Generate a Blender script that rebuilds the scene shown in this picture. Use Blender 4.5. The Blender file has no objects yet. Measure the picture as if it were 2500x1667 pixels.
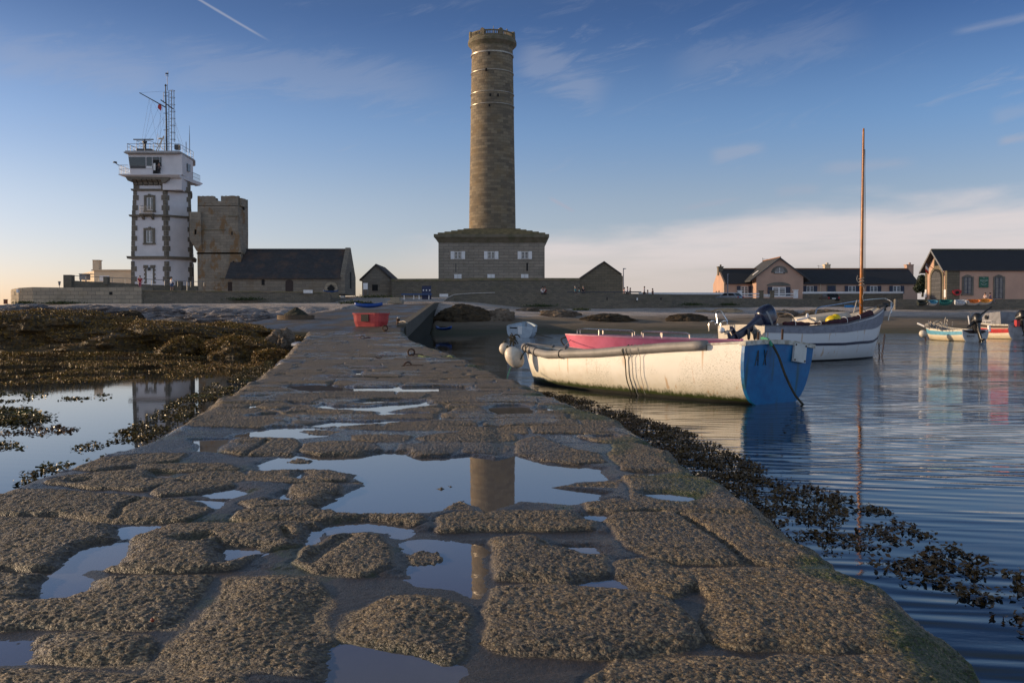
import bpy, bmesh, math, random
import numpy as np
from mathutils import Vector, Matrix, noise as mnoise
random.seed(7)
RNG = np.random.default_rng(7)
S = bpy.context.scene
COL = S.collection
PI = math.pi
# ------------------------------------------------------------------ camera numbers
F = 2200.0                      # focal length in photograph pixels (2500 wide)
PITCH = math.atan(57.5 / F)
CZ = 1.5
cp, sp = math.cos(PITCH), math.sin(PITCH)
def ray(px, py):
    x = (px - 1250) / F; u = (833.5 - py) / F
    return x, cp + sp * u, -sp + cp * u
def P(px, py, Y):               # the point at distance Y seen at a pixel
    x, y, z = ray(px, py); t = Y / y
    return Vector((x * t, Y, CZ + z * t))
def G(px, py, z=0.0):           # the point on the level z seen at a pixel
    x, y, w = ray(px, py); t = (z - CZ) / w
    return Vector((x * t, y * t, z))
def ZY(py, Y): return P(1250, py, Y).z
def XY(px, Y, py=700): return P(px, py, Y).x
# ------------------------------------------------------------------ numpy noise
def _h(ix, iy, s):
    n = (ix * 374761393 + iy * 668265263 + s * 1442695041).astype(np.int64) & 0xffffffff
    n = ((n ^ (n >> 13)) * 1274126177) & 0xffffffff
    n = n ^ (n >> 16)
    return (n & 0xffff) / 65535.0
def vnoise(x, y, s=0):
    x = np.asarray(x, float); y = np.asarray(y, float)
    ix = np.floor(x).astype(np.int64); iy = np.floor(y).astype(np.int64)
    fx = x - ix; fy = y - iy
    fx = fx * fx * (3 - 2 * fx); fy = fy * fy * (3 - 2 * fy)
    a = _h(ix, iy, s); b = _h(ix + 1, iy, s); c = _h(ix, iy + 1, s); d = _h(ix + 1, iy + 1, s)
    return (a + (b - a) * fx) * (1 - fy) + (c + (d - c) * fx) * fy - 0.5
def fbm(x, y, o=4, s=0, g=0.5):
    t = 0; a = 1.0
    for k in range(o):
        t = t + a * vnoise(x * 2 ** k + 17.3 * k, y * 2 ** k - 9.1 * k, s + k); a *= g
    return t
def worley(x, y, s=0):
    ix = np.floor(x).astype(np.int64); iy = np.floor(y).astype(np.int64); d = np.full(np.shape(x), 9.0)
    for i in (-1, 0, 1):
        for j in (-1, 0, 1):
            cx = ix + i; cy = iy + j; d = np.minimum(d, np.hypot(x - cx - _h(cx, cy, s), y - cy - _h(cx, cy, s + 1)))
    return d
def sstep(a, b, x):
    t = np.clip((x - a) / (b - a), 0, 1); return t * t * (3 - 2 * t)
# ------------------------------------------------------------------ objects
def tag(o, label=None, cat=None, group=None, kind=None):
    if label: o['label'] = label
    if cat: o['category'] = cat
    if group: o['group'] = group
    if kind: o['kind'] = kind
    return o
def root(name, loc, label, cat, group=None, rz=0.0, rot=None):
    o = bpy.data.objects.new(name, None); COL.objects.link(o); o.empty_display_size = .2
    o.location = loc; o.rotation_euler = rot if rot else (0, 0, rz)
    return tag(o, label, cat, group)
class MB:
    def __init__(s): s.v = []; s.f = []; s.m = []
    def add(s, vs, fs, mi=0):
        n = len(s.v); s.v += [tuple(v) for v in vs]
        s.f += [tuple(i + n for i in f) for f in fs]; s.m += [mi] * len(fs); return s
    def box(s, x0, x1, y0, y1, z0, z1, mi=0):
        v = [(x, y, z) for z in (z0, z1) for y in (y0, y1) for x in (x0, x1)]
        return s.add(v, [(0, 2, 3, 1), (4, 5, 7, 6), (0, 1, 5, 4), (2, 6, 7, 3), (0, 4, 6, 2), (1, 3, 7, 5)], mi)
    def obox(s, c, ax, ay, az, hx, hy, hz, mi=0):
        c = Vector(c); ax = Vector(ax).normalized() * hx; ay = Vector(ay).normalized() * hy; az = Vector(az).normalized() * hz
        v = [c + ax * i + ay * j + az * k for k in (-1, 1) for j in (-1, 1) for i in (-1, 1)]
        return s.add(v, [(0, 2, 3, 1), (4, 5, 7, 6), (0, 1, 5, 4), (2, 6, 7, 3), (0, 4, 6, 2), (1, 3, 7, 5)], mi)
    def prism(s, poly, d0, d1, axis='y', mi=0):     # poly in the other two axes
        n = len(poly)
        def mk(p, d):
            return (p[0], d, p[1]) if axis == 'y' else ((d, p[0], p[1]) if axis == 'x' else (p[0], p[1], d))
        v = [mk(p, d0) for p in poly] + [mk(p, d1) for p in poly]
        f = [tuple(range(n))[::-1], tuple(range(n, 2 * n))] + [(i, (i + 1) % n, n + (i + 1) % n, n + i) for i in range(n)]
        return s.add(v, f, mi)
    def loft(s, rings, cap=True, closed=True, mi=0):
        n = len(rings[0]); v = [p for r in rings for p in r]; f = []
        for k in range(len(rings) - 1):
            for i in range(n if closed else n - 1):
                j = (i + 1) % n
                f.append((k * n + i, k * n + j, (k + 1) * n + j, (k + 1) * n + i))
        if cap:
            f.append(tuple(range(n))[::-1]); f.append(tuple((len(rings) - 1) * n + i for i in range(n)))
        return s.add(v, f, mi)
    def tube(s, pts, r, n=6, cap=True, mi=0, closed=False):
        pts = [Vector(p) for p in pts]; rs = r if isinstance(r, (list, tuple)) else [r] * len(pts)
        rings = []; up = Vector((0, 0, 1)); L = len(pts)
        for i, p in enumerate(pts):
            a = pts[(i - 1) % L] if (i > 0 or closed) else p; b = pts[(i + 1) % L] if (i < L - 1 or closed) else p
            t = (b - a).normalized() if (b - a).length > 1e-9 else Vector((0, 0, 1))
            if i == 0:
                u = t.cross(up) if abs(t.dot(up)) < .95 else t.cross(Vector((1, 0, 0)))
            else:
                u = u - t * u.dot(t)
                if u.length < 1e-6: u = t.cross(Vector((1, 0, 0)))
            u.normalize(); w = t.cross(u)
            rings.append([p + (u * math.cos(2 * PI * k / n) + w * math.sin(2 * PI * k / n)) * rs[i] for k in range(n)])
        if closed: rings.append(rings[0]); cap = False
        return s.loft(rings, cap, True, mi)
    def lathe(s, prof, c=(0, 0, 0), n=24, mi=0, a0=0, a1=2 * PI, cap=False):
        full = abs(a1 - a0 - 2 * PI) < 1e-6; m = n if full else n + 1
        rings = [[(c[0] + r * math.cos(a0 + (a1 - a0) * k / n), c[1] + r * math.sin(a0 + (a1 - a0) * k / n), c[2] + z) for k in range(m)] for r, z in prof]
        return s.loft(rings, cap, full, mi)
    def ell(s, c, rx, ry, rz, n=14, m=9, mi=0, mat=None):
        rings = []
        for j in range(m + 1):
            a = -PI / 2 + PI * j / m; q = max(math.cos(a), 1e-3)
            rr = [Vector((rx * q * math.cos(2 * PI * k / n), ry * q * math.sin(2 * PI * k / n), rz * math.sin(a))) for k in range(n)]
            if mat: rr = [mat @ p for p in rr]
            rings.append([Vector(c) + p for p in rr])
        return s.loft(rings, True, True, mi)
    def rect(s, x0, y0, x1, y1, D, t=.1, mi=0):      # slab facing us, front at distance D
        a = P(x0, (y0 + y1) / 2, D); b = P(x1, (y0 + y1) / 2, D)
        return s.box(a.x, b.x, D, D + t, ZY(y1, D), ZY(y0, D), mi)
    def poly(s, pts, D, t=.1, mi=0):
        q = [P(x, y, D) for x, y in pts]
        return s.prism([(p.x, p.z) for p in q], D, D + t, 'y', mi)
    def build(s, name, mats, parent=None, smooth=False, local=False, bevel=0, fix=True):
        me = bpy.data.meshes.new(name); v = s.v
        if parent is not None and not local:
            w = wloc(parent); v = [(a[0] - w[0], a[1] - w[1], a[2] - w[2]) for a in v]
        me.from_pydata(v, [], s.f)
        if not isinstance(mats, (list, tuple)): mats = [mats]
        for m in mats: me.materials.append(m)
        if len(mats) > 1: me.polygons.foreach_set('material_index', s.m)
        if fix:
            bm = bmesh.new(); bm.from_mesh(me); bmesh.ops.recalc_face_normals(bm, faces=bm.faces); bm.to_mesh(me); bm.free()
        if smooth: me.polygons.foreach_set('use_smooth', [True] * len(me.polygons))
        o = bpy.data.objects.new(name, me); COL.objects.link(o)
        if parent is not None: o.parent = parent
        if bevel:
            b = o.modifiers.new('bevel', 'BEVEL'); b.width = bevel; b.segments = 2; b.limit_method = 'ANGLE'
        return o
def wloc(o):
    v = Vector((0, 0, 0))
    while o is not None: v = v + o.location; o = o.parent
    return v
def npmesh(name, V, Fq, mats, parent=None, smooth=True, attrs=None, local=True, mi=None):
    me = bpy.data.meshes.new(name); n = len(V); m, k = Fq.shape
    me.vertices.add(n); me.vertices.foreach_set('co', np.asarray(V, np.float32).ravel())
    me.loops.add(m * k); me.loops.foreach_set('vertex_index', Fq.astype(np.int32).ravel())
    me.polygons.add(m); me.polygons.foreach_set('loop_start', np.arange(0, m * k, k, dtype=np.int32))
    me.polygons.foreach_set('loop_total', np.full(m, k, np.int32))
    me.polygons.foreach_set('use_smooth', np.full(m, smooth))
    if not isinstance(mats, (list, tuple)): mats = [mats]
    for q in mats: me.materials.append(q)
    if mi is not None: me.polygons.foreach_set('material_index', np.asarray(mi, np.int32))
    for an, av in (attrs or {}).items():
        a = me.attributes.new(an, 'FLOAT', 'POINT'); a.data.foreach_set('value', np.asarray(av, np.float32))
    me.update(calc_edges=True); me.validate()
    o = bpy.data.objects.new(name, me); COL.objects.link(o)
    if parent is not None: o.parent = parent
    return o
def gridfaces(r, c):
    i = np.arange((r - 1) * c).reshape(r - 1, c)[:, :-1].ravel()
    return np.stack([i, i + 1, i + c + 1, i + c], 1)
def copy_tree(o, parent=None):
    c = o.copy(); COL.objects.link(c)
    if parent is not None: c.parent = parent
    for ch in list(o.children): copy_tree(ch, c)
    return c
# ------------------------------------------------------------------ materials
class NT:
    def __init__(s, name):
        s.mat = bpy.data.materials.new(name); s.mat.use_nodes = True; s.t = s.mat.node_tree; s.t.nodes.clear()
        s.o = s.n('OutputMaterial'); s.b = s.n('BsdfPrincipled'); s.l(s.b.outputs[0], s.o.inputs[0])
    def n(s, ty, **k):
        q = s.t.nodes.new('ShaderNode' + ty)
        for a, v in k.items():
            if hasattr(q, a): setattr(q, a, v)
            else: q.inputs[a].default_value = v
        return q
    def l(s, a, b): s.t.links.new(a, b)
    def set(s, i, v):
        if hasattr(v, 'is_output') or isinstance(v, bpy.types.NodeSocket): s.l(v, s.b.inputs[i])
        else: s.b.inputs[i].default_value = v
    def co(s, kind='Object'): return s.n('TexCoord').outputs[kind]
    def mp(s, v, sc=(1, 1, 1), loc=(0, 0, 0)):
        m = s.n('Mapping'); m.inputs['Scale'].default_value = sc; m.inputs['Location'].default_value = loc; s.l(v, m.inputs[0]); return m.outputs[0]
    def rot(s, v, ang, sc):
        m = s.n('Mapping'); m.inputs['Rotation'].default_value = (0, 0, ang); s.l(v, m.inputs[0]); return s.mp(m.outputs[0], sc)
    def noise(s, v, scale, detail=5, rough=.55, out=0, dist=0):
        q = s.n('TexNoise'); q.inputs['Scale'].default_value = scale; q.inputs['Detail'].default_value = detail
        q.inputs['Roughness'].default_value = rough; q.inputs['Distortion'].default_value = dist
        if v is not None: s.l(v, q.inputs['Vector'])
        return q.outputs[out]
    def math(s, op, a, b=0.0, c=None, clamp=False):
        q = s.n('Math'); q.operation = op; q.use_clamp = clamp
        for i, x in enumerate((a, b) if c is None else (a, b, c)):
            if isinstance(x, (int, float)): q.inputs[i].default_value = x
            else: s.l(x, q.inputs[i])
        return q.outputs[0]
    def ramp(s, v, a, b, lo=0.0, hi=1.0, smooth=True):
        q = s.n('MapRange'); q.interpolation_type = 'SMOOTHSTEP' if smooth else 'LINEAR'
        s.l(v, q.inputs[0])
        for i, x in zip((1, 2, 3, 4), (a, b, lo, hi)): q.inputs[i].default_value = x
        return q.outputs[0]
    def mix(s, f, a, b, mode='MIX'):
        q = s.n('Mix'); q.data_type = 'RGBA'; q.blend_type = mode
        for i, x in ((0, f), (6, a), (7, b)):
            if isinstance(x, (int, float)): q.inputs[i].default_value = x
            elif isinstance(x, (tuple, list)): q.inputs[i].default_value = (x[0], x[1], x[2], 1)
            else: s.l(x, q.inputs[i])
        return q.outputs[2]
    def bump(s, h, st=.3, dist=.05, nrm=None):
        q = s.n('Bump'); q.inputs['Strength'].default_value = st; q.inputs['Distance'].default_value = dist; s.l(h, q.inputs['Height'])
        if nrm is not None: s.l(nrm, q.inputs['Normal'])
        return q.outputs[0]
    def attr(s, nm): q = s.n('Attribute'); q.attribute_name = nm; return q.outputs['Fac']
    def sep(s, v): q = s.n('SeparateXYZ'); s.l(v, q.inputs[0]); return q.outputs
    def comb(s, x, y, z=0.0):
        q = s.n('CombineXYZ')
        for i, a in enumerate((x, y, z)):
            if isinstance(a, (int, float)): q.inputs[i].default_value = a
            else: s.l(a, q.inputs[i])
        return q.outputs[0]
def M(name, col, rough=.7, col2=None, scale=3., bump=.15, bs=30., bd=.02, metal=0., spec=None, ndet=5, thr=(.35, .7), ior=None):
    t = NT(name); c = t.co()
    col2 = col2 or tuple(x * .72 for x in col)
    n = t.noise(c, scale, ndet); f = t.ramp(n, thr[0], thr[1]); t.set('Base Color', t.mix(f, col, col2))
    n2 = t.noise(c, bs, 4)
    t.set('Roughness', t.ramp(n2, .2, .8, max(rough - .08, .02), min(rough + .08, 1)))
    t.b.inputs['Metallic'].default_value = metal
    if spec is not None: t.b.inputs['Specular IOR Level'].default_value = spec
    if bump: t.set('Normal', t.bump(n2, bump, bd))
    return t.mat
def M_stone(name, c1, c2, mort, bw, bh, cyl=None, stain=(.16, .10, .04), stain_amt=.35, rough=.9, off=.5, msz=.012, bump=.5, lich=None, sc2=None):
    t = NT(name); c = t.co('Object'); x, y, z = t.sep(c)
    if cyl:
        a = t.math('ARCTAN2', y, x); u = t.math('MULTIPLY', a, cyl)
    else: u = t.math('ADD', x, t.math('MULTIPLY', y, .993))
    w = t.math('MULTIPLY', t.noise(c, .9, 2), .10)
    v = t.comb(t.math('ADD', u, w), t.math('ADD', z, t.math('MULTIPLY', w, .4)), 0.0)
    b = t.n('TexBrick'); b.offset = off; b.squash = 1; t.l(v, b.inputs['Vector'])
    b.inputs['Scale'].default_value = 1; b.inputs['Brick Width'].default_value = bw; b.inputs['Row Height'].default_value = bh
    b.inputs['Mortar Size'].default_value = msz; b.inputs['Mortar Smooth'].default_value = .3; b.inputs['Bias'].default_value = 0
    for i, q in zip(('Color1', 'Color2', 'Mortar'), (c1, c2, mort)): b.inputs[i].default_value = (*q, 1)
    n = t.noise(c, .55, 6, .65); f = t.math('MULTIPLY', t.ramp(n, .45, .72), stain_amt)
    col = t.mix(f, b.outputs['Color'], stain)
    n3 = t.noise(c, 7, 5, .7); col = t.mix(t.ramp(n3, .3, .75, 0, .45), col, tuple(q * .45 for q in c1))
    if lich:
        n4 = t.noise(t.mp(c, (1, 1, .6), (5, 3, 1)), .8, 6, .7); col = t.mix(t.math('MULTIPLY', t.ramp(n4, .52, .62), .75), col, lich)
    t.set('Base Color', col); t.b.inputs['Roughness'].default_value = rough
    h = t.math('ADD', t.math('MULTIPLY', b.outputs['Fac'], -1.0), t.math('MULTIPLY', n3, .8))
    t.set('Normal', t.bump(h, bump, .06)); return t.mat
K = {}
def mats():
    K['stoneD'] = M_stone('dark_granite_masonry', (0.2363, 0.2013, 0.161), (0.1663, 0.1453, 0.1225), (0.105, 0.0945, 0.084), .9, .38, stain=(.17, .105, .04), stain_amt=.35)
    K['stoneL'] = M_stone('pale_granite_masonry', (0.39, 0.3225, 0.24), (0.285, 0.24, 0.1875), (0.105, 0.09, 0.075), 1.0, .46, stain=(.14, .11, .06), stain_amt=.35, msz=.02)
    K['rubble'] = M_stone('rubble_wall', (0.1938, 0.1628, 0.124), (0.124, 0.1085, 0.0899), (0.0775, 0.0697, 0.062), .5, .22, stain=(.12, .105, .06), stain_amt=.4, lich=None)
    K['towerS'] = M_stone('old_tower_masonry', (0.297, 0.2484, 0.1944), (0.2124, 0.18, 0.144), (0.135, 0.1188, 0.099), .8, .36, stain=(.10, .085, .06), stain_amt=.5, lich=(.19, .10, .035))
    K['ashlar'] = M_stone('lighthouse_base_ashlar', (0.33, 0.2805, 0.231), (0.2475, 0.2145, 0.1782), (0.1237, 0.1089, 0.0924), 1.5, .43, stain=(.13, .11, .075), stain_amt=.4, msz=.03)
    K['shaft'] = M_stone('lighthouse_shaft_granite', (.255, .205, .14), (.11, .09, .068), (.08, .068, .055), 1.05, .44, cyl=3.6, stain=(.22, .145, .065), stain_amt=.5, msz=.018, bump=.6)
    K['cornice'] = M('weathered_cornice_stone', (.17, .14, .10), .9, (.11, .10, .06), 1.2, .4, 8)
    K['roofstone'] = M('stepped_roof_stone', (.22, .17, .09), .9, (.12, .10, .055), 1.5, .4, 8)
    K['quoin'] = M('grey_granite_quoin', (.17, .145, .115), .9, (.12, .105, .085), 2, .3, 10)
    K['whitewall'] = M('white_limewash_wall', (.64, .61, .63), .8, (.56, .54, .56), .7, .08, 12)
    K['cream'] = M('cream_render', (.62, .50, .36), .85, (.54, .44, .32), .6, .05, 10)
    K['pinkwall'] = M('pink_roughcast', (.47, .30, .225), .9, (.40, .26, .20), .5, .25, 25, .02)
    K['slate'] = M_stone('slate_roof', (.050, .050, .056), (.030, .031, .038), (.02, .02, .022), .35, .16, stain=(.13, .075, .05), stain_amt=.75, rough=.75, msz=.012, bump=.4)
    K['slate2'] = M_stone('blue_slate_roof', (0.0345, 0.0356, 0.0437), (0.0264, 0.0276, 0.0345), (0.0172, 0.0172, 0.0207), .3, .14, stain=(.035, .03, .03), stain_amt=.3, rough=.7, msz=.005, bump=.25)
    K['ridge'] = M('terracotta_ridge', (.26, .12, .06), .85)
    K['glass'] = M('dark_window_glass', (.02, .023, .028), .08, bump=0, spec=.6)
    K['glassg'] = M('greyish_window_pane', (.12, .13, .15), .12, (.08, .09, .10), 2, bump=0, spec=.6)
    K['white'] = M('white_paint', (.72, .71, .72), .5, (.64, .63, .64), 3, .05)
    K['navyshut'] = M('navy_shutter_paint', (.022, .028, .06), .5, bump=.05)
    K['bluepaint'] = M('blue_paint', (.02, .06, .17), .5, (.018, .05, .14), 3)
    K['metal'] = M('galvanised_metal', (.22, .22, .23), .5, metal=.3, bump=.05)
    K['darkmetal'] = M('dark_painted_metal', (.06, .06, .065), .55, bump=.05)
    K['chrome'] = M('stainless_tube', (.62, .6, .58), .22, metal=1, bump=0)
    K['rust'] = M('rusty_iron', (.07, .032, .018), .9, (.035, .02, .014), 12, .5, 60)
    K['door'] = M('dark_brown_door', (.035, .02, .018), .7)
    K['dark'] = M('shadowed_interior', (.012, .012, .013), .9, bump=0)
    K['red'] = M('red_paint', (.42, .015, .02), .5, bump=.05)
    K['orange'] = M('orange_gelcoat', (.75, .20, .03), .45, bump=.03)
    K['yellow'] = M('yellow_plastic', (.72, .52, .01), .45, bump=.03)
    K['wood'] = M('varnished_wood', (.42, .16, .035), .4, (.30, .10, .02), 5, .1)
    K['greywood'] = M('weathered_grey_wood', (.15, .15, .165), .75, (.10, .10, .12), 8, .15)
    K['skin'] = M('skin', (.42, .22, .15), .6, bump=0)
    K['concrete'] = M('weathered_concrete', (.16, .145, .125), .9, (.10, .095, .085), .8, .3, 15)
    K['green'] = M('green_sign_board', (.01, .10, .06), .5, bump=0)
    K['seagreen'] = M('green_rope', (.05, .28, .17), .8)
    K['rope'] = M('dark_rope', (.03, .03, .02), .9, (.06, .05, .03), 20, .4, 120)
    K['paler'] = M('pale_rope', (.45, .40, .34), .9, bump=.3, bs=90)
    K['blackp'] = M('black_plastic', (.014, .014, .016), .35, bump=.03)
    K['rubber'] = M('grey_rubber_fender_tube', (.24, .225, .215), .6, (.17, .16, .15), 2.5, .12, 40)
    K['fender'] = M('dirty_white_fender', (.62, .56, .48), .5, (.45, .38, .30), 4, .08)
    K['maroon'] = M('maroon_sailcloth', (.035, .008, .014), .85, (.06, .012, .02), 6, .3, 14)
    K['cushion'] = M('cream_deck_paint', (.50, .45, .38), .6, (.42, .38, .32), 3, .05)
mats()
# ================================================================== traced stones and pools (photograph pixels -> ground)
SC = .3827
def tr(ox, oy, s, pts): return [(ox + x * s, oy + y * s) for x, y in pts]
A = lambda *p: tr(0, 1200, SC, p)
B = lambda *p: tr(800, 1200, SC, p)
Cc = lambda *p: tr(1600, 1100, SC, p)
Dd = lambda *p: tr(1200, 900, .3401, p)
E = lambda *p: tr(0, 880, .2721, p)
Gg = lambda *p: tr(600, 860, .2976, p)
STONES = [
 A((-100,20),(300,10),(700,30),(1250,80),(1310,130),(1150,190),(900,205),(640,190),(400,150),(-100,150)),
 A((-100,195),(400,200),(680,240),(720,310),(480,370),(390,450),(300,500),(-100,495)),
 A((1050,240),(1300,215),(1800,220),(1980,260),(1950,300),(1890,350),(1700,370),(1450,500),(1200,505),(740,500),(850,370),(930,280)),
 A((-100,560),(240,560),(190,700),(350,720),(640,590),(900,555),(1330,560),(1240,680),(1180,760),(1130,860),(500,860),(-100,860)),
 A((300,930),(600,910),(900,930),(950,1000),(880,1100),(500,1100),(180,1080),(220,1000)),
 A((1500,560),(2000,560),(2080,700),(2010,880),(2130,1050),(2190,1200),(1700,1160),(1000,1140),(1100,1000),(1350,800),(1480,650)),
 A((1520,180),(1600,135),(1950,125),(2130,170),(2100,220),(1950,235),(1600,210)),
 B((-150,460),(-60,350),(130,290),(330,300),(385,370),(370,480),(200,530),(0,525)),
 B((730,190),(800,150),(1000,140),(1600,150),(1680,200),(1650,240),(1400,250),(1000,250),(740,260)),
 B((1650,80),(1750,70),(1950,80),(2060,110),(1950,130),(1750,140)),
 B((1100,330),(1300,310),(1400,370),(1650,390),(1750,430),(1750,520),(1600,580),(1300,560),(1130,540),(1100,420)),
 B((1900,470),(2100,460),(2250,510),(2290,600),(2200,660),(1950,600),(1900,530)),
 B((90,940),(160,780),(400,680),(600,690),(800,720),(890,800),(880,900),(850,1030),(740,1100),(600,1060),(540,1000),(300,990)),
 B((1050,760),(1100,620),(1400,600),(1800,640),(2100,690),(2280,830),(2330,950),(2200,1020),(1700,1030),(1150,1030),(1080,960),(1110,850)),
 Cc((-300,450),(-250,420),(100,415),(420,600),(560,725),(300,720),(0,700),(-130,640),(-200,560)),
 Cc((170,415),(700,450),(900,480),(1230,740),(800,745),(620,720),(430,560)),
 Cc((230,770),(700,775),(1100,810),(1400,900),(1500,930),(1700,1080),(1950,1230),(2090,1370),(1900,1350),(1500,1290),(1000,1260),(500,1245),(380,1210),(330,1080),(390,950),(300,850)),
 Cc((750,1390),(900,1320),(1300,1350),(1600,1330),(2100,1400),(2400,1500),(2400,1700),(700,1700)),
 Cc((-200,1345),(300,1345),(700,1400),(690,1700),(-500,1700)),
 A((-100,1170),(600,1180),(1200,1190),(1500,1220),(1500,1400),(-100,1400)),
 Cc((-120,195),(0,180),(350,190),(560,240),(740,390),(600,405),(330,400),(120,385),(-100,380)),
 Cc((0,80),(250,75),(450,110),(480,165),(350,175),(0,170),(-80,130)),
 Dd((220,520),(330,500),(560,590),(760,620),(790,680),(600,690),(250,650),(200,600)),
 Dd((240,440),(300,405),(560,410),(600,450),(400,470),(280,465)),
 Dd((880,640),(900,560),(1100,550),(1400,560),(1560,640),(1650,740),(1100,740),(960,730)),
 Dd((1000,790),(1100,780),(1700,775),(1900,880),(1550,890),(1100,885),(1040,860)),
 Dd((1200,1000),(1500,965),(1950,950),(2060,1065),(1500,1045),(1300,1040)),
 Dd((640,490),(900,470),(1200,520),(1250,545),(860,545)),
 Dd((700,970),(900,955),(1050,980),(1150,1010),(900,1035),(720,1020)),
 Gg((-200,820),(-100,730),(0,710),(350,710),(440,760),(360,850),(0,850)),
 E((830,1040),(1200,1010),(1400,1035),(1560,1085),(1300,1160),(900,1150),(450,1110),(600,1060)),
 E((1600,1080),(1800,1020),(2100,1010),(2200,1060),(2100,1100),(1700,1080)),
 E((1430,1180),(1560,1110),(2000,1110),(2050,1140),(1800,1190),(1500,1210)),
 E((1150,960),(1500,940),(2000,950),(2100,985),(1700,1000),(1250,1000)),
 E((700,990),(900,900),(1300,860),(1650,850),(1600,900),(1150,950),(900,1000)),
 Gg((480,820),(520,770),(700,750),(1000,760),(1070,810),(1000,850),(700,860)),
 Gg((1300,770),(1700,740),(1760,790),(1650,850),(1400,860),(1250,830)),
 Gg((1800,750),(2100,740),(2150,800),(2050,840),(1820,830)),
 Gg((20,1060),(60,980),(300,960),(700,970),(870,1000),(800,1060),(400,1080)),
 Gg((380,1180),(430,1110),(600,1090),(740,1120),(730,1190),(600,1200)),
 Gg((20,1250),(200,1220),(500,1220),(730,1210),(600,1270),(100,1290)),
 Gg((0,1330),(300,1310),(650,1330),(760,1380),(600,1440),(0,1400)),
 Gg((880,700),(1100,690),(1350,710),(1300,750),(1080,750),(900,730)),
 Gg((1440,720),(1800,660),(2150,660),(2200,720),(1900,745),(1500,745)),
 Gg((800,1350),(1000,1330),(1350,1340),(1420,1400),(1300,1440),(900,1450)),
]
POOLS = [
 Gg((80,920),(250,870),(420,850),(560,860),(950,860),(1080,825),(1300,825),(1400,870),(1600,875),(1850,850),(2050,880),(2200,850),(2352,865)) + Dd((220,640),(400,690),(600,700),(780,730),(860,795),(600,812),(420,850),(600,880),(800,910),(770,950),(560,980),(350,960),(200,950),(50,1000)) + Gg((1950,1310),(1900,1262),(1830,1250),(1600,1300),(1300,1330),(900,1340),(700,1310),(580,1270),(740,1190),(990,1090),(870,1000),(700,970),(300,965),(110,970)),
 B((480,520),(510,450),(505,400),(510,330),(560,315),(900,330),(1000,350),(1005,400),(980,440),(1010,500),(960,640),(930,660),(760,610),(580,590)),
 A((350,540),(400,450),(500,380),(650,335),(860,330),(850,380),(750,480),(560,500),(480,545),(630,590),(560,640),(400,690),(190,700),(240,600)),
 B((20,1000),(150,1000),(320,1010),(550,1045),(700,1110),(850,1140),(900,1400),(-60,1400)),
 A((-100,950),(130,960),(240,970),(170,1060),(130,1090),(-100,1090)),
 A((1410,345),(1650,365),(1690,400),(1500,440),(1440,465),(1400,410)),
 A((1160,325),(1300,300),(1330,315),(1250,330)),
 Dd((1110,905),(1250,895),(1500,920),(1560,940),(1400,965),(1180,935)),
 Dd((1050,745),(1250,745),(1270,765),(1150,778)),
 Dd((750,492),(860,490),(870,500),(770,502)),
 B((1420,360),(1700,345),(1750,390),(1690,412),(1550,375)),
 B((1620,580),(1720,555),(1880,550),(1930,610),(1700,600)),
 B((-20,210),(250,190),(500,225),(560,250),(500,290),(250,262),(0,285)),
 Gg((20,660),(250,615),(600,620),(760,640),(450,650),(620,672),(760,690),(450,708),(20,700)),
 Gg((500,605),(700,572),(1000,572),(1200,560),(1700,555),(1000,592),(650,618)),
 Gg((550,455),(640,428),(700,445),(1000,450),(1150,435),(1480,412),(1530,440),(1300,465),(1150,490),(1480,500),(1120,520),(1100,490),(700,472)),
 Gg((860,412),(1000,395),(1250,390),(1480,402),(1200,415),(1000,422)),
 Gg((300,275),(560,262),(880,290),(1580,286),(1800,290),(1860,320),(1400,332),(870,325),(540,335),(400,310)),
 Gg((360,418),(580,425),(550,442),(400,440)), Gg((240,472),(350,462),(330,488)), Gg((20,520),(250,505),(230,520),(40,530)),
 Gg((1490,238),(1580,236),(1550,252)), Gg((890,160),(960,160),(950,200),(880,196)),
 E((1700,712),(2080,700),(2000,760),(1930,825),(1770,815),(1780,760)), E((2080,690),(2140,660),(2280,655),(2260,690)),
 Gg((1960,462),(2070,440),(2250,436),(2352,452),(2352,512),(2080,520)), Dd((270,283),(400,278),(520,300),(400,307)),
 E((830,1022),(1180,965),(1215,978),(1100,1002)), E((630,1095),(750,1085),(680,1106)), E((1400,1020),(1530,1020),(1500,1060),(1400,1060)),
 E((1800,1200),(2100,1148),(2240,1180),(2060,1242),(1950,1240)), E((1750,1272),(2020,1262),(1950,1312),(1830,1318)),
 Gg((210,1235),(330,1150),(400,1190),(420,1230)), Gg((400,1020),(430,985),(480,1000),(470,1040)),
 A((1930,335),(2000,240),(2130,255),(2030,350)), A((1240,62),(1440,60),(1400,112),(1290,90)),
 A((720,240),(960,215),(1000,240),(900,290),(760,310)), Gg((0,365),(150,360),(150,370),(10,375)),
 B((1590,150),(1750,145),(1700,190),(1640,180)),
]
ISLES = [ B((510,410),(600,370),(720,380),(740,410),(690,450),(530,460)),
 Gg((330,900),(450,870),(580,885),(540,905),(380,908)), Gg((820,1080),(900,1060),(990,1070),(960,1090)),
 Gg((1560,1120),(1640,1112),(1690,1120),(1620,1130)), Gg((1650,1090),(1690,1082),(1730,1100),(1680,1104)),
 Gg((1620,1290),(1700,1230),(1790,1210),(1810,1240),(1830,1300),(1660,1305)),
 Dd((560,840),(850,800),(960,800),(900,870),(650,862),(450,850)),
 Gg((450,648),(600,640),(800,660),(700,680),(520,672)), Gg((340,500),(500,488),(780,500),(700,525),(420,522)) ]
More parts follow.
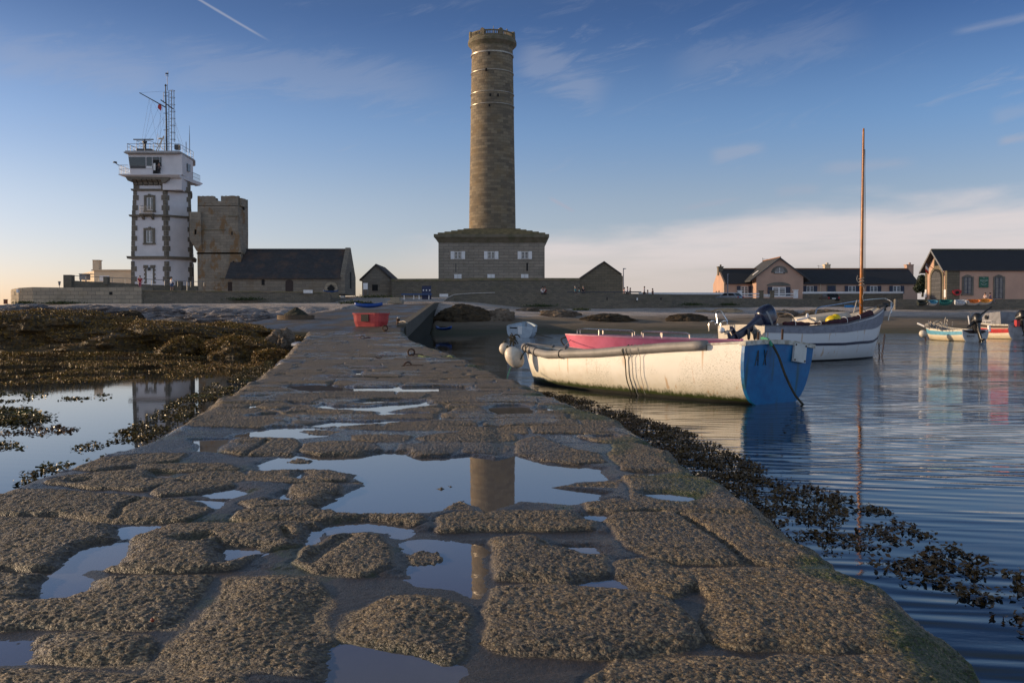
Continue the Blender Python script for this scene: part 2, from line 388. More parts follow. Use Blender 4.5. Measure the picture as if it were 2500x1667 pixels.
DARK = [ (A((1480,560),(1230,800),(1000,1100)),.10), (A((2090,700),(2050,900),(2200,1080)),.14), (B((0,560),(300,590),(560,620),(850,660)),.12),
 (B((60,840),(120,700),(300,620)),.12), (B((520,290),(900,280),(1300,275),(1700,290)),.10), (B((880,860),(950,1040),(1100,1090)),.15),
 (B((1000,1080),(1500,1060),(2300,1060)),.10), (B((1150,570),(1500,590),(2100,640),(2350,700)),.07), (A((-50,900),(400,905),(1000,900)),.08),
 (A((-50,1140),(500,1130),(1200,1150)),.08), (A((-50,530),(350,530)),.05), (A((600,530),(1300,540),(2100,540)),.07), (A((-50,170),(400,175),(750,210),(1200,215),(1950,205)),.06),
 (Cc((0,400),(300,410),(700,425)),.05), (Cc((100,740),(600,755),(1200,760)),.07), (Cc((230,930),(380,1120),(350,1230)),.08), (Cc((0,1310),(700,1290),(1500,1310),(2000,1370)),.06),
 (B((90,330),(0,400),(-140,450)),.03), (Dd((20,330),(60,480),(90,620)),.09), (Gg((2180,640),(2250,700),(2150,780)),.08),
 (Gg((430,860),(1000,855)),.05), (Gg((-100,860),(350,855)),.05), (Gg((0,430),(500,560),(1000,560)),.03) ]
CRACKS = [(Cc((150,415),(300,510),(420,590),(480,620),(520,680),(580,722)),.02), (A((1810,255),(1850,310)),.02), (A((2230,290),(2100,360),(2020,410),(1990,460)),.035), (Gg((0,850),(180,730)),.02), (A((740,180),(780,100),(880,60)),.02)]
EDGE_R = [(-6,1.55),(2.0,1.60),(2.77,1.62),(3.95,1.60),(4.99,1.50),(7.16,1.43),(10.1,1.15),(13,.59),(18.4,-.29),(26,-1.77),(31.7,-3.2),(38,-4.5),(45,-5.4),(100,-8.7),(112,-9.0)]
EDGE_L = [(-6,-3.1),(2.0,-3.2),(5.8,-3.32),(7.85,-3.42),(10.5,-3.75),(17.7,-5.0),(25,-6.3),(31,-7.5),(37,-8.5),(44,-10)]
ZJ = [(-10,.38),(20,.38),(30,.55),(42,.80),(50,.85)]
er = lambda y: np.interp(y, *zip(*EDGE_R)); el = lambda y: np.interp(y, *zip(*EDGE_L)); zj = lambda y: np.interp(y, *zip(*ZJ))
WL = .368                      # level of the rain water left between the stones
def unp(poly, z=.37): return np.array([G(x, max(y, 800), z)[:2] for x, y in poly])
def sdist(X, Y, poly):
    """signed distance, positive inside"""
    d = np.full(X.shape, 1e9); ins = np.zeros(X.shape, bool); n = len(poly)
    for i in range(n):
        ax, ay = poly[i]; bx, by = poly[(i + 1) % n]; ex, ey = bx - ax, by - ay
        t = np.clip(((X - ax) * ex + (Y - ay) * ey) / (ex * ex + ey * ey + 1e-12), 0, 1)
        d = np.minimum(d, np.hypot(X - ax - t * ex, Y - ay - t * ey))
        c = (ay > Y) != (by > Y); ins ^= c & (X < (bx - ax) * (Y - ay) / (by - ay + 1e-12) + ax)
    return np.where(ins, d, -d)
def ldist(X, Y, pl):
    d = np.full(X.shape, 1e9)
    for (ax, ay), (bx, by) in zip(pl[:-1], pl[1:]):
        ex, ey = bx - ax, by - ay; t = np.clip(((X - ax) * ex + (Y - ay) * ey) / (ex * ex + ey * ey + 1e-12), 0, 1)
        d = np.minimum(d, np.hypot(X - ax - t * ex, Y - ay - t * ey))
    return d
def jetty_fields(X, Y):
    """height above the jetty's mean level, stone mask, wetness, moss"""
    m = min(.05, 1); wx = X + .045 * fbm(X * 3.1, Y * 3.1, 3, 5) + .012 * fbm(X * 17, Y * 17, 2, 8)
    wy = Y + .055 * fbm(X * 3.1, Y * 3.1, 3, 25) + .014 * fbm(X * 17, Y * 17, 2, 9)
    def field(polys, marg):
        out = np.full(X.shape, -1.0)
        for p in polys:
            q = unp(p); x0, y0 = q.min(0) - marg - .1; x1, y1 = q.max(0) + marg + .1
            k = (X > x0) & (X < x1) & (Y > y0) & (Y < y1)
            if k.any(): out[k] = np.maximum(out[k], sdist(wx[k], wy[k], q))
        return out
    s = field(STONES, .25)
    # courses of slabs farther along, where no single stone was traced
    rw = .62; row = np.floor((Y + .12 * fbm(X * .8, Y * .8, 2, 40)) / rw); r0 = (Y + .12 * fbm(X * .8, Y * .8, 2, 40)) - row * rw
    wid = 1.0 + .7 * _h(row.astype(np.int64), row.astype(np.int64) * 0 + 3, 11); xo = X + 7 * _h(row.astype(np.int64), row.astype(np.int64) * 0, 12) + .1 * fbm(X, Y * 2, 2, 44)
    cx = np.floor(xo / wid); c0 = xo - cx * wid
    dd = np.minimum(np.minimum(r0, rw - r0), np.minimum(c0, wid - c0)) - .05 - .05 * fbm(X * 2.5, Y * 2.5, 3, 47)
    hb = _h(cx.astype(np.int64), row.astype(np.int64), 77)
    near = 1 - sstep(8.2, 9.3, Y + X * .15)
    behind = Y < 2.0
    use = (near < .5) | behind
    s = np.where(use, dd, s)
    s = s + .045; st = sstep(-.012, .024, s)
    rough = fbm(X * 42, Y * 42, 3, 60, .65) * .8 + .25 * fbm(X * 11, Y * 11, 2, 61); r2 = fbm(X * 95, Y * 95, 2, 70)
    wxx, wyy = X + .006 * vnoise(X * 60, Y * 60, 66), Y + .006 * vnoise(X * 60, Y * 60, 67); wor = worley(wxx / .026, wyy / .026, 64); wor2 = worley(wxx / .07, wyy / .07, 68)
    big = fbm(X * .9, Y * .9, 3, 80)
    h = .004 + .016 * fbm(X * 1.9, Y * 1.9, 3, 90) - .007 * sstep(-.04, 0, s) * (1 - st)
    top = .013 + .004 * np.clip(s / .25, 0, 1) + .016 * fbm(X * 1.4, Y * 1.4, 3, 95)
    top = np.where(use, .006 + .012 * hb + .010 * big + .020 * hb * sstep(10, 18, Y), top)
    h = h * (1 - st) + top * st
    h = h + st * (.0035 * rough + .0045 * r2 + (.0034 - .0060 * np.clip(wor, 0, .9) + .0018 * sstep(.6, .4, wor2)) * (Y < 14)) * np.clip(s / .03, 0, 1) + (1 - st) * (.0035 * rough + .002 * r2)
    for pl, w in DARK:
        q = unp(pl); d = ldist(wx, wy, q); h -= .030 * np.exp(-(d / w) ** 2) * (1 - .5 * st)
    for pl, w in CRACKS:
        q = unp(pl); d = ldist(X + .02 * fbm(X * 20, Y * 20, 3, 33), Y, q); h -= .035 * np.exp(-(d / w) ** 2)
    lvl = WL - zj(Y)
    h = np.maximum(h, lvl + .0035 + .003 * rough)                      # ground stays dry ...
    # far, thin wet joints
    farw = sstep(8.5, 12, Y) * (Y < 20)
    fj = farw * sstep(.03, -.02, dd) * sstep(-.08, .08, fbm(X * .9, Y * .6, 3, 51) + .03)
    h = h - .02 * fj
    p = field(POOLS, .25); pm = sstep(-.09, .06, p + .04 * rough + .02 * fbm(X * 9, Y * 9, 2, 62))
    h = h * (1 - pm) + (lvl - .007 - .012 * sstep(.04, .25, p) + .005 * rough + .003 * r2) * pm   # ... except in the traced pools
    i = field(ISLES, .1); im = sstep(-.02, .03, i + .02 * rough); h = h * (1 - im) + (lvl + .008 + .010 * rough) * im; st = np.maximum(st * (1 - pm), im)
    wet = np.clip(.85 - st * .65 + .6 * sstep(-.25, 0, p) * (1 - .5 * st), 0, 1)
    wet = np.clip(wet + .5 * sstep(.05, .3, big) - .15, 0, 1)
    wet = np.clip(wet + sstep(7, 14, Y) * .25 * sstep(-.1, .25, fbm(X * .9, Y * .6, 3, 130)), 0, 1)
    return h, st, wet, s
def make_jetty():
    ys = np.concatenate([np.arange(-6, 2.05, .12), 2.1 * np.exp(np.arange(0, 860) * np.log(44 / 2.1) / 860), [44.0]])
    us = np.concatenate([np.linspace(-1.0, -.13, 7), np.linspace(-.12, -.01, 10), np.linspace(0, 1, 700), np.linspace(1.01, 1.12, 14), np.linspace(1.13, 2.0, 7)])
    Yg, Ug = np.meshgrid(ys, us, indexing='ij')
    L = el(Yg) + .10 * fbm(Yg * .9, Yg * 0 + 3, 3, 140) ; R = er(Yg) + .07 * fbm(Yg * .9, Yg * 0 + 8, 3, 150) + .13 * (_h(np.floor(Yg / .62).astype(np.int64), np.floor(Yg * 0).astype(np.int64), 151) - .5) * (.35 + .65 * sstep(.0, .12, np.abs(Yg / .62 - np.round(Yg / .62)))) + .03 * fbm(Yg * 6, Yg * 0, 3, 152)
    ins = np.clip(Ug, 0, 1); out = np.where(Ug < 0, -Ug, np.where(Ug > 1, Ug - 1, 0))
    X = L + (R - L) * ins + np.sign(Ug - .5) * out * 1.3
    h, st, wet, s = jetty_fields(X, Yg)
    # distance to the edge, rounded shoulder, then the sloping masonry side
    din = np.minimum(X - L, R - X)
    jag = .5 + .9 * (vnoise(Yg / .62, Yg * 0, 160) + .5)
    sh = -.09 * (1 - sstep(0, .24 * jag, din)) ** 2
    drop = np.where(din < 0, -.10 + din * (1.1 + .9 * (vnoise(Yg / .7, X * 0, 170) + .5)), sh)
    edge = 1 - sstep(0, .3, din)
    h = h * np.where(din < 0, .6, 1) + .03 * edge * fbm(X * 7, Yg * 7, 3, 180)
    hh = np.where((din < .35) & (Yg < 20), np.maximum(h, WL - zj(Yg) + .015 * sstep(.35, .2, din)), h)
    Z = zj(Yg) + hh + drop
    moss = sstep(.12, .30, fbm(X * 1.3, Yg * 1.3, 4, 190) + .22 * sstep(.6, .0, R - X) - .13) * sstep(.8, .2, R - X)
    moss = np.clip(moss + .5 * sstep(.22, .34, fbm(X * 3, Yg * 3, 4, 200)) * (1 - st), 0, 1)
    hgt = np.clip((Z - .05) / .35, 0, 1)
    V = np.stack([X, Yg, Z], -1).reshape(-1, 3)
    t = NT('wet_jetty_granite'); c = t.co(); sa = t.attr('stone'); wa = t.attr('wet'); ma = t.attr('moss'); ha = t.attr('hgt')
    n1 = t.noise(c, 60, 5, .75); n2 = t.noise(c, 1.6, 5, .6); n3 = t.noise(c, 140, 3, .7); n4 = t.noise(t.mp(c, (1, 1, 1), (3, 9, 2)), 7, 4, .6)
    stone = t.mix(t.ramp(n1, .38, .66), (.038, .028, .018), (.35, .245, .13))
    stone = t.mix(t.ramp(n2, .42, .66), stone, t.mix(t.ramp(n1, .38, .66), (.034, .027, .022), (.225, .17, .11)))
    stone = t.mix(t.ramp(n4, .55, .75, 0, .6), stone, (.17, .12, .045))
    stone = t.mix(t.ramp(n3, .6, .75, 0, .7), stone, (.42, .33, .22))
    vo = t.n('TexVoronoi'); vo.inputs['Scale'].default_value = 85; t.l(c, vo.inputs['Vector']); vg = t.sep(vo.outputs['Color'])[0]; vd = vo.outputs['Distance']
    stone = t.mix(t.ramp(vg, .55, .95, 0, .75), stone, (.40, .31, .19)); stone = t.mix(t.ramp(vg, .35, .05, 0, .6), stone, (.04, .03, .022)); stone = t.mix(t.ramp(vd, .45, .85, 0, .7), stone, (.03, .023, .017))
    mort = t.mix(t.ramp(n2, .4, .6), (.026, .021, .017), (.062, .048, .036)); mort = t.mix(t.ramp(n3, .5, .8, 0, .7), mort, (.16, .13, .10)); mort = t.mix(t.ramp(n4, .5, .7, 0, .6), mort, (.035, .028, .022))
    col = t.mix(sa, mort, stone)
    col = t.mix(t.math('MULTIPLY', wa, .45), col, t.mix(.6, col, (.02, .018, .02)))
    col = t.mix(t.math('MULTIPLY', ma, t.ramp(n1, .3, .6)), col, t.mix(t.ramp(n3, .4, .6), (.018, .034, .005), (.06, .095, .012)))
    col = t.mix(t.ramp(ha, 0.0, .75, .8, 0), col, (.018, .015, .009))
    t.set('Base Color', col)
    r = t.math('ADD', t.ramp(n1, .3, .7, .34, .52), t.math('MULTIPLY', sa, .12)); r = t.math('SUBTRACT', r, t.math('MULTIPLY', wa, .12), clamp=True); fy = t.sep(c)[1]; film = t.math('MULTIPLY', t.math('MULTIPLY', t.ramp(wa, .30, .62), t.ramp(fy, 6.5, 10)), t.ramp(t.noise(t.mp(c, (.7, 1.8, 1)), 1.5, 4, .6), .36, .46)); r = t.math('SUBTRACT', r, t.math('MULTIPLY', film, .42), clamp=True)
    t.set('Roughness', r)
    hb = t.math('ADD', t.math('MULTIPLY', n1, t.math('ADD', t.math('MULTIPLY', sa, .75), .25)), t.math('MULTIPLY', n3, t.math('ADD', t.math('MULTIPLY', sa, .3), .2)))
    hb = t.math('SUBTRACT', hb, t.math('MULTIPLY', vd, t.math('ADD', t.math('MULTIPLY', sa, .55), .08))); t.set('Normal', t.bump(hb, .9, .018))
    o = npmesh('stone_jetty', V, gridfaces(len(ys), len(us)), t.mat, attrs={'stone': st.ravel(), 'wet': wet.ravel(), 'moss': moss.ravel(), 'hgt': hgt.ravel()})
    tag(o, 'long causeway of worn wet granite slabs running towards the shore', 'jetty', kind='structure')
    # rain water
    t = NT('rain_water'); t.set('Base Color', (.11, .095, .09, 1)); t.b.inputs['Roughness'].default_value = .02; t.b.inputs['IOR'].default_value = 2.15
    t.b.inputs['Specular IOR Level'].default_value = .75
    t.set('Normal', t.bump(t.noise(t.mp(t.co(), (2, 1, 1)), 9, 2), .012, .01))
    yy = [2.2, 3, 4, 5, 6, 7, 8, 9, 10, 11, 12, 13, 14, 16, 18, 20]
    V = []; 
    for y in yy: V += [(el(y) + .34, y, WL), (er(y) - .34, y, WL)]
    o = npmesh('puddle_water', np.array(V, float), gridfaces(len(yy), 2), t.mat, smooth=False)
    tag(o, 'still rain water lying between the slabs of the jetty', 'puddle', kind='structure')
# ================================================================== sea
def make_sea():
    t = NT('sea_water'); c = t.co(); x, y, z = t.sep(c)
    far = t.ramp(y, 10, 60)
    rip = t.ramp(x, -3.5, 1.0)                                         # the tide pool behind the jetty is calm
    w = t.n('TexWave', wave_type='BANDS', bands_direction='Y', wave_profile='SIN'); t.l(t.rot(c, .30, (.22, 1.15, 1)), w.inputs[0])
    w.inputs['Scale'].default_value = 1.05; w.inputs['Distortion'].default_value = 6.5; w.inputs['Detail'].default_value = 2; w.inputs['Detail Scale'].default_value = .9
    w2 = t.n('TexWave', wave_type='BANDS', bands_direction='Y', wave_profile='SIN'); t.l(t.rot(c, .12, (.12, 1.2, 1)), w2.inputs[0])
    w2.inputs['Scale'].default_value = 1.55; w2.inputs['Distortion'].default_value = 7; w2.inputs['Detail'].default_value = 2
    n = t.noise(t.mp(c, (.5, 1.6, 1)), 3.0, 5, .6); n2 = t.noise(t.mp(c, (.15, .4, 1)), .8, 3)
    h = t.math('ADD', t.math('MULTIPLY', w.outputs[1], .55), t.math('MULTIPLY', w2.outputs[1], .25))
    h = t.math('ADD', h, t.math('MULTIPLY', n, t.ramp(y, 12, 45, .35, 2.2)))
    h = t.math('ADD', h, t.math('MULTIPLY', n2, .5))
    calm = t.ramp(n2, .40, .55, .25, 1.0)
    st = t.math('MULTIPLY', t.math('MULTIPLY', rip, calm), 1.0)
    h = t.math('MULTIPLY', h, t.math('ADD', t.math('MULTIPLY', st, t.ramp(y, 4, 16, .5, 1.0)), .012))
    t.set('Normal', t.bump(h, 1.0, .0115))
    t.set('Base Color', (.006, .013, .018, 1)); t.b.inputs['Roughness'].default_value = .03; t.b.inputs['IOR'].default_value = 1.42
    t.b.inputs['Specular IOR Level'].default_value = .6
    b = MB(); b.add([(-600, -60, 0), (900, -60, 0), (900, 130, 0), (-600, 130, 0)], [(0, 1, 2, 3)])
    o = b.build('sea_water', t.mat, fix=False); tag(o, 'calm harbour water on both sides of the jetty', 'sea', kind='structure')
    b = MB(); b.add([(-6000, -200, -1.6), (6000, -200, -1.6), (6000, 9000, -1.6), (-6000, 9000, -1.6)], [(0, 1, 2, 3)])
    o = b.build('sea_bed', M('sea_bed_mud', (.03, .026, .02), .9, bump=0), fix=False); tag(o, 'muddy bed of the harbour and the land beyond it', 'ground', kind='structure')
# ================================================================== shore
LP = [(20, -1.0), (31, -.5), (33.5, -.05), (37, .12), (45, .45), (60, 1.05), (80, 2.0), (100, 2.95), (109, 3.3), (125, 4.4), (135, 4.75), (400, 4.9)]
RP = [(40, -1.2), (70, -.5), (84, -.05), (88, .15), (96, .9), (104, 1.7), (112, 2.5), (116, 2.8), (122, 2.95), (131, 3.1), (137, 4.1), (160, 4.3), (400, 4.5)]
def terr(X, Y):
    X = np.asarray(X, float); Y = np.asarray(Y, float)
    l = np.interp(Y, *zip(*LP)); r = np.interp(Y, *zip(*RP))
    c = er(np.clip(Y, 0, 112)) - 1.5
    k = sstep(-2.5, 1.5, X - c) * (1 - sstep(96, 112, Y))
    z = l * (1 - k) + r * k
    k2 = sstep(-4, 8, X + 4); z = np.where(Y > 96, z * (1 - k2 * sstep(96, 112, Y)) + r * k2 * sstep(96, 112, Y), z)
    lim = sstep(-49, -55, X)                                          # the shore falls away at the far left
    z = z * (1 - lim) + np.minimum(z, 2.95 + (X + 52) * .06) * lim
    return z
def tz(x, y): return float(terr(np.array([x]), np.array([y]))[0])
def make_shore():
    ys = np.concatenate([np.linspace(24, 60, 130), np.linspace(60.3, 130, 230), np.linspace(132, 400, 30)])
    xs = np.concatenate([np.linspace(-260, -72, 30), np.linspace(-70, 75, 620), np.linspace(77, 330, 40)])
    Y, X = np.meshgrid(ys, xs, indexing='ij'); Z = terr(X, Y)
    c = er(np.clip(Y, 0, 112))
    left = sstep(1, -3, X - c + 4)
    rocky = left * sstep(40, 50, Y) * sstep(104, 90, Y + .12 * (X + 30)) * sstep(-8, -16, X + (Y - 60) * .18 * 0)
    r = fbm(X * .22, Y * .12, 5, 300, .6); rid = 1 - np.abs(fbm(X * .16 + 3, Y * .3, 4, 310)) * 3
    Z = Z + rocky * (.55 * r + .22 * rid - .15) + .03 * fbm(X * 1.2, Y * 1.2, 3, 320)
    Z = Z + (1 - rocky) * .10 * fbm(X * .25, Y * .35, 3, 330) * sstep(40, 60, Y)
    slip = (X > c - 9) & (X < c) & (Y < 101) & (Y > 36)               # the concrete slip lies here
    Z = np.where(slip, Z - .45, Z)
    V = np.stack([X, Y, Z], -1).reshape(-1, 3)
    t = NT('pebble_sand_and_rock'); c = t.co(); x, y, z = t.sep(c); ra = t.attr('rocky'); ri = t.attr('right')
    n = t.noise(c, .35, 5, .6); nb = t.noise(t.mp(c, (.25, 1, 1)), .6, 5, .6); nf = t.noise(c, 9, 4, .7)
    peb = t.mix(t.ramp(nf, .35, .7), (.28, .24, .22), (.62, .54, .50)); sand = t.mix(n, (.22, .17, .12), (.15, .115, .085)); wet = t.mix(n, (.105, .08, .05), (.062, .054, .032))
    zl = t.math('ADD', z, t.math('MULTIPLY', t.math('SUBTRACT', nb, .5), .9))
    col = t.mix(t.ramp(zl, .35, 1.0), wet, sand)
    col = t.mix(t.ramp(zl, 1.35, 2.0), col, peb)
    col = t.mix(t.math('MULTIPLY', t.ramp(t.noise(t.mp(c, (.12, .9, 1)), 1.6, 4, .7), .56, .64), .85), col, (.04, .03, .022))     # bands of drifted weed
    col = t.mix(t.math('MULTIPLY', t.ramp(zl, .55, .15), t.ramp(nf, .4, .6)), col, (.03, .042, .012))
    rock = t.mix(t.ramp(t.noise(c, 1.1, 6, .7), .35, .7), (.17, .155, .155), (.42, .37, .36)); rock = t.mix(t.ramp(zl, 1.2, 1.8, .8, 0), rock, (.05, .038, .022))
    col = t.mix(ra, col, rock); t.set('Base Color', col); t.b.inputs['Roughness'].default_value = .85
    t.set('Normal', t.bump(t.math('ADD', nf, t.math('MULTIPLY', t.noise(c, 2.5, 6, .7), t.math('ADD', t.math('MULTIPLY', ra, 4), .5))), .6, .12))
    o = npmesh('beach', V, gridfaces(len(ys), len(xs)), t.mat, attrs={'rocky': rocky.ravel(), 'right': (1 - left).ravel()})
    tag(o, 'shore of pale pebbles, sand and low rock below the sea walls', 'beach', kind='structure')
def make_slip():
    # concrete slipway from the landward end of the jetty up to the wall; its right side is a dark wall
    zt = lambda y: np.interp(y, [43, 46, 60, 80, 100, 112], [.80, 1.06, 1.55, 2.28, 3.0, 3.3])
    ys = np.linspace(43.2, 112, 120); n = 40; V = []
    U = np.linspace(0, 1, n)
    Yg, Ug = np.meshgrid(ys, U, indexing='ij'); R = er(Yg); Lf = np.interp(Yg, [43, 47, 60, 78, 100, 112], [-12.5, -14.6, -15.5, -15, -13.5, -13])
    X = Lf + (R - Lf) * Ug; Z = zt(Yg) + .05 * fbm(X * .5, Yg * .3, 3, 400) - .015
    V = np.stack([X, Yg, Z], -1).reshape(-1, 3); Fq = gridfaces(len(ys), n); k = len(V)
    # side walls and front apron
    right = np.stack([R[:, -1] + .05 + .0 * ys, ys, np.full(len(ys), -1.2)], -1); leftw = np.stack([Lf[:, 0] - .1, ys, zt(ys) - 1.2], -1)
    front = np.stack([X[0] + .0, np.full(n, 42.4), zj(42.4) - .9 + 0 * U], -1)
    V = np.concatenate([V, right, leftw, front]); a = len(ys)
    ri = np.arange(a) * n + n - 1; q = k + np.arange(a); F1 = np.stack([ri[:-1], q[:-1], q[1:], ri[1:]], 1)
    li = np.arange(a) * n; q2 = k + a + np.arange(a); F2 = np.stack([li[:-1], li[1:], q2[1:], q2[:-1]], 1)
    fi = np.arange(n); q3 = k + 2 * a + fi; F3 = np.stack([fi[:-1], q3[:-1], q3[1:], fi[1:]], 1)
    t = NT('slipway_concrete'); c = t.co(); nn = t.noise(t.mp(c, (1, .4, 1)), .5, 6, .65); nf = t.noise(c, 12, 5, .7); x, y, z = t.sep(c)
    col = t.mix(t.ramp(nn, .4, .62), (.10, .082, .066), (.05, .042, .036)); col = t.mix(t.ramp(nf, .5, .8, 0, .6), col, (.19, .16, .125))
    col = t.mix(t.ramp(z, 1.0, .6), col, t.mix(t.ramp(nf, .4, .6), (.11, .085, .05), (.05, .045, .02)))
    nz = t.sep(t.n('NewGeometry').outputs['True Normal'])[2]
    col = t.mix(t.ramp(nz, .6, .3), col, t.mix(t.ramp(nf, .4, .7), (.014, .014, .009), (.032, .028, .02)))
    t.set('Base Color', col); t.set('Roughness', t.math('MAXIMUM', t.ramp(nn, .4, .6, .75, .38), t.ramp(nz, .35, .6, .95, 0))); t.set('Normal', t.bump(nf, .5, .05)); t.b.inputs['Specular IOR Level'].default_value = .35
    o = npmesh('slipway', V, np.concatenate([Fq, F1, F2, F3]), t.mat)
    tag(o, 'wet concrete slipway rising from the jetty to the sea wall', 'slipway', kind='structure')
    b = MB(); # kerb along the right edge of the slip
    rings = []
    for y in np.linspace(46, 111, 50):
        x = er(y); z = zt(y); rings.append([(x - .45, y, z - .1), (x - .42, y, z + .10), (x + .05, y, z + .13), (x + .08, y, z - .6)])
    b.loft(rings); o = b.build('slipway_kerb', M('dark_wet_concrete', (.085, .075, .06), .8, (.05, .045, .03), 1.5, .3, 15)); tag(o, 'raised concrete kerb along the dark seaward side of the slipway', 'kerb', kind='structure')
# ================================================================== sky, sun, camera
SUN_AZ = math.radians(-78)      # clockwise from +Y; the sun stands to the left, a little beyond the lighthouse
SUN_EL = math.radians(10)
def make_sky():
    w = bpy.data.worlds.new('World'); S.world = w; w.use_nodes = True; T = w.node_tree; T.nodes.clear()
    t = NT.__new__(NT); t.t = T
    out = t.n('OutputWorld'); bg = t.n('Background'); t.l(bg.outputs[0], out.inputs[0])
    sky = t.n('TexSky'); sky.sky_type = 'NISHITA'; sky.sun_disc = False; sky.sun_elevation = SUN_EL; sky.sun_rotation = SUN_AZ
    sky.air_density = 1.0; sky.dust_density = .6; sky.ozone_density = 2.2; sky.altitude = 0
    d = t.co('Generated'); x, y, z = t.sep(d)
    az = t.math('ARCTAN2', x, y); elv = t.math('ARCSINE', z)
    a_ = lambda px: math.atan2(px - 1250, F); e_ = lambda px, py: math.asin(max(-1, min(1, Vector(ray(px, py)).normalized().z)))
    v = t.comb(t.math('MULTIPLY', az, 3.0), t.math('MULTIPLY', elv, 15.0)); v2 = t.comb(t.math('MULTIPLY', az, 6), t.math('MULTIPLY', t.math('ADD', elv, t.math('MULTIPLY', az, -.25)), 26.0), 4.0)
    n1 = t.noise(v, 1.5, 6, .55, dist=.3); n2 = t.noise(v2, 1.6, 8, .68, dist=.6)
    # low bank of cloud on the right, thin veil low on the left
    top = t.math('ADD', t.ramp(az, a_(800), a_(2500), e_(1250, 590), e_(2500, 450), smooth=False), t.math('MULTIPLY', t.math('SUBTRACT', n1, .5), .085))
    bank = t.ramp(t.math('SUBTRACT', top, elv), -.006, .028); bank = t.math('MULTIPLY', bank, t.ramp(az, a_(820), a_(1300), 0, 1))
    n3 = t.noise(t.comb(t.math('MULTIPLY', az, 5), t.math('MULTIPLY', elv, 40), 9.0), 1.3, 4); bank = t.math('MULTIPLY', bank, t.ramp(n3, .3, .55, .75, 1))
    # cirrus streaks
    env = t.math('MULTIPLY', t.ramp(elv, e_(1250, 560), e_(1250, 380)), t.ramp(elv, e_(1250, -60), e_(1250, 200), .35, 1))
    cir = t.math('MULTIPLY', t.math('MULTIPLY', t.ramp(n2, .54, .74), env), t.ramp(t.noise(v, .7, 2), .38, .55, 0, 1))
    # streaks and vapour trails drawn between sky directions
    def streak(p, q, w0, amt, rg=1.0):
        a1, e1, a2, e2 = a_(p[0]), e_(*p), a_(q[0]), e_(*q); L = math.hypot(a2 - a1, e2 - e1); ux, uy = (a2 - a1) / L, (e2 - e1) / L
        da = t.math('SUBTRACT', az, a1); de = t.math('SUBTRACT', elv, e1)
        s_ = t.math('ADD', t.math('MULTIPLY', da, ux), t.math('MULTIPLY', de, uy)); p_ = t.math('ADD', t.math('MULTIPLY', da, -uy), t.math('MULTIPLY', de, ux))
        p_ = t.math('ADD', t.math('ABSOLUTE', p_), t.math('MULTIPLY', t.math('SUBTRACT', n2, .5), w0 * 2.2 * rg))
        m = t.math('MULTIPLY', t.ramp(p_, 0, w0, 1, 0), t.math('MULTIPLY', t.ramp(s_, 0, L * .25), t.ramp(s_, L * .72, L, 1, 0)))
        return t.math('MULTIPLY', m, amt)
    cl = t.math('MULTIPLY', cir, .30)
    for p, q, w0, amt, rg in (((420, -45), (675, 108), .0020, .6, .3), ((1335, 480), (1408, 520), .0034, .75, .3), ((1240, 120), (1500, 240), .03, .30, 1.6), ((300, 130), (1150, 215), .03, .22, 1.5),
                          ((2420, 350), (2560, 325), .006, .55, 1), ((1980, 415), (2250, 395), .009, .35, 1), ((1720, 385), (1880, 360), .012, .4, 1.2), ((2300, 85), (2560, 30), .006, .3, .8),
                          ((1600, 190), (2150, 40), .03, .16, 1.5), ((1880, 470), (2010, 460), .008, .3, 1), ((2400, 290), (2560, 255), .01, .25, 1), ((-100, 120), (480, 180), .03, .25, 1.2), ((1650, 515), (1820, 480), .006, .35, 1)):
        cl = t.math('MAXIMUM', cl, streak(p, q, w0, amt, rg))
    lr = t.ramp(az, a_(150), a_(2300), smooth=False)
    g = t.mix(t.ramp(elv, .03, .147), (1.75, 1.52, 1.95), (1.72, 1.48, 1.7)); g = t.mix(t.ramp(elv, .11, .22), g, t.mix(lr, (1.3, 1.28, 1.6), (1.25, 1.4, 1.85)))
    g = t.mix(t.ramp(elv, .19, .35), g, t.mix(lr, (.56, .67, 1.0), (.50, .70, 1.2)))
    g = t.mix(t.ramp(elv, .30, .50), g, (1.45, 1.12, .92)); g = t.mix(t.math('MULTIPLY', t.ramp(y, .1, -.5), t.ramp(elv, -.02, .1)), g, t.mix(1.0, g, (3.0, 2.6, 2.2), 'MULTIPLY'))  # sky behind the camera is brightened as added fill for shaded fronts
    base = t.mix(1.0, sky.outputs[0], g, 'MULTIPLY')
    # luminance follows the sky: thin cloud scatters the same light without its blue
    c1 = t.mix(cl, base, CIRCOL)
    warm = t.mix(t.ramp(t.math('ADD', elv, t.math('MULTIPLY', t.math('SUBTRACT', n3, .5), .04)), .035, .085), t.mix(t.ramp(az, a_(900), a_(2500)), BANKL, BANKR), (7.6, 6.8, 6.7))
    c2 = t.mix(t.math('MULTIPLY', bank, .82), c1, warm)
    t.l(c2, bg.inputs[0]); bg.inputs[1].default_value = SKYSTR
    s = bpy.data.lights.new('sun', 'SUN'); s.energy = 5.0; s.angle = math.radians(.55); s.color = (1, .74, .46)
    o = bpy.data.objects.new('sun', s); COL.objects.link(o)
    dirv = Vector((math.sin(SUN_AZ) * math.cos(SUN_EL), math.cos(SUN_AZ) * math.cos(SUN_EL), math.sin(SUN_EL)))
    o.rotation_euler = dirv.to_track_quat('Z', 'Y').to_euler(); o.location = dirv * 50
SKYSTR = .1; CIRCOL = (3.9, 4.2, 5.2); BANKL = (7.2, 6.4, 5.9); BANKR = (5.9, 5.25, 5.2)
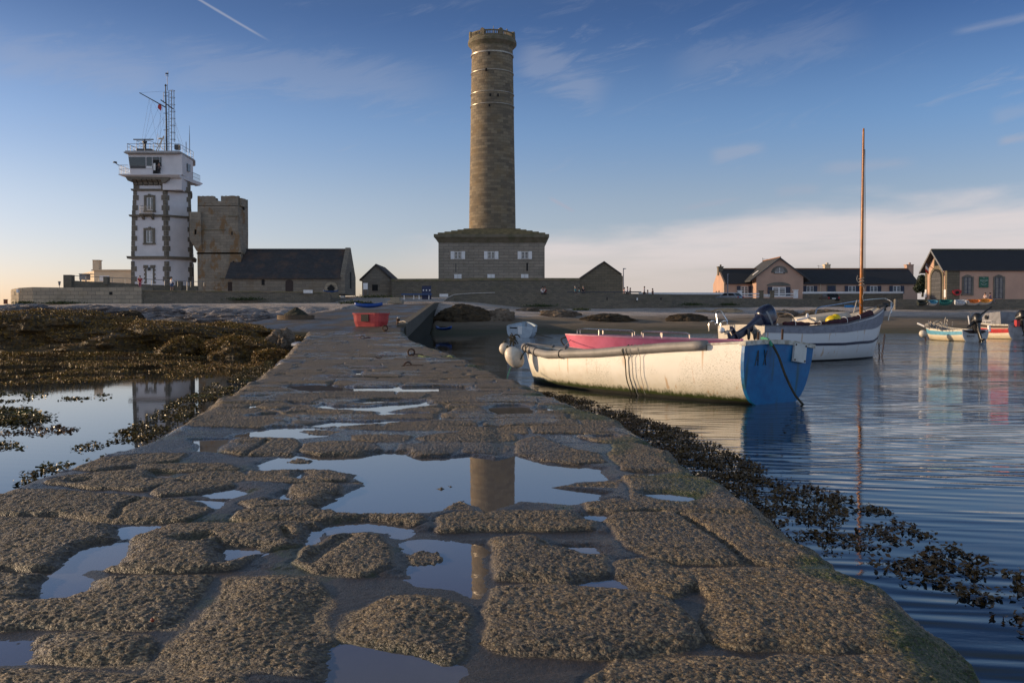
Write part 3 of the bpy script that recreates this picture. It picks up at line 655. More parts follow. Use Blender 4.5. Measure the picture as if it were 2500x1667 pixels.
def make_cam():
    c = bpy.data.cameras.new('camera'); c.sensor_width = 36; c.lens = 36 * F / 2500; c.clip_end = 20000; c.clip_start = .1
    o = bpy.data.objects.new('camera', c); COL.objects.link(o); o.location = (0, 0, CZ); o.rotation_euler = (PI / 2 - PITCH, 0, 0); S.camera = o
    v = S.view_settings; v.view_transform = 'Standard'; v.look = 'None'; v.gamma = 1; v.exposure = EXPO
EXPO = 0.0
# ================================================================== shared building parts
def zof(py, D): return ZY(py, D)
def win(parent, x0, y0, x1, y1, D, shut=None, frame='white', pane='glassg', shutw=12, name='window', bars=(1, 2), proud=.04, nobar=False):
    """window of frame, panes and shutters set in a front at distance D (photograph pixels)"""
    p = P((x0 + x1) / 2, (y0 + y1) / 2, D); W = abs(XY(x1, D) - XY(x0, D)); H = zof(y0, D) - zof(y1, D); z0 = zof(y1, D); xa = XY(x0, D, (y0 + y1) / 2)
    fr = max(.06, W * .06); b = MB()
    for a in (xa, xa + W - fr): b.box(a, a + fr, D - proud, D + .05, z0, z0 + H)
    for a in (z0, z0 + H - fr): b.box(xa + fr, xa + W - fr, D - proud + .002, D + .048, a, a + fr)
    for i in range(bars[0]): c = xa + W * (i + 1) / (bars[0] + 1); b.box(c - fr * .8, c + fr * .8, D - proud - .01, D + .04, z0 + fr, z0 + H - fr)
    for i in range(bars[1]): c = z0 + H * (i + 1) / (bars[1] + 1); b.box(xa + fr, xa + W - fr, D - proud + .004, D + .03, c - fr * .25, c + fr * .25)
    f = b.build(name, K[frame], parent)
    g = MB(); g.box(xa + .01, xa + W - .01, D - .012, D + .02, z0 + .01, z0 + H - .01); g.build('pane', K[pane], f)
    if shut:
        for sx in (x0 - shutw, x1):
            a = XY(sx + .6, D, (y0 + y1) / 2); c = XY(sx + shutw - .6, D, (y0 + y1) / 2); s = MB(); s.box(a, c, D - .09, D - .02, z0 - .05, z0 + H + .05)
            for k in (.2, .8): s.box(a + .04, c - .04, D - .105, D - .09, z0 + H * k - .05, z0 + H * k + .05)
            s.build('shutter', K[shut], parent)
    return f
def rootD(name, px, py, D, *a, **k): return root(name, P(px, py, D), *a, **k)
def gable_roof(b, x0, x1, y0, y1, ze, zr, ov=.35, t=.18, axis='x', mi=0):
    """two slabs; ridge along axis"""
    if axis == 'x':
        ym = (y0 + y1) / 2; s = (zr - ze) / (ym - y0)
        for q in ((y0 - ov, ym), (y1 + ov, ym)):
            z_ = ze - s * ov
            v = [(x0, q[0], z_), (x1, q[0], z_), (x1, q[1], zr), (x0, q[1], zr)]; v += [(x, y, z + t) for x, y, z in v]
            b.add(v, [(3, 2, 1, 0), (4, 5, 6, 7), (0, 1, 5, 4), (1, 2, 6, 5), (2, 3, 7, 6), (3, 0, 4, 7)], mi)
    else:
        xm = (x0 + x1) / 2; s = (zr - ze) / (xm - x0)
        for q in ((x0 - ov, xm), (x1 + ov, xm)):
            z_ = ze - s * ov
            v = [(q[0], y0, z_), (q[0], y1, z_), (q[1], y1, zr), (q[1], y0, zr)]; v += [(x, y, z + t) for x, y, z in v]
            b.add(v, [(3, 2, 1, 0), (4, 5, 6, 7), (0, 1, 5, 4), (1, 2, 6, 5), (2, 3, 7, 6), (3, 0, 4, 7)], mi)
def jag(b, x0, x1, y, z0, z1, n, amp): pass
def textmesh(txt, size, mat, M4, name='lettering', parent=None, ext=.004):
    c = bpy.data.curves.new(name, 'FONT'); c.body = txt; c.size = size; c.extrude = ext; c.align_x = 'CENTER'; c.align_y = 'CENTER'
    o = bpy.data.objects.new('tmp', c); me = bpy.data.meshes.new_from_object(o); bpy.data.objects.remove(o); me.transform(M4)
    me.materials.clear(); me.materials.append(mat); q = bpy.data.objects.new(name, me); COL.objects.link(q)
    if parent is not None: q.parent = parent
    return q
# ================================================================== the tall stone lighthouse without its lantern
def lighthouse():
    D = 143.0; Db = 135.0; cx = P(1202, 400, D).x
    r = root('lighthouse', (cx, D, zof(700, Db)), 'tall round granite lighthouse tower on a square two-storey base', 'lighthouse')
    pxm = D / F * 1.0
    R = lambda w: w / 2 * math.hypot(D, 0) / F * .999
    prof = [(113.6, 575), (113.4, 557), (111, 470), (108.5, 400), (106, 330), (104.5, 263), (102, 190), (99.8, 141), (99.5, 124)]
    shaft = MB(); shaft.lathe([(R(w), zof(y, D)) for w, y in prof] + [(R(99.5), zof(121, D))], (cx, D, 0), 64, cap=True); shaft.build('shaft', K['shaft'], r)
    for y, w, h in ((141, 101.5, 3.6), (184, 102.6, 1.5), (235, 104.2, 1.4), (264, 105.4, 1.5)):
        b = MB(); a = zof(y, D); q = h * D / F; b.lathe([(R(w), a), (R(w) + .07, a), (R(w) + .07, a + q), (R(w), a + q)], (cx, D, 0), 64)
        b.build('stone_ring' if y == 141 else 'metal_band', K['bright'], r, smooth=False)
    g = MB(); g.lathe([(R(99.3), zof(124, D)), (R(101), zof(121, D)), (R(110), zof(116, D)), (R(117.5), zof(112, D)), (R(118), zof(106.5, D)), (R(115.5), zof(105, D)), (R(115.5), zof(102, D)), (R(60), zof(102, D)), (.2, zof(101.8, D))], (cx, D, 0), 64)
    g.build('gallery', K['cornice'], r, smooth=False)
    b = MB(); z0 = zof(102, D); z1 = zof(98.5, D); z2 = zof(92, D); z3 = zof(89, D); Ri = R(106); Ro = R(111.5)
    for a, c in ((z0, z1), (z2, z3)): b.lathe([(Ri, a), (Ro, a), (Ro, c), (Ri, c), (Ri, a)], (cx, D, 0), 64)
    nb = 80
    for k in range(nb):
        a = 2 * PI * (k + .5) / nb; rr = (Ri + Ro) / 2; u = Vector((math.cos(a), math.sin(a), 0)); w = Vector((-u.y, u.x, 0))
        b.obox((cx + u.x * rr, D + u.y * rr, (z1 + z2) / 2), u, w, (0, 0, 1), .10, .055, (z2 - z1) / 2)
    b.build('balustrade', K['cornice'], r)
    for k in range(8):
        a = math.radians(-90 - 68 + 45 * k); u = Vector((math.cos(a), math.sin(a), 0)); w = Vector((-u.y, u.x, 0)); c = Vector((cx, D, 0)) + u * (Ri + Ro) / 2; p = MB(); hw = .32
        rings = []; zt = z3 - .06
        out = [(-hw, z0 + .01)] + [(-hw, zt)] + [(-hw * math.cos(q), zt + hw * math.sin(q)) for q in np.linspace(.3, PI - .3, 7)] + [(hw, zt), (hw, z0 + .01)]
        p.loft([[c + u * s + w * x + Vector((0, 0, z)) for x, z in out] for s in (-.24, .24)]); p.build('post', K['cornice'], r)
    m = MB(); m.tube([(cx + .2, D, z0), (cx + .2, D, zof(64, D))], .07, 6); m.tube([(cx + 2.3, D, z0), (cx + 2.3, D, zof(72, D))], .16, 6); m.build('lightning_rod', K['metal'], r)
    for px, py in ((1197, 233), (1216, 233), (1195, 258), (1187, 171), (1194, 131)):
        p = P(px, py, D - R(100) * .98); d = MB(); d.box(p.x - .13, p.x + .13, D - R(106), D - R(90), p.z - .2, p.z + .2); d.build('slit_window', K['dark'], r)
    # square base
    x0, x1 = XY(1070.6, Db), XY(1329.7, Db); zb = zof(722, Db); zt = zof(581, Db); dep = x1 - x0; yb = Db + dep
    w = MB(); w.box(x0, x1, Db, yb, zb, zt); w.build('wall', K['ashlar'], r)
    c = MB(); X0, X1 = XY(1060, Db), XY(1341, Db); e = x0 - X0; k0, k1, k2 = zof(593, Db), zof(579.5, Db), zof(572.5, Db)
    sq = lambda e_, z: [(x0 - e_, Db - e_, z), (x1 + e_, Db - e_, z), (x1 + e_, yb + e_, z), (x0 - e_, yb + e_, z)]
    c.loft([sq(.01, k0), sq(e * .55, k0 + .5), sq(e, k1), sq(e, k2), sq(e - .5, k2)]); c.build('cornice', K['cornice'], r)
    st = MB(); z = k2 + .002; n = 5
    for k in range(n):
        q = e - .55 - k * .93; h = .24
        st.loft([sq(q, z), sq(q, z + h)]); z += h + .002
        # joints between the stepped slabs
    st.build('stepped_roof', K['roofstone'], r)
    j = MB()
    for k in range(n):
        q = e - .55 - k * .93; zz = k2 + .002 + k * .242
        for i in range(15 - k):
            a = x0 - q + (i + .5) * (x1 - x0 + 2 * q) / (15 - k); j.box(a - .45, a + .45, Db - q - .10, Db - q + .75, zz + .02, zz + .262)
    j.build('roof_slab', K['roofstone'], r)
    for i, (a, b_) in enumerate(((1109.4, 1126.3), (1190.8, 1207.7), (1273, 1289.6))):
        win(r, a, 614.5, b_, 632, Db, shut='white', shutw=9.8, bars=(1, 1))
    for a, b_ in ((1109, 1126.8), (1190, 1207.8), (1272, 1290)):
        s = MB(); xa, xb = XY(a, Db), XY(b_, Db); za, zb_ = zof(682, Db), zof(669.5, Db)
        s.box(xa, (xa + xb) / 2 - .02, Db - .08, Db + .02, za, zb_); s.box((xa + xb) / 2 + .02, xb, Db - .08, Db + .02, za, zb_); s.build('closed_shutter', K['white'], r)
    s = MB(); xm = XY(1287, Db); s.box(xm - .12, xm + .12, Db - .02, Db + .05, zof(661.5, Db), zof(642, Db)); s.build('slit_window', K['dark'], r)
    s = MB(); xm = XY(1113, Db); s.box(xm - .06, xm + .06, Db - .03, Db + .05, zof(664, Db), zof(643, Db)); s.build('drain_pipe', K['darkmetal'], r)
# ================================================================== white signal tower with its radar cabin
def white_tower():
    D = 120.0; m = D / F; zc = lambda y: zof(y, D)
    r = rootD('signal_tower', 388, 712, D, 'white signal tower with grey granite corners, radar cabin and mast on top', 'tower')
    c2 = (2.56, 2.2)
    def plan(xl, xc, xr, xr2, z, o=0.0):
        a, b = XY(xl, D) - o, XY(xc, D); c = b + (xr - xc) * m * 1.02; d = c + .35 + (xr2 - xr) * 0
        y3 = D + 2.2 * (c - b) / c2[0]; y4 = y3 + (xr2 - xr) * m * 3.2
        e = (XY(xr2, D) - 0) * (y4 / D) 
        return [(a, D - o, z), (b + o * .4, D - o, z), (c + o, y3 - o * .6, z), (e + o, y4, z), (XY(xr2, D + 8.2) + o, D + 8.2, z), (a, D + 8.2, z)]
    lv = [(321, 408, 453, 473, 716), (322, 407.5, 453.5, 472.5, 629), (325, 406.5, 452.5, 468.5, 527), (329.5, 405.5, 451, 466.5, 464), (331, 405, 450, 466, 440)]
    rg = [plan(*l[:4], zc(l[4])) for l in lv]
    b = MB(); b.loft(rg); b.build('wall', K['whitewall'], r)
    at = lambda i, y: np.interp(-y, [-l[4] for l in lv], [l[i] for l in lv])
    for y, o, h in ((629, .42, .34), (527, .28, .24), (464, .24, .24)):
        l = [at(i, y) for i in range(4)]; s = MB(); q = plan(*l, zc(y + h * 9), o); q2 = plan(*l, zc(y - h * 9), o + .08)
        s.loft([plan(*l, zc(y + h * 9), o * .3), q, q2, plan(*l, zc(y - h * 9) + .01, o * .2)]); s.build('string_course', K['quoin'], r)
    # corner stones, long and short in turn
    for ci in range(4):
        s = MB(); y = 712; k = 0
        while y > 442:
            if min(abs(y - 6 - q) for q in (629, 527, 464)) > 4:
                p = plan(*[at(i, y - 6) for i in range(4)], 0); c = Vector((p[ci][0], p[ci][1], 0)); pr = Vector(p[ci - 1][:2] + (0,)); nx = Vector(p[ci + 1][:2] + (0,)); z0, z1 = zc(y), zc(y - 12.2)
                for dv in ((pr - c).normalized(), (nx - c).normalized()):
                    ln = (.30 if k % 2 else .52) * (.9 if ci else 1.25)
                    nrm = Vector((dv.y, -dv.x, 0))
                    if nrm.y > 0 and ci < 3: nrm = -nrm
                    if ci == 0 and abs(dv.y) > .9: nrm = Vector((-1, 0, 0))
                    cc = c + dv * ln / 2; s.obox((cc.x, cc.y, (z0 + z1) / 2), dv, nrm, (0, 0, 1), ln / 2 + .04, .07, (z1 - z0) / 2 - .012)
            y -= 12.4; k += 1
        s.build('quoin', K['quoin'], r)
    for y0, y1, x0, x1, dy in ((482, 513, 360, 376, 1), (562, 592, 358, 374.5, 1)):
        s = MB(); xa, xb = XY(x0 - 5.5, D), XY(x1 + 5.5, D)
        s.box(xa, XY(x0, D), D - .12, D + .2, zc(y1 + 3), zc(y0 - 5)); s.box(XY(x1, D), xb, D - .12, D + .2, zc(y1 + 3), zc(y0 - 5)); s.box(XY(x0, D), XY(x1, D), D - .13, D + .19, zc(y0), zc(y0 - 5.5))
        s.box(XY(365, D), XY(370, D), D - .2, D + .2, zc(y0 - .5), zc(y0 - 8)); s.box(xa - .08, xb + .08, D - .2, D + .2, zc(y1 + 5), zc(y1 + 1.5)); s.build('window_surround', K['quoin'], r)
        win(r, x0, y0, x1, y1, D - .02, bars=(1, 0), pane='glassg')
    s = MB(); xa, xb = XY(347, D), XY(380, D); s.box(xa, xb, D - .75, D, zc(526), zc(523))
    for q in (353, 376): c = XY(q, D); s.prism([(D - .7, zc(526)), (D - .02, zc(526)), (D - .02, zc(537)), (D - .3, zc(534))], c - .14, c + .14, 'x')
    s.build('small_balcony', K['quoin'], r)
    s = MB(); rl = MB()
    for x in np.linspace(349, 378, 14): rl.tube([(XY(x, D), D - .7, zc(523)), (XY(x, D), D - .7, zc(504))], .018, 4)
    for y in (504, 512): rl.tube([(XY(349, D), D - .7, zc(y)), (XY(378, D), D - .7, zc(y))], .022, 4)
    rl.build('balcony_rail', K['metal'], r)
    s = MB(); d0, d1 = 358.5, 374
    for i in range(9):
        y = 692 - i * 5; w = 3.4 if i % 2 else 6
        s.box(XY(d0 - w, D), XY(d0, D), D - .09, D + .1, zc(y), zc(y - 4.8)); s.box(XY(d1, D), XY(d1 + w, D), D - .09, D + .1, zc(y), zc(y - 4.8))
    for x0, x1 in ((351, 362), (368, 379)): s.box(XY(x0, D), XY(x1, D), D - .12, D + .1, zc(655), zc(647.5))
    s.build('door_surround', K['quoin'], r)
    s = MB(); s.box(XY(358.7, D), XY(373.8, D), D - .05, D + .05, zc(697), zc(655)); s.box(XY(358.7, D), XY(373.8, D), D - .07, D - .05, zc(665.2), zc(664.2)); s.build('door', K['white'], r)
    s = MB(); s.ell((XY(366, D), D - .25, zc(657)), .22, .2, .22); s.build('wall_lamp', K['darkmetal'], r)
    for y0, y1 in ((487, 512), (566, 588), (652, 676)):      # windows on the narrow right side
        ym = (y0 + y1) / 2; q = plan(*[at(i, ym) for i in range(4)], 0); A1, A2 = Vector(q[2][:2] + (0,)), Vector(q[3][:2] + (0,)); dv = (A2 - A1); cc = A1 + dv * .42; nn = Vector((dv.y, -dv.x, 0)).normalized(); s = MB(); s.obox((cc.x, cc.y, (zof(y0, D + 4) + zof(y1, D + 4)) / 2), dv, nn, (0, 0, 1), .5, .05, (zof(y0, D + 4) - zof(y1, D + 4)) / 2); s.build('side_window', K['dark'], r)
    # corbels under the gallery
    for x in list(np.linspace(335, 398, 6)):
        s = MB(); c = XY(x, D); s.prism([(D + .1, zc(437)), (D - .95, zc(437)), (D - .85, zc(442)), (D - .4, zc(446)), (D - .25, zc(452)), (D + .1, zc(454))], c - .28, c + .28, 'x'); s.build('corbel', K['quoin'], r)
    s = MB(); s.prism([(XY(316, D), zc(434)), (XY(424, D), zc(434)), (XY(420, D), zc(442)), (XY(410, D), zc(449)), (XY(404, D), zc(449)), (XY(402, D), zc(440)), (XY(334, D), zc(440)), (XY(330, D), zc(447)), (XY(322, D), zc(444))], D - .98, D + 3, 'y'); s.build('corbel_table', K['quoin'], r)
    # gallery slab and cabin
    zb = zc(428.5); x = lambda px, DD=D: XY(px, DD)
    s = MB(); s.loft([[(x(322), D - .9, zc(435)), (x(449), D - .9, zc(437)), (x(452), D + 6, zc(437)), (x(322), D + 6, zc(435))], [(x(302.5), D - 1.3, zc(431)), (x(449), D - 1.3, zc(431)), (x(453), D + 7, zc(431)), (x(302.5), D + 7, zc(431))], [(x(302.5), D - 1.3, zb), (x(446), D - 1.3, zb), (x(453), D + 7, zb), (x(302.5), D + 7, zb)]]); s.build('gallery_slab', K['whitewall'], r)
    pl = lambda l, c, e, d2, z, f=0: [(x(l), D - .5 - f, z), (x(c), D - .5 - f, z), (XY(e, D + d2), D + d2, z), (XY(e, D + 8), D + 8, z), (x(l), D + 8, z)]
    s = MB(); s.loft([pl(403, 449, 466, 4.6, zc(465)), pl(403, 450.5, 468, 4.6, zc(436)), ]); s.build('stair_bay', K['whitewall'], r)
    s = MB(); s.loft([pl(325.5, 451, 474, 4.8, zb), pl(320, 450, 474, 4.8, zc(378))]); s.build('cabin', K['whitewall'], r)
    s = MB(); rf = lambda z, g: [(x(314 - g), D - 1.1 - g * .05, z), (x(450 + g), D - 1.1 - g * .05, z), (XY(480 + g, D + 5.4), D + 5.4, z), (XY(480 + g, D + 9), D + 9, z), (x(314 - g), D + 9, z)]
    s.loft([rf(zc(378.5), -3), rf(zc(376.5), 0), rf(zc(374.5), 0)]); s.loft([rf(zc(374.5) + .004, -2.5), rf(zc(371.5), -2.5)]); s.build('roof_slab', K['roofw'], r)
    for a, b_, y0, y1 in ((321.8, 362, 385.5, 407), (365, 377.5, 385.5, 407), (380, 395, 385.5, 391), (397, 401, 385.5, 408)):
        s = MB(); l0 = 0 if a > 325 else 2.9
        q = [(x(a), zc(y0)), (x(b_), zc(y0)), (x(b_), zc(y1)), (x(a + l0), zc(y1))]
        s.prism(q, D - .56, D - .46, 'y'); s.build('cabin_window', K['glass'], r)
    s = MB(); s.box(x(326), x(362.5), D - .6, D - .5, zc(413), zc(407.6)); s.build('window_grille', K['darkmetal'], r)
    s = MB(); s.box(x(365), x(379), D - .6, D - .5, zc(413.5), zc(407.6)); s.build('cabin_panel', K['white'], r)
    s = MB(); s.box(x(380.5), x(395.3), D - .58, D - .5, zb, zc(392)); s.build('cabin_doorway', K['dark'], r)
    s = MB(); s.box(x(382), x(387), D - .64, D - .58, zc(418), zc(401)); s.build('open_door_leaf', K['white'], r)
    s = MB(); s.box(XY(463, D + 2.3) , XY(466, D + 2.3), D + 1.6, D + 2.6, zof(419, D + 2), zof(401, D + 2)); s.build('side_window', K['glassg'], r)
    def rail(pts, y0, y1, n, name, par=r, posts=True):
        b = MB(); P_ = [Vector(p) for p in pts]
        for k in (y0, (y0 + y1) / 2 if not posts else None):
            if k is None: continue
            b.tube([p + Vector((0, 0, k)) for p in P_], .03, 5)
        if posts: b.tube([p + Vector((0, 0, y0 * .55)) for p in P_], .02, 4)
        for a, c in zip(P_[:-1], P_[1:]):
            nn = max(1, int((c - a).length / n))
            for i in range(nn + 1): q = a + (c - a) * i / nn; b.tube([q, q + Vector((0, 0, y0))], .018, 4)
        return b.build(name, K['metal'], par)
    z = zb; rail([(x(325), D - 1.2, z), (x(303.5), D - 1.2, z), (x(303.5), D + 5, z)], 1.15, 0, .28, 'gallery_rail')
    s = MB(); s.tube([(x(303.5), D - 1.2, z + 1.1), (x(297), D - 1.25, z + 1.35), (x(294.5), D - 1.25, z + 1.45)], .05, 5); s.lathe([(.02, 0), (.28, .02), (.22, .18), (.02, .2)], (x(294.5), D - 1.25, z + 1.42), 10); s.build('navigation_lamp', K['darkmetal'], r)
    z = zc(371.5); rail([(x(320.5), D + 5, z), (x(320.5), D - .8, z), (x(350), D + 7, z) if 0 else (x(320.5), D - .8, z)], .97 * (D * 18 / F) / 1.0, 0, .9, 'roof_rail')
    H = (371.5 - 354.5) * m
    rail([(x(321), D - .8, z), (x(446), D - .8, z), (XY(475, D + 5), D + 5, z), (XY(475, D + 8.6), D + 8.6, z), (x(321), D + 8.6, z), (x(321), D - .8, z)], H, 0, 1.0, 'roof_rail')
    rail([(XY(478.5, D + 5), D + 4.2, zof(445, D + 5)), (XY(478.5, D + 5), D + 7, zof(445, D + 5))], 1.2, 0, .3, 'rear_gallery_rail')
    s = MB(); s.loft([[(XY(468, D + 5), D + 4, zof(443, D + 5)), (XY(479.5, D + 5), D + 4, zof(447.5, D + 5)), (XY(479.5, D + 5), D + 7, zof(447.5, D + 5)), (XY(468, D + 5), D + 7, zof(443, D + 5))], [(XY(468, D + 5), D + 4, zof(450, D + 5)), (XY(479.5, D + 5), D + 4, zof(448.5, D + 5)), (XY(479.5, D + 5), D + 7, zof(448.5, D + 5)), (XY(468, D + 5), D + 7, zof(450, D + 5))]]); s.build('rear_gallery', K['whitewall'], r)
    # radar, mast and aerials
    y0 = D + 2.5; q = lambda px, py: P(px, py, y0)
    s = MB(); a, b_ = q(326, 341), q(374.5, 341); s.box(a.x, b_.x, y0 - .12, y0 + .12, q(0, 342.2).z, q(0, 339.8).z); s.build('radar_arm', K['metal'], r)
    s = MB(); c = q(349.5, 0).x; s.lathe([(.2, q(0, 372).z), (.2, q(0, 350).z), (.32, q(0, 349).z), (.32, q(0, 344.5).z), (.12, q(0, 344).z), (.1, q(0, 341.5).z)], (c, y0, 0), 12, cap=True); s.build('radar_pedestal', K['darkmetal'], r)
    rail([(q(337, 0).x, y0 - 1, q(0, 366).z), (q(370, 0).x, y0 - 1, q(0, 366).z), (q(372, 0).x, y0 + 1, q(0, 366).z), (q(337, 0).x, y0 + 1, q(0, 366).z), (q(337, 0).x, y0 - 1, q(0, 366).z)], 1.0, 0, .7, 'radar_platform_rail')
    s = MB(); s.box(q(337, 0).x, q(372, 0).x, y0 - 1, y0 + 1, q(0, 371.5).z, q(0, 366.5).z); s.build('radar_platform', K['darkmetal'], r)
    s = MB(); s.tube([q(407, 372), q(406.3, 300), q(405, 250), q(404.3, 211)], [.14, .12, .1, .07], 8); s.lathe([(.1, 0), (.16, .1), (.02, .3)], q(404.3, 211), 8)
    for py in (226, 235, 277, 318): s.tube([q(399, py), q(411, py)], .04, 4)
    s.tube([q(399.5, 250), q(399.3, 226)], .03, 4); s.tube([q(409, 222), q(407.7, 178)], .035, 4); s.tube([q(404.3, 180), q(411, 180)], .09, 5); s.tube([q(404.5, 186), q(404.5, 178)], .03, 4); s.tube([q(410.5, 188), q(409.8, 174)], .03, 4)
    mast = s.build('mast', K['darkmetal'], r)
    s = MB(); s.tube([q(340.5, 227), q(406, 263.5)], [.06, .09], 6); s.tube([q(392.5, 244.5), q(423, 266.5)], .08, 6); s.build('yard', K['darkmetal'], mast)
    s = MB()
    for p0, p1 in (((340.5, 227), (404, 223)), ((364, 242), (347, 340)), ((372, 247), (353, 340)), ((364, 242), (385, 355)), ((372, 247), (402, 300)), ((388, 262), (353, 342)), ((402, 285), (361, 345)), ((402, 290), (385, 350)), ((392, 252), (391, 345)), ((396, 262), (404, 345)), ((427, 295), (449, 362)), ((427, 325), (452, 372)), ((428, 268), (428, 358)), ((428, 300), (437, 352)), ((399, 250), (375, 372))): s.tube([q(*p0), q(*p1)], .011, 3)
    s.build('stay_wire', K['darkmetal'], mast)
    s = MB()
    for px in (412.5, 424.8): s.tube([q(px, 221), q(px + (.6 if px > 420 else 0), 372 if px < 420 else 347)], .05, 5)
    s.tube([q(419, 221), q(419, 372)], .06, 5)
    for py in list(range(222, 348, 17)):
        z_ = q(0, py).z; c = q(418.7, 0).x; s.tube([(c + .34 * math.cos(t), y0 + .34 * math.sin(t), z_) for t in np.linspace(0, 2 * PI, 13)[:-1]], .025, 4, closed=True)
        s.tube([q(412.5, py + 8), q(419, py + 8)], .02, 4)
    for py in range(226, 370, 6): s.tube([q(409, py), q(413, py)], .02, 4)
    s.build('caged_ladder', K['metal'], r)
    s = MB(); s.tube([q(400, 332), q(379, 372)], .06, 5); s.tube([q(400, 332), q(385, 372)], .05, 5); s.tube([q(400, 332), q(402, 372)], .06, 5); s.tube([q(382, 351), q(402, 367)], .04, 4); s.tube([q(379, 350), q(392, 352)], .04, 4); s.lathe([(.02, 0), (.3, .05), (.2, .2), (.02, .24)], q(392, 341), 10); s.tube([q(385.5, 350), q(385.5, 327)], .025, 4); s.build('signal_frame', K['cream'], r)
    s = MB(); s.box(q(424, 0).x, q(435.5, 0).x, y0 - .3, y0 + .3, q(0, 366).z, q(0, 354).z); s.build('equipment_box', K['darkmetal'], r)
    for px, y_, yt in ((451, 372, 345), (459.5, 372, 307)): s = MB(); c = P(px, 0, D + 1.5).x; s.tube([(c, D + 1.5, zof(y_, D + 1.5)), (c, D + 1.5, zof(338 if yt < 320 else 349, D + 1.5)), (c, D + 1.5, zof(yt, D + 1.5))], [.05, .05, .015], 5); s.build('whip_aerial', K['metal'], r)
    fl = MB(); vs = [q(386, 256), q(393.5, 254), q(394.6, 263), q(393, 271), q(389, 268), q(385, 264)]; fl.add([v + Vector((0, -.03 * (i % 2), 0)) for i, v in enumerate(vs)] + [v + Vector((0, .03, 0)) for v in vs], [(0, 1, 2, 3, 4, 5), (11, 10, 9, 8, 7, 6)] + [(i, (i + 1) % 6, 6 + (i + 1) % 6, 6 + i) for i in range(6)]); o = fl.build('signal_flag', K['red'], r)
K['bright'] = M('pale_smooth_band', (.34, .29, .23), .36, metal=.35, bump=.05); K['roofw'] = M('grey_roof_edge', (.42, .41, .42), .8)
# ================================================================== old fortified tower and chapel
def stone_tower():
    D = 118.0; zc = lambda y: zof(y, D); x = lambda p: XY(p, D)
    r = rootD('fortified_tower', 540, 712, D, 'square old granite watchtower with broken battlements and orange lichen', 'tower')
    def pl(l, c, e, z, dc=2.4): a, b, d = x(l), x(c), x(e); return [(a, D, z), (b, D, z), (XY(e, D + dc), D + dc, z), (XY(e, D + 8.5), D + 8.5, z), (a, D + 8.5, z)]
    b = MB(); b.loft([pl(482, 584, 586, zc(716)), pl(482.5, 585, 587, zc(678)), pl(482.5, 590, 601, zc(619)), ]); b.loft([pl(482.5, 590, 606, zc(618.9)), pl(483.5, 582.5, 607, zc(560)), pl(483.8, 582.5, 607, zc(502))]); b.build('wall', K['towerS'], r)
    s = MB(); s.loft([pl(481, 592, 603, zc(620.5)), pl(480.5, 593, 605, zc(616.5))]); s.build('string_course', K['cornice'], r)
    def mer(a, c, y, yb=503, d0=0, d1=.8): 
        q = MB(); n = max(3, int((c - a) / 4)); xs = np.linspace(a, c, n + 1); pts = [(x(a), zc(yb))] + [(x(v), zc(y + random.uniform(-.9, .9))) for v in xs] + [(x(c), zc(yb))]
        q.prism(pts, D + d0, D + d1, 'y'); q.build('battlement', K['towerS'], r)
    mer(484, 523.5, 479); mer(523.5, 529.5, 483); mer(529.5, 541, 490.5); mer(541, 583, 478.5)
    q = MB(); A_, B_ = Vector((x(583), D, 0)), Vector((XY(594, D + 1.1), D + 1.1, 0)); dv = (B_ - A_); q.obox(A_ + dv / 2 + Vector((0, .35, (zc(503) + zc(483)) / 2)), dv, Vector((-dv.y, dv.x, 0)), (0, 0, 1), dv.length / 2, .35, (zc(483) - zc(503)) / 2); q.build('battlement', K['towerS'], r)
    q = MB(); q.loft([[(XY(595, D + 2), D + 2, z_), (XY(607, D + 2.4), D + 2.4, z_), (XY(607, D + 8.4), D + 8.4, z_), (XY(600, D + 8.4), D + 8.4, z_)] for z_ in (zof(505, D + 2), zof(487, D + 2))]); q.box(x(484), x(485) + .5, D + .8, D + 8.4, zc(503), zc(487)); q.box(x(484), XY(604, D + 8.4), D + 7.8, D + 8.45, zc(503), zc(492)); q.build('rear_parapet', K['towerS'], r)
    # projecting turret with an opening the sky shows through
    t0 = MB(); f = lambda a, c, y0, y1, e=0: t0.box(x(a), x(c), D - .35, D + 1.4, zc(y1), zc(y0))
    f(466.5, 494, 518, 561); f(466.5, 477.8, 561, 573.5); f(483.2, 494, 561, 573.5); f(466.5, 494, 573.5, 585)
    t0.loft([[(x(466.5), D - .35, zc(585)), (x(494), D - .35, zc(585)), (x(494), D + 1.4, zc(585)), (x(466.5), D + 1.4, zc(585))], [(x(481), D - .05, zc(613)), (x(494), D - .05, zc(613)), (x(494), D + 1.4, zc(613)), (x(481), D + 1.4, zc(613))]])
    t0.box(x(471), x(490), D - .2, D + 1, zc(514.5), zc(512)) if 0 else None; t0.build('corner_turret', K['towerS'], r)
    for a, c, y0, y1 in ((566, 569, 566, 574), (568.5, 572.5, 637.5, 651), (595, 597.3, 492, 512)):
        q = MB(); dd = 0 if a < 580 else 1.0; q.box(XY(a, D + dd), XY(c, D + dd), D - .03 + dd, D + .3 + dd, zof(y1, D + dd), zof(y0, D + dd)); q.build('slit_window', K['dark'], r)
    q = MB(); q.box(x(556.5), x(573), D - .05, D + .2, zc(712), zc(688.5)); q.build('door', K['door'], r)
    q = MB(); q.box(x(538), x(553), D - .18, D + .1, zc(681), zc(678.5)); q.box(x(558), x(584), D - .1, D + .1, zc(528.5), zc(527)); q.box(x(497), x(552), D - .1, D + .1, zc(562), zc(560.5)); q.build('stone_ledge', K['cornice'], r)
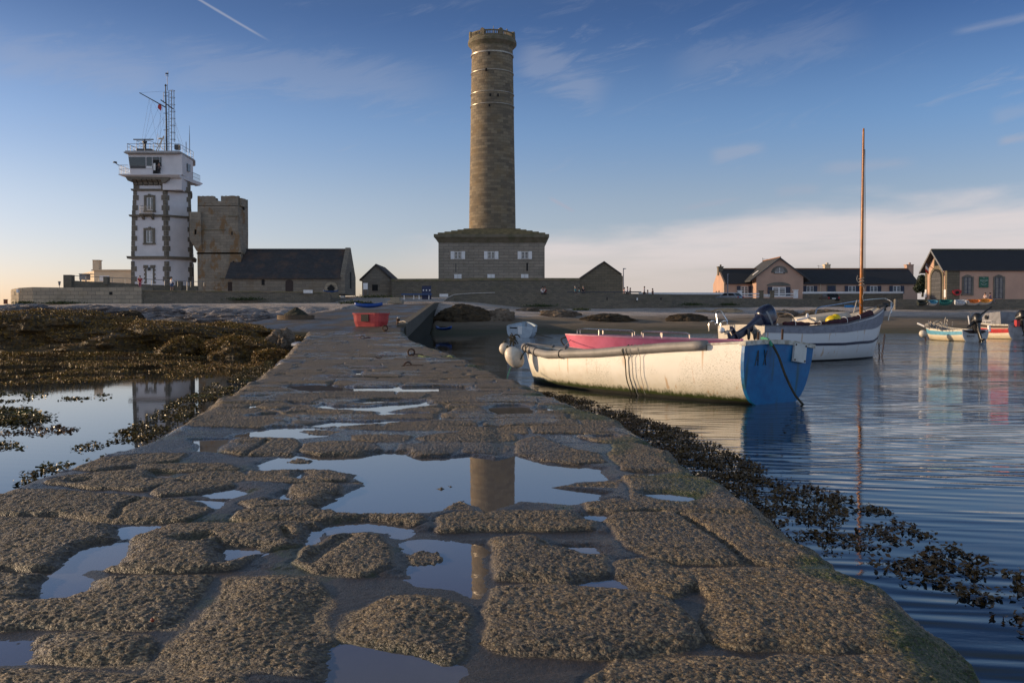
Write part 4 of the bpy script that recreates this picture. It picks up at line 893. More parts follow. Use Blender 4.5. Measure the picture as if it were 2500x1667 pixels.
def chapel():
    D = 116.0; x0 = XY(578, 117.9); x1 = (843 - 1250) / F * D; yb = 123.8; ze = zof(676, D); zr = zof(613, 120); r = root('chapel', ((x0 + x1) / 2, D, zof(715, D)), 'long low stone chapel with a steep dark slate roof beside the old tower', 'chapel')
    zb = zof(718, D); b = MB(); b.box(x0, x1 - .6, D, yb, zb, ze); b.build('wall', K['stoneD'], r)
    g = MB(); g.prism([(D - .05, zb), (yb + .05, zb), (yb + .05, ze + .25), ((D + yb) / 2 + .3, zr + .42), ((D + yb) / 2 - .3, zr + .42), (D - .05, ze + .25)], x1 - .6, x1, 'x'); g.build('gable', K['stoneD'], r)
    f = MB(); gable_roof(f, x0 - .8, x1 - .6, D, yb, ze, zr, ov=.3); f.box(x0 - .8, x1 - .6, (D + yb) / 2 - .15, (D + yb) / 2 + .15, zr + .12, zr + .3); f.build('roof', K['slate'], r)
    def op(a, y0, c, y1, arch, name, m): 
        q = MB(); w = (c - a) / 2; pts = [(a, y1), (c, y1), (c, y0 + w * .6)] + ([((a + c) / 2 + w * math.cos(t), y0 + w * .6 - w * .6 * math.sin(t)) for t in np.linspace(0, PI, 7)] if arch else [(c, y0), (a, y0)]) + [(a, y0 + w * .6)]
        q.poly(pts, D - .04, .2); q.build(name, K[m], r)
    op(638.5, 682, 646, 696, True, 'window', 'dark'); op(697, 683, 715.5, 713, True, 'door', 'door')
    q = MB(); c = P(808.5, 704, D)
    q.loft([[(c.x + rr * math.cos(a), D + dy, c.z + rr * math.sin(a)) for a in np.linspace(0, 2 * PI, 21)[:-1]] for rr, dy in ((.48, -.06), (.85, -.06), (.9, .1))], cap=False); q.build('window_surround', K['stoneL'], r)
    q = MB(); q.obox((c.x, D - .02, c.z), (1, 0, 1), (0, 1, 0), (-1, 0, 1), .36, .06, .36); q.build('rose_window', K['dark'], r)
    q = MB(); q.box(x1 - .05, x1 + .03, 119.5, 120.4, zof(704, 120), zof(664, 120)); q.build('slit_window', K['dark'], r)
def small_house():
    D = 125.0; xl, xr = XY(884, D), XY(956, D); dep = 9; zb = zof(727, D); zl, zr_ = zof(683, D), zof(647.5, D); xa = XY(918.5, D)
    r = root('stone_hut', ((xl + xr) / 2, D, zb), 'small gabled stone house beside the lighthouse wall with a white notice outside', 'house')
    b = MB(); b.prism([(xl, zb), (xr, zb), (xr, zl), (xa, zr_), (xl, zl)], D, D + dep, 'y'); b.build('wall', K['stoneD'], r)
    f = MB(); ov = .35
    for sx, xe in ((-1, XY(878, D)), (1, XY(961, D))):
        ze = zl - .15; v = [(xe, D - .25, ze), (xe, D + dep, ze), (xa, D + dep, zr_), (xa, D - .25, zr_)]; v += [(p[0], p[1], p[2] + .2) for p in v]; f.add(v, [(0, 1, 2, 3), (7, 6, 5, 4), (0, 4, 5, 1), (1, 5, 6, 2), (2, 6, 7, 3), (3, 7, 4, 0)])
    f.build('roof', K['slate'], r); q = MB(); q.rect(908.5, 695, 922.5, 710, D - .04, .15); q.build('window', K['dark'], r)
def right_house():
    D = 128.0; r = rootD('stone_store', 1470, 712, D, 'gabled stone building at the right end of the lighthouse wall', 'building'); z = lambda y: zof(y, D); x = lambda p: XY(p, D)
    b = MB(); b.prism([(x(1415), z(722)), (x(1521), z(722)), (x(1521), z(675)), (x(1516), z(670.5)), (x(1474.5), z(640.5)), (x(1415), z(682))], D, D + 9, 'y'); b.build('wall', K['stoneL2'], r)
    f = MB()
    for xe, ye in ((1412, 683.5), (1517.5, 671)):
        v = [(x(xe), D - .25, z(ye)), (x(xe), D + 9, z(ye)), (x(1474.5), D + 9, z(640.3)), (x(1474.5), D - .25, z(640.3))]; v += [(p[0], p[1], p[2] + .16) for p in v]; f.add(v, [(0, 1, 2, 3), (7, 6, 5, 4), (0, 4, 5, 1), (1, 5, 6, 2), (2, 6, 7, 3), (3, 7, 4, 0)])
    f.build('roof', K['slate'], r)
K['stoneL2'] = M_stone('warm_granite_masonry', (.19, .155, .11), (.14, .118, .085), (.06, .05, .04), .85, .36, stain=(.12, .10, .06), stain_amt=.4, msz=.018)
def walls():
    # each wall is a thing of its own
    def wall(name, lab, pts, D, th, mat, coping=None, ct=.18):
        """pts: photograph pixels of the top line; base y per point"""
        b = MB(); rings = []
        for px, yt, yb, DD in pts:
            x = XY(px, DD, yt); rings.append([(x, DD, zof(yb, DD) - .6), (x, DD + th, zof(yb, DD) - .6), (x, DD + th, zof(yt, DD)), (x, DD, zof(yt, DD))])
        b.loft(rings); mid = pts[len(pts) // 2]
        rr = root(name, (XY(mid[0], mid[3]), mid[3], zof(mid[2], mid[3])), lab, 'wall'); b.build('masonry', K[mat], rr)
        if coping:
            c = MB(); rg = []
            for px, yt, yb, DD in pts:
                x = XY(px, DD, yt); z = zof(yt, DD); rg.append([(x, DD - .08, z + .003), (x, DD + th + .08, z + .003), (x, DD + th + .08, z + ct), (x, DD - .08, z + ct)])
            c.loft(rg); c.build('coping', K[coping], rr)
        return rr
    wall('lighthouse_enclosure_wall', 'grey stone wall round the foot of the lighthouse between two gabled houses', [(956, 687, 727, 124.0), (1145, 686, 724, 124.0), (1145.5, 684.5, 724, 124.0), (1416, 685, 720, 126.0)], 124, .6, 'rubble', 'lich', .35)
    r = wall('rampart', 'pale block-built rampart at the far left with a white slot near its end', [(26, 709, 742, 112.0), (28.5, 706, 740, 109.0), (45, 703, 739, 107.5), (80, 701, 739, 107), (150, 702, 739, 107), (345, 700, 737, 107)], 107, 3.5, 'stoneL')
    q = MB(); q.rect(39.8, 706, 43.8, 714.5, 106.9, .35); q.build('white_slot', K['white'], r); q = MB(); q.rect(266.5, 712.5, 273.5, 719.5, 106.94, .2); q.build('drain_hole', K['dark'], r)
    wall('quay_wall', 'low dark sea wall below the chapel and white tower', [(345.5, 711, 735, 107.3), (560, 713, 731, 107.5), (720, 714, 730, 108), (806, 716, 728, 109), (812, 727, 731, 109.5)], 107, 5.0, 'rubble', 'lich', .12)
    r = wall('terrace_parapet', 'dark parapet wall of the terrace with an iron handrail and square pillar', [(156, 688, 712, 109.6), (174, 685, 712, 109.6), (300, 691, 712, 110.0), (345, 694, 714, 110.5), (400, 696, 714, 111.0), (480, 698, 714, 111.0)], 110, .6, 'rubble')
    q = MB(); q.rect(154.5, 671, 174, 712, 109.3, .9); q.build('pillar', K['rubble'], r); q = MB(); q.rect(252, 675, 262, 694, 109.6, .7); q.build('pillar', K['rubble'], r); q = MB(); q.rect(428, 687, 442, 712, 110.6, .7); q.build('pillar', K['rubble'], r)
    b = MB(); p = lambda a, c, D=109.9: P(a, c, D)
    b.tube([p(175, 673), p(250, 677), p(345, 681), p(480, 687.5), p(498, 688)], .035, 5)
    for a in range(210, 500, 32): y = np.interp(a, [175, 250, 345, 480, 498], [673, 677, 681, 687.5, 688]); b.tube([p(a, y), p(a, y + 14)], .03, 4)
    b.tube([p(457, 687), p(457, 711)], .05, 5)
    b.build('handrail', K['metal'], r)
    # sea wall in front of the lighthouse, curving down to the slip
    r = wall('curved_sea_wall', 'long curved sea wall of dark stone in front of the lighthouse', [(1082, 737, 748, 111.5), (1092, 729, 748, 112), (1108, 721, 748, 112.5), (1150, 717.5, 748, 113), (1208, 715.5, 748, 113.5), (1380, 716, 749, 114), (1520, 716.5, 750, 114.5), (1640, 718.5, 750, 116), (1642, 726, 749, 116.2), (1800, 727, 747.5, 122), (2010, 731, 747, 128), (2186, 733, 745.5, 131)], 113, .9, 'rubble')
    c = MB(); rg = []
    for px, yt, DD in ((1083, 736, 111.6), (1092, 728.4, 112), (1108.5, 720.2, 112.5), (1150, 717, 113), (1208, 715, 113.5)):
        x = XY(px, DD, yt); z = zof(yt, DD); rg.append([(x, DD - .1, z), (x, DD + 1, z), (x, DD + 1, z + .1), (x, DD - .1, z + .1)])
    c.loft(rg); c.build('pale_lit_edge', K['palec'], r)  # pale strip: sunlight on the wall's top edge put into the colour
    c = MB()
    for i, px in enumerate(np.linspace(1385, 1500, 6)): c.rect(px, 712, px + 1.5, 716.5, 114.4, .15)
    c.rect(1385, 711.5, 1566, 714.5, 114.5, .2); c.build('parapet_rail', K['darkmetal'], r)
    for px, y0, y1, m in ((1556, 727, 733, 'white'), (1554.6, 733, 736.5, 'dark'), (1482, 726, 733, 'dark'), (1614, 727, 732, 'dark'), (1402, 728, 733, 'dark')):
        q = MB(); q.rect(px - 1.4, y0, px + 1.4, y1, 114.35, .3); q.build('drain', K[m], r)
    wall('garden_wall', 'dark garden wall with white coping in front of the pink cottage', [(1961, 717, 732, 138), (2205, 716.5, 734, 138)], 138, .3, 'rubble', 'white', .3)
    wall('white_topped_wall', 'low dark wall with white coping left of the parked blue car', [(1560, 719, 730, 138), (1802, 719, 730, 138)], 138, .3, 'rubble', 'white', .3)
    r = wall('boathouse_wall', 'low stone wall along the beach below the lifeboat house', [(2186, 731, 747, 112.0), (2187.5, 730.5, 747, 112.0), (2300, 731, 746, 112), (2560, 730, 742, 112)], 112, .5, 'rubble')
    q = MB(); q.rect(2186, 730, 2189.5, 749, 111.9, .3); q.build('end_post', K['concrete'], r)
    # gateway of the cottage
    D = 136.0; r = rootD('gateway', 1870, 724, D, 'cottage gateway of white and stone pillars with white rails and a picket gate', 'gate')
    for a, c, y, m in ((1803, 1811.5, 711, 'white'), (1855, 1864, 711, 'stoneL2'), (1881, 1890.5, 711, 'stoneL2'), (1939, 1948.5, 709, 'white')):
        q = MB(); q.rect(a, y, c, 728, D, .5); q.rect(a - 1.2, y - 2, c + 1.2, y, D - .08, .66); q.build('pillar', K[m], r)
    for a, c in ((1811.5, 1855), (1890.5, 1939)):
        q = MB(); q.rect(a, 716, c, 718.4, D + .1, .1); q.rect(a, 722.5, c, 724.8, D + .1, .1); q.build('rail', K['white'], r)
    q = MB()
    for i in range(8): q.rect(1865 + i * 2, 718, 1866.1 + i * 2, 725, D + .1, .06)
    q.rect(1864, 719, 1881, 720, D + .16, .05); q.rect(1864, 723.5, 1881, 724.5, D + .16, .05); q.build('picket_gate', K['white'], r)
K['lich'] = M('lichened_coping', (.20, .15, .10), .9, (.13, .12, .06), 1.2, .4, 9); K['palec'] = M('pale_stone_and_lit_edge', (.42, .38, .34), .5)
def left_buildings():
    D = 135.0; r = rootD('low_white_building', 260, 694, D, 'low cream flat-roofed building with a square chimney behind the terrace', 'building')
    b = MB(); x = lambda p, d=D: XY(p, d); z = lambda y, d=D: zof(y, d)
    xa = x(230); b.box(xa, x(345), D, D + 8, z(700), z(661)); b.build('wall', K['cream'], r)
    b = MB(); v0 = x(199, D + 14)
    b.loft([[(xa, D, z(700)), (xa, D, z(661)), (x(199.5, D + 7), D + 7, z(662.5)), (x(199.5, D + 7), D + 7, z(700))], [(xa + .3, D + 8, z(700)), (xa + .3, D + 8, z(661)), (x(199.5, D + 7) + .3, D + 7.9, z(662.5)), (x(199.5, D + 7) + .3, D + 7.9, z(700))]]); b.build('wing', K['cream'], r)
    b = MB(); b.box(xa - .3, x(345), D - .25, D + 8, z(661) + .003, z(658.3)); b.build('parapet', K['cream'], r)
    b = MB(); b.rect(226, 634.5, 241, 659, D + 1, 1.0); b.rect(225, 634.5, 242, 636, D + .9, 1.2); b.build('chimney', K['cream'], r)
    b = MB(); b.rect(243, 673, 267, 686, D - .05, .1); b.build('window', K['white'], r)
    r = rootD('equipment_cabinet', 202, 700, 128, 'grey metal cabinet on a frame at the left edge of the white building', 'cabinet')
    b = MB(); b.rect(193.5, 669.5, 211, 683, 128, 1.2); b.rect(192, 668, 220, 669.6, 127.8, 1.5); b.build('housing', K['metal'], r); b = MB(); b.rect(195, 683, 197, 700, 128.2, .2); b.rect(208, 683, 210, 700, 128.2, .2); b.build('stand', K['metal'], r)
    r = rootD('funnel_marker', 145, 702, 108.5, 'small funnel-shaped marker on a short post behind the far left rampart', 'marker')
    p = P(145, 700, 108.5); b = MB(); b.lathe([(.04, zof(697, 108.5)), (.1, zof(696, 108.5)), (.17, zof(687, 108.5)), (.15, zof(687, 108.5))], (p.x, p.y, 0), 12); b.build('funnel', K['metal'], r); b = MB(); b.tube([(p.x, p.y, zof(704, 108.5)), (p.x, p.y, zof(696, 108.5))], .04, 6); b.build('post', K['metal'], r)
    r = rootD('brick_post', 12, 741, 112, 'stubby square red stone post on the rocks at the far left edge', 'post'); b = MB(); b.rect(8.5, 731.5, 15, 742, 112, .35); b.rect(8, 730.6, 15.5, 731.6, 111.95, .45); b.build('block', M('red_stone', (.16, .07, .05), .9), r)
def cottage():
    r = root('cottage', (43, 150, 4), 'long pink roughcast cottage with blue shutters and a projecting central gable', 'house')
    x0, xe = 35.25, 66.9; D = 150.0; zb = 3.8; ze = zof(691, D); zr = zof(659, 154)
    x1 = XY(2240, D)
    b = MB(); b.prism([(D, zb), (158.2, zb), (158.2, ze), (154.1, zr), (D, ze)], x0, x1, 'x'); b.build('wall', K['pinkwall'], r)
    f = MB(); gable_roof(f, x0 + .2, x1 + .2, D, 158.2, ze, zr, ov=.35, t=.16); f.build('roof', K['slate2'], r)
    f = MB(); f.box(x0 + .2, x1 + .2, 153.98, 154.2, zr + .1, zr + .3); f.build('ridge_tiles', K['ridge'], r)
    for a, c, y0, y1, DD in ((1754, 1766, 652, 672, 153.5), (2214, 2230.5, 647, 672, 154)):
        q = MB(); q.rect(a, y0, c, y1, DD, 1.0); q.rect(a - 1, y0 - 1.5, c + 1, y0 + .5, DD - .1, 1.2); q.rect((a + c) / 2 - 2, y0 - 6, (a + c) / 2 + 1.5, y0 - 1.5, DD + .3, .3); q.build('chimney', K['pinkwall'] if a > 2000 else K['stoneL2'], r)
    q = MB(); q.rect(2014, 647, 2027.5, 662, 160, 1.0); q.rect(2013, 645, 2028.5, 648, 159.9, 1.2); q.rect(2018, 641.5, 2023, 645, 160.2, .4); q.build('chimney', K['cream'], r)
    q = MB(); q.rect(1943, 655.8, 2017, 659.5, 160.5, .3); q.build('rear_ridge', K['ridge'], r)
    # central gable block
    a, c, m_ = XY(1846.5, 147), XY(1961, 147), XY(1903, 147); zl = zof(675, 147); zp = zof(631.5, 147)
    b = MB(); b.prism([(a, zb), (c, zb), (c, zl), (m_, zp), (a, zl)], 147, 156.5, 'y'); b.build('central_gable', K['pinkwall'], r)
    f = MB(); ex = 1.1; sl = (zp - zl) / (m_ - a)
    for xs, s in ((a - ex, 1), (c + ex * 1.0, -1)):
        v = [(xs, 146.6, zl - sl * ex), (xs, 156.8, zl - sl * ex), (m_, 156.8, zp), (m_, 146.6, zp)]; v += [(p[0], p[1], p[2] + .2) for p in v]; f.add(v, [(0, 1, 2, 3), (7, 6, 5, 4), (0, 4, 5, 1), (1, 5, 6, 2), (2, 6, 7, 3), (3, 7, 4, 0)])
    f.build('gable_roof', K['slate3'], r); f = MB(); f.box(m_ - .1, m_ + .1, 146.6, 156.8, zp + .18, zp + .32); f.build('ridge_tiles', K['ridge'], r)
    sk = MB(); t_ = .35; xs = a - ex + (m_ - a + ex) * .3; v = Vector((m_ - a, 0, zp - zl)).normalized(); n_ = Vector((-v.z, 0, v.x)); cc = Vector((a + (m_ - a) * .18, 149.5, zl + (zp - zl) * .18)) + n_ * .24; sk.obox(cc, v, (0, 1, 0), n_, .55, .45, .03); sk.build('skylight', K['white'], r)
    q = MB(); cc = P(1903, 666, 147); q.prism([(cc.x + 1.35 * math.cos(t), cc.z + 1.15 * math.sin(t)) for t in np.linspace(0, PI, 13)], 146.93, 147.1, 'y'); q.rect(1889.5, 665.5, 1916.5, 668, 146.9, .3); q.build('lunette_surround', K['concrete'], r)
    q = MB(); q.prism([(cc.x + .85 * math.cos(t), cc.z + .08 + .78 * math.sin(t)) for t in np.linspace(0, PI, 13)], 146.9, 147.1, 'y'); lu = q.build('lunette_window', K['glassg'], r)
    q = MB(); q.rect(1892, 664.8, 1912, 666, 146.86, .08); q.box(cc.x - .04, cc.x + .04, 146.87, 146.95, cc.z, cc.z + .8); q.build('lunette_frame', K['white'], lu)
    q = MB(); p0 = P(1901, 698, 147); q.prism([(p0.x + 1.95 * math.cos(t), p0.z + .62 * math.sin(t)) for t in np.linspace(0, PI, 11)], 146.93, 147.1, 'y'); q.build('arch_panel', K['concrete'], r)
    win(r, 1885.5, 701, 1918, 723, 146.95, shut='navyshut', shutw=12, bars=(1, 3))
    win(r, 1808.5, 699, 1826.5, 722, 149.95, shut='navyshut', shutw=10, bars=(1, 3))
    for x0_, x1_ in ((1969, 1986), (2071, 2089), (2124, 2142), (2180, 2198)): win(r, x0_, 698.5, x1_, 716, 149.95, shut='navyshut', shutw=9.5, bars=(1, 2), pane='glassg')
    q = MB(); q.rect(2018.5, 696, 2041, 728, 149.9, .15); q.build('door_surround', K['concrete'], r); q = MB(); q.rect(2021, 698, 2038.5, 728, 149.85, .12); q.build('door', K['navyshut'], r)
    q = MB(); q.tube([P(2003, 693, 149.8), P(2003, 720, 149.8)], .06, 6); q.tube([P(1767.5, 692, 149.8), P(1767.5, 718, 149.8)], .06, 6); q.build('downpipe', K['cream'], r)
    q = MB()
    for px in (1748.5, 1755): q.box(x0 - .03, x0 + .03, XY(px, 1) and 35.25 * F / (px - 1250) - .35, 35.25 * F / (px - 1250) + .35, zof(717, 154), zof(710, 154))
    q.build('gable_window', K['dark'], r)
    q = MB(); p0 = P(1862, 640, 152); q.tube([p0, p0 + Vector((0, 0, .75))], .03, 4); q.tube([p0 + Vector((-.1, 0, .5)), p0 + Vector((.9, 0, .5))], .02, 4); q.tube([p0 + Vector((.2, 0, .35)), p0 + Vector((.2, 0, .65))], .02, 4); q.build('television_aerial', K['darkmetal'], r)
    q = MB(); p0 = P(2007, 657, 159); q.tube([p0 + Vector((-.6, 0, 0)), p0 + Vector((-.6, 0, .7))], .03, 4); q.tube([p0 + Vector((-.9, 0, .6)), p0 + Vector((.7, 0, .3))], .02, 4); q.build('television_aerial', K['darkmetal'], r)
K['slate3'] = M_stone('grey_blue_slate', (.06, .065, .075), (.05, .053, .06), (.03, .03, .03), .3, .14, stain=(.07, .06, .05), stain_amt=.4, rough=.7, msz=.005)
def boathouse():
    r = root('lifeboat_house', (62, 120, 4), 'pink lifeboat house with a steep black slate roof and arched boat door', 'boathouse')
    x0 = 57.9; x1 = 84; D = 120.0; yb = 126.3; zb = 3.2; ze = zof(657, D); zr = zof(612.5, 123.1); ym = 123.15
    b = MB(); b.prism([(D, zb), (yb, zb), (yb, ze), (ym, zr - .1), (D, ze)], x0, x1, 'x'); b.build('wall', K['pinkwall2'], r)
    f = MB(); gable_roof(f, x0 - .75, x1 + .5, D, yb, ze, zr, ov=.3, t=.16); f.build('roof', K['slate2'], r)
    f = MB(); f.box(x0 - .75, x1 + .5, ym - .12, ym + .12, zr + .1, zr + .28); f.build('ridge', K['cornice'], r)
    f = MB(); s = (zr - ze) / (ym - D)
    for y0, y1 in ((D - .32, ym), (yb + .32, ym)):
        z0 = ze - s * .32; v = [(x0 - .82, y0, z0 - .12), (x0 - .82, y1, zr - .12), (x0 - .82, y1, zr + .18), (x0 - .82, y0, z0 + .18)]; v += [(x0 - .76, q[1], q[2]) for q in v]; f.add(v, [(0, 1, 2, 3), (7, 6, 5, 4), (0, 4, 5, 1), (1, 5, 6, 2), (2, 6, 7, 3), (3, 7, 4, 0)])
    f.build('bargeboard', K['metal'], r)
    # arched boat door in the gable (local plan: y along the gable)
    gy = lambda px: x0 * F / (px - 1250); gz = lambda py, px: zof(py, gy(px))
    yl, yr = gy(2269) , gy(2303.5); yc = (yl + yr) / 2; w = abs(yl - yr) / 2; zs = gz(675, 2286)
    def arch(w_, z_, zt, dx0, dx1, name, m, par=r):
        q = MB(); q.prism([(yc - w_, zb), (yc + w_, zb)] + [(yc + w_ * math.cos(t), z_ + zt * math.sin(t)) for t in np.linspace(0, PI, 15)], x0 + dx0, x0 + dx1, 'x'); return q.build(name, K[m], par)
    arch(w, zs - .15, w * .75, -.06, .1, 'arch_surround', 'stoneL2'); arch(w * .78, zs - .2, w * .6, -.10, .05, 'arch_reveal', 'dark'); d = arch(w * .66, zs - .3, w * .5, -.13, 0, 'boat_door', 'darkmetal')
    q = MB()
    for z_ in np.linspace(4.4, zs - .3, 5): q.box(x0 - .15, x0 - .13, yc - w * .64, yc + w * .64, z_ - .02, z_ + .02)
    q.build('door_rail', K['metal'], d)
    q = MB(); yy = gy(2286); z_ = gz(652, 2286); q.prism([(yy - .85, z_)] + [(yy - .85 * math.cos(t), z_ + .5 + 1.15 * math.sin(t)) for t in np.linspace(0, PI, 11)] + [(yy + .85, z_)], x0 - .08, x0 + .1, 'x'); q.build('arch_window_surround', K['stoneL2'], r)
    q = MB(); q.prism([(yy - .55, z_ + .15)] + [(yy - .55 * math.cos(t), z_ + .55 + .8 * math.sin(t)) for t in np.linspace(0, PI, 11)] + [(yy + .55, z_ + .15)], x0 - .11, x0 + .1, 'x'); q.build('arch_window', K['glass'], r)
    q = MB(); q.box(x0 - .08, x0 + .02, D + .0, D + .55, zb, ze - .1); q.build('quoin', K['stoneL2'], r); q = MB(); q.box(x0 - .08, x0 + .02, yb - .5, yb + .02, zb, ze - .1); q.build('quoin', K['stoneL2'], r); q = MB(); q.box(x0 - .081, x0 + 1.6, D - .06, D + .05, zb, ze - .12); q.build('quoin', K['stoneL2'], r)
    for a, c, y0, y1, sill, nm in ((2353, 2372, 677, 717, True, 'window'), (2429.5, 2448.5, 677, 729, False, 'door')):
        q = MB(); q.rect(a - 4, y0 - 1.5, a, y1 + 1, D - .08, .2); q.rect(c, y0 - 1.5, c + 5, y1 + 1, D - .08, .2); q.poly([(a - 3, y0), (a + 4, y0 - 5), ((a + c) / 2, y0 - 6.5), (c - 4, y0 - 5), (c + 4, y0)], D - .1, .2)
        if sill: q.rect(a - 4.5, y1 + 1, c + 5.5, y1 + 4, D - .2, .4)
        q.build(nm + '_surround', K['concrete'], r); win(r, a, y0, c, y1, D - .03, frame='navyshut', pane='glassg', bars=(1, 3), name=nm)
    r2 = rootD('green_sign', 2402, 690, D - .12, 'square green notice board with pale lettering on the pink wall of the lifeboat house', 'sign')
    q = MB(); q.rect(2391, 675.5, 2413.5, 702, D - .12, .08); q.build('board', K['green'], r2)
    q = MB(); c = P(2402, 691.5, D - .14); hw = c.x - XY(2396, D)
    for k in (-1, 1):
        arc = [(c.x + .30 * math.sin(t), D - .15, c.z + k * (.02 + .22 * math.cos(t))) for t in np.linspace(-1, 1, 9)]; q.tube(arc, .025, 4)
    q.tube([(c.x - .05, D - .15, c.z - .02), (c.x + .05, D - .15, c.z + .05)], .04, 4); q.build('emblem', K['paleg'], r2)
    q = MB()
    for y, a, e, h in ((677.4, 2399, 2405.5, .6), (684.6, 2393.5, 2400, .9), (684.6, 2401, 2403, .9), (684.6, 2404.2, 2411, .9), (693, 2395, 2399, .5), (693, 2405.5, 2409, .5)):
        p0 = a
        while p0 < e - .3: q.rect(p0, y - h, p0 + .7, y + h, D - .14, .02); p0 += 1.05
    q.build('lettering', K['paleg'], r2)
    r2 = rootD('life_ring_cover', 2337, 715, D - .2, 'red life ring housing hung on the pink wall', 'life ring')
    q = MB(); c = P(2337, 714, D - .3); pts = [(c.x - .62, c.z + .22), (c.x - .45, c.z + .28), (c.x - .2, c.z + .4), (c.x + .2, c.z + .42), (c.x + .45, c.z + .3), (c.x + .6, c.z + .26), (c.x + .5, c.z - .1), (c.x + .2, c.z - .4), (c.x - .2, c.z - .38), (c.x - .5, c.z - .1)]
    q.prism(pts, D - .3, D - .08, 'y'); q.build('cover', K['red'], r2); q = MB(); q.prism([(c.x + .27 * math.cos(t), c.z + .22 * math.sin(t)) for t in np.linspace(0, 2 * PI, 13)[:-1]], D - .33, D - .3, 'y'); q.build('centre', K['dark'], r2)
    r2 = root('wall_flag', (x0 - .1, yc, zof(665, 122)), 'tricolour flag hanging from a slanting pole above the boat door', 'flag')
    q = MB(); a = P(2285, 665, 122.5); a.x = x0 - .05; e = P(2259, 641.5, 121); q.tube([a, e], .035, 5); q.build('pole', K['darkmetal'], r2)
    for i, m in enumerate(('navyshut', 'white', 'red')):
        q = MB(); p0 = e.lerp(a, .05); p1 = e.lerp(a, .28); off = Vector((.0, 0, -.38)); s0 = off * i; s1 = off * (i + 1) 
        vs = [p0 + s0, p1 + s0 * 1.1, p1 + s1 * 1.05, p0 + s1]; q.add([v + Vector((0, dy, 0)) for dy in (0, .03) for v in vs], [(0, 1, 2, 3), (7, 6, 5, 4), (0, 4, 5, 1), (1, 5, 6, 2), (2, 6, 7, 3), (3, 7, 4, 0)]); q.build('stripe', K[m], r2)
    for px, lab in ((2261, 'left of the boat door'), (2308, 'right of the boat door')):
        yy = gy(px); r2 = root('information_board', (x0 - .1, yy, zof(716, yy)), 'pale information board on the gable ' + lab, 'sign'); q = MB(); q.box(x0 - .14, x0 - .09, yy - .25, yy + .25, zof(726, yy), zof(707, yy)); q.build('panel', K['white'], r2)
K['paleg'] = M('pale_sign_paint', (.45, .55, .5), .6, bump=0); K['pinkwall2'] = M('pink_render', (.50, .315, .235), .9, (.42, .27, .21), .35, .12, 18, .02)
def tree():
    r = root('tree', (64, 148, 4), 'dark bushy tree between the cottage and the lifeboat house', 'tree')
    t = MB(); c = P(2252, 725, 140); r.location = c; t.tube([c, c + Vector((.1, 0, 1.2)), c + Vector((0, .1, 2.4))], [.18, .14, .08], 7); 
    for a in range(5): t.tube([c + Vector((0, 0, 1.0 + .2 * a)), c + Vector((.9 * math.cos(a * 1.3), .6 * math.sin(a * 1.3), 2.2 + .2 * a))], [.07, .02], 5)
    t.build('trunk', K['rope'], r)
    n = 4500; u = RNG.normal(size=(n, 3)); u /= np.linalg.norm(u, axis=1)[:, None]; rad = RNG.random(n) ** .4; cc = np.array([[0, 0, 2.0], [-.5, 0, 1.4], [.6, .2, 1.5], [.1, .1, 2.7]])[RNG.integers(0, 4, n)]
    pos = cc + u * rad[:, None] * np.array([.95, .8, .8])
    leafmesh('crown', pos, .10, .2, M('dark_leaves', (.03, .045, .02), .6, (.015, .025, .012), 3, bump=0), r)
def leafmesh(name, pos, s0, s1, mat, parent=None, up=.6, stretch=1.6, flat=False):
    n = len(pos); d = RNG.normal(size=(n, 3)); d[:, 2] = d[:, 2] * up; d /= np.linalg.norm(d, axis=1)[:, None]
    e = np.cross(d, RNG.normal(size=(n, 3)) * ((.35, .35, 1) if flat else (1, 1, 1))); e /= np.linalg.norm(e, axis=1)[:, None] + 1e-9; nn = np.cross(d, e)
    s = (s0 + (s1 - s0) * RNG.random(n))[:, None]; a = pos - d * s * stretch / 2; b = pos + d * s * stretch / 2
    V = np.stack([a, pos - e * s * .45 + nn * s * .12, b, pos + e * s * .45 + nn * s * .12], 1).reshape(-1, 3)
    Fq = np.arange(n * 4).reshape(n, 4)
    return npmesh(name, V, Fq, mat, parent, smooth=False)
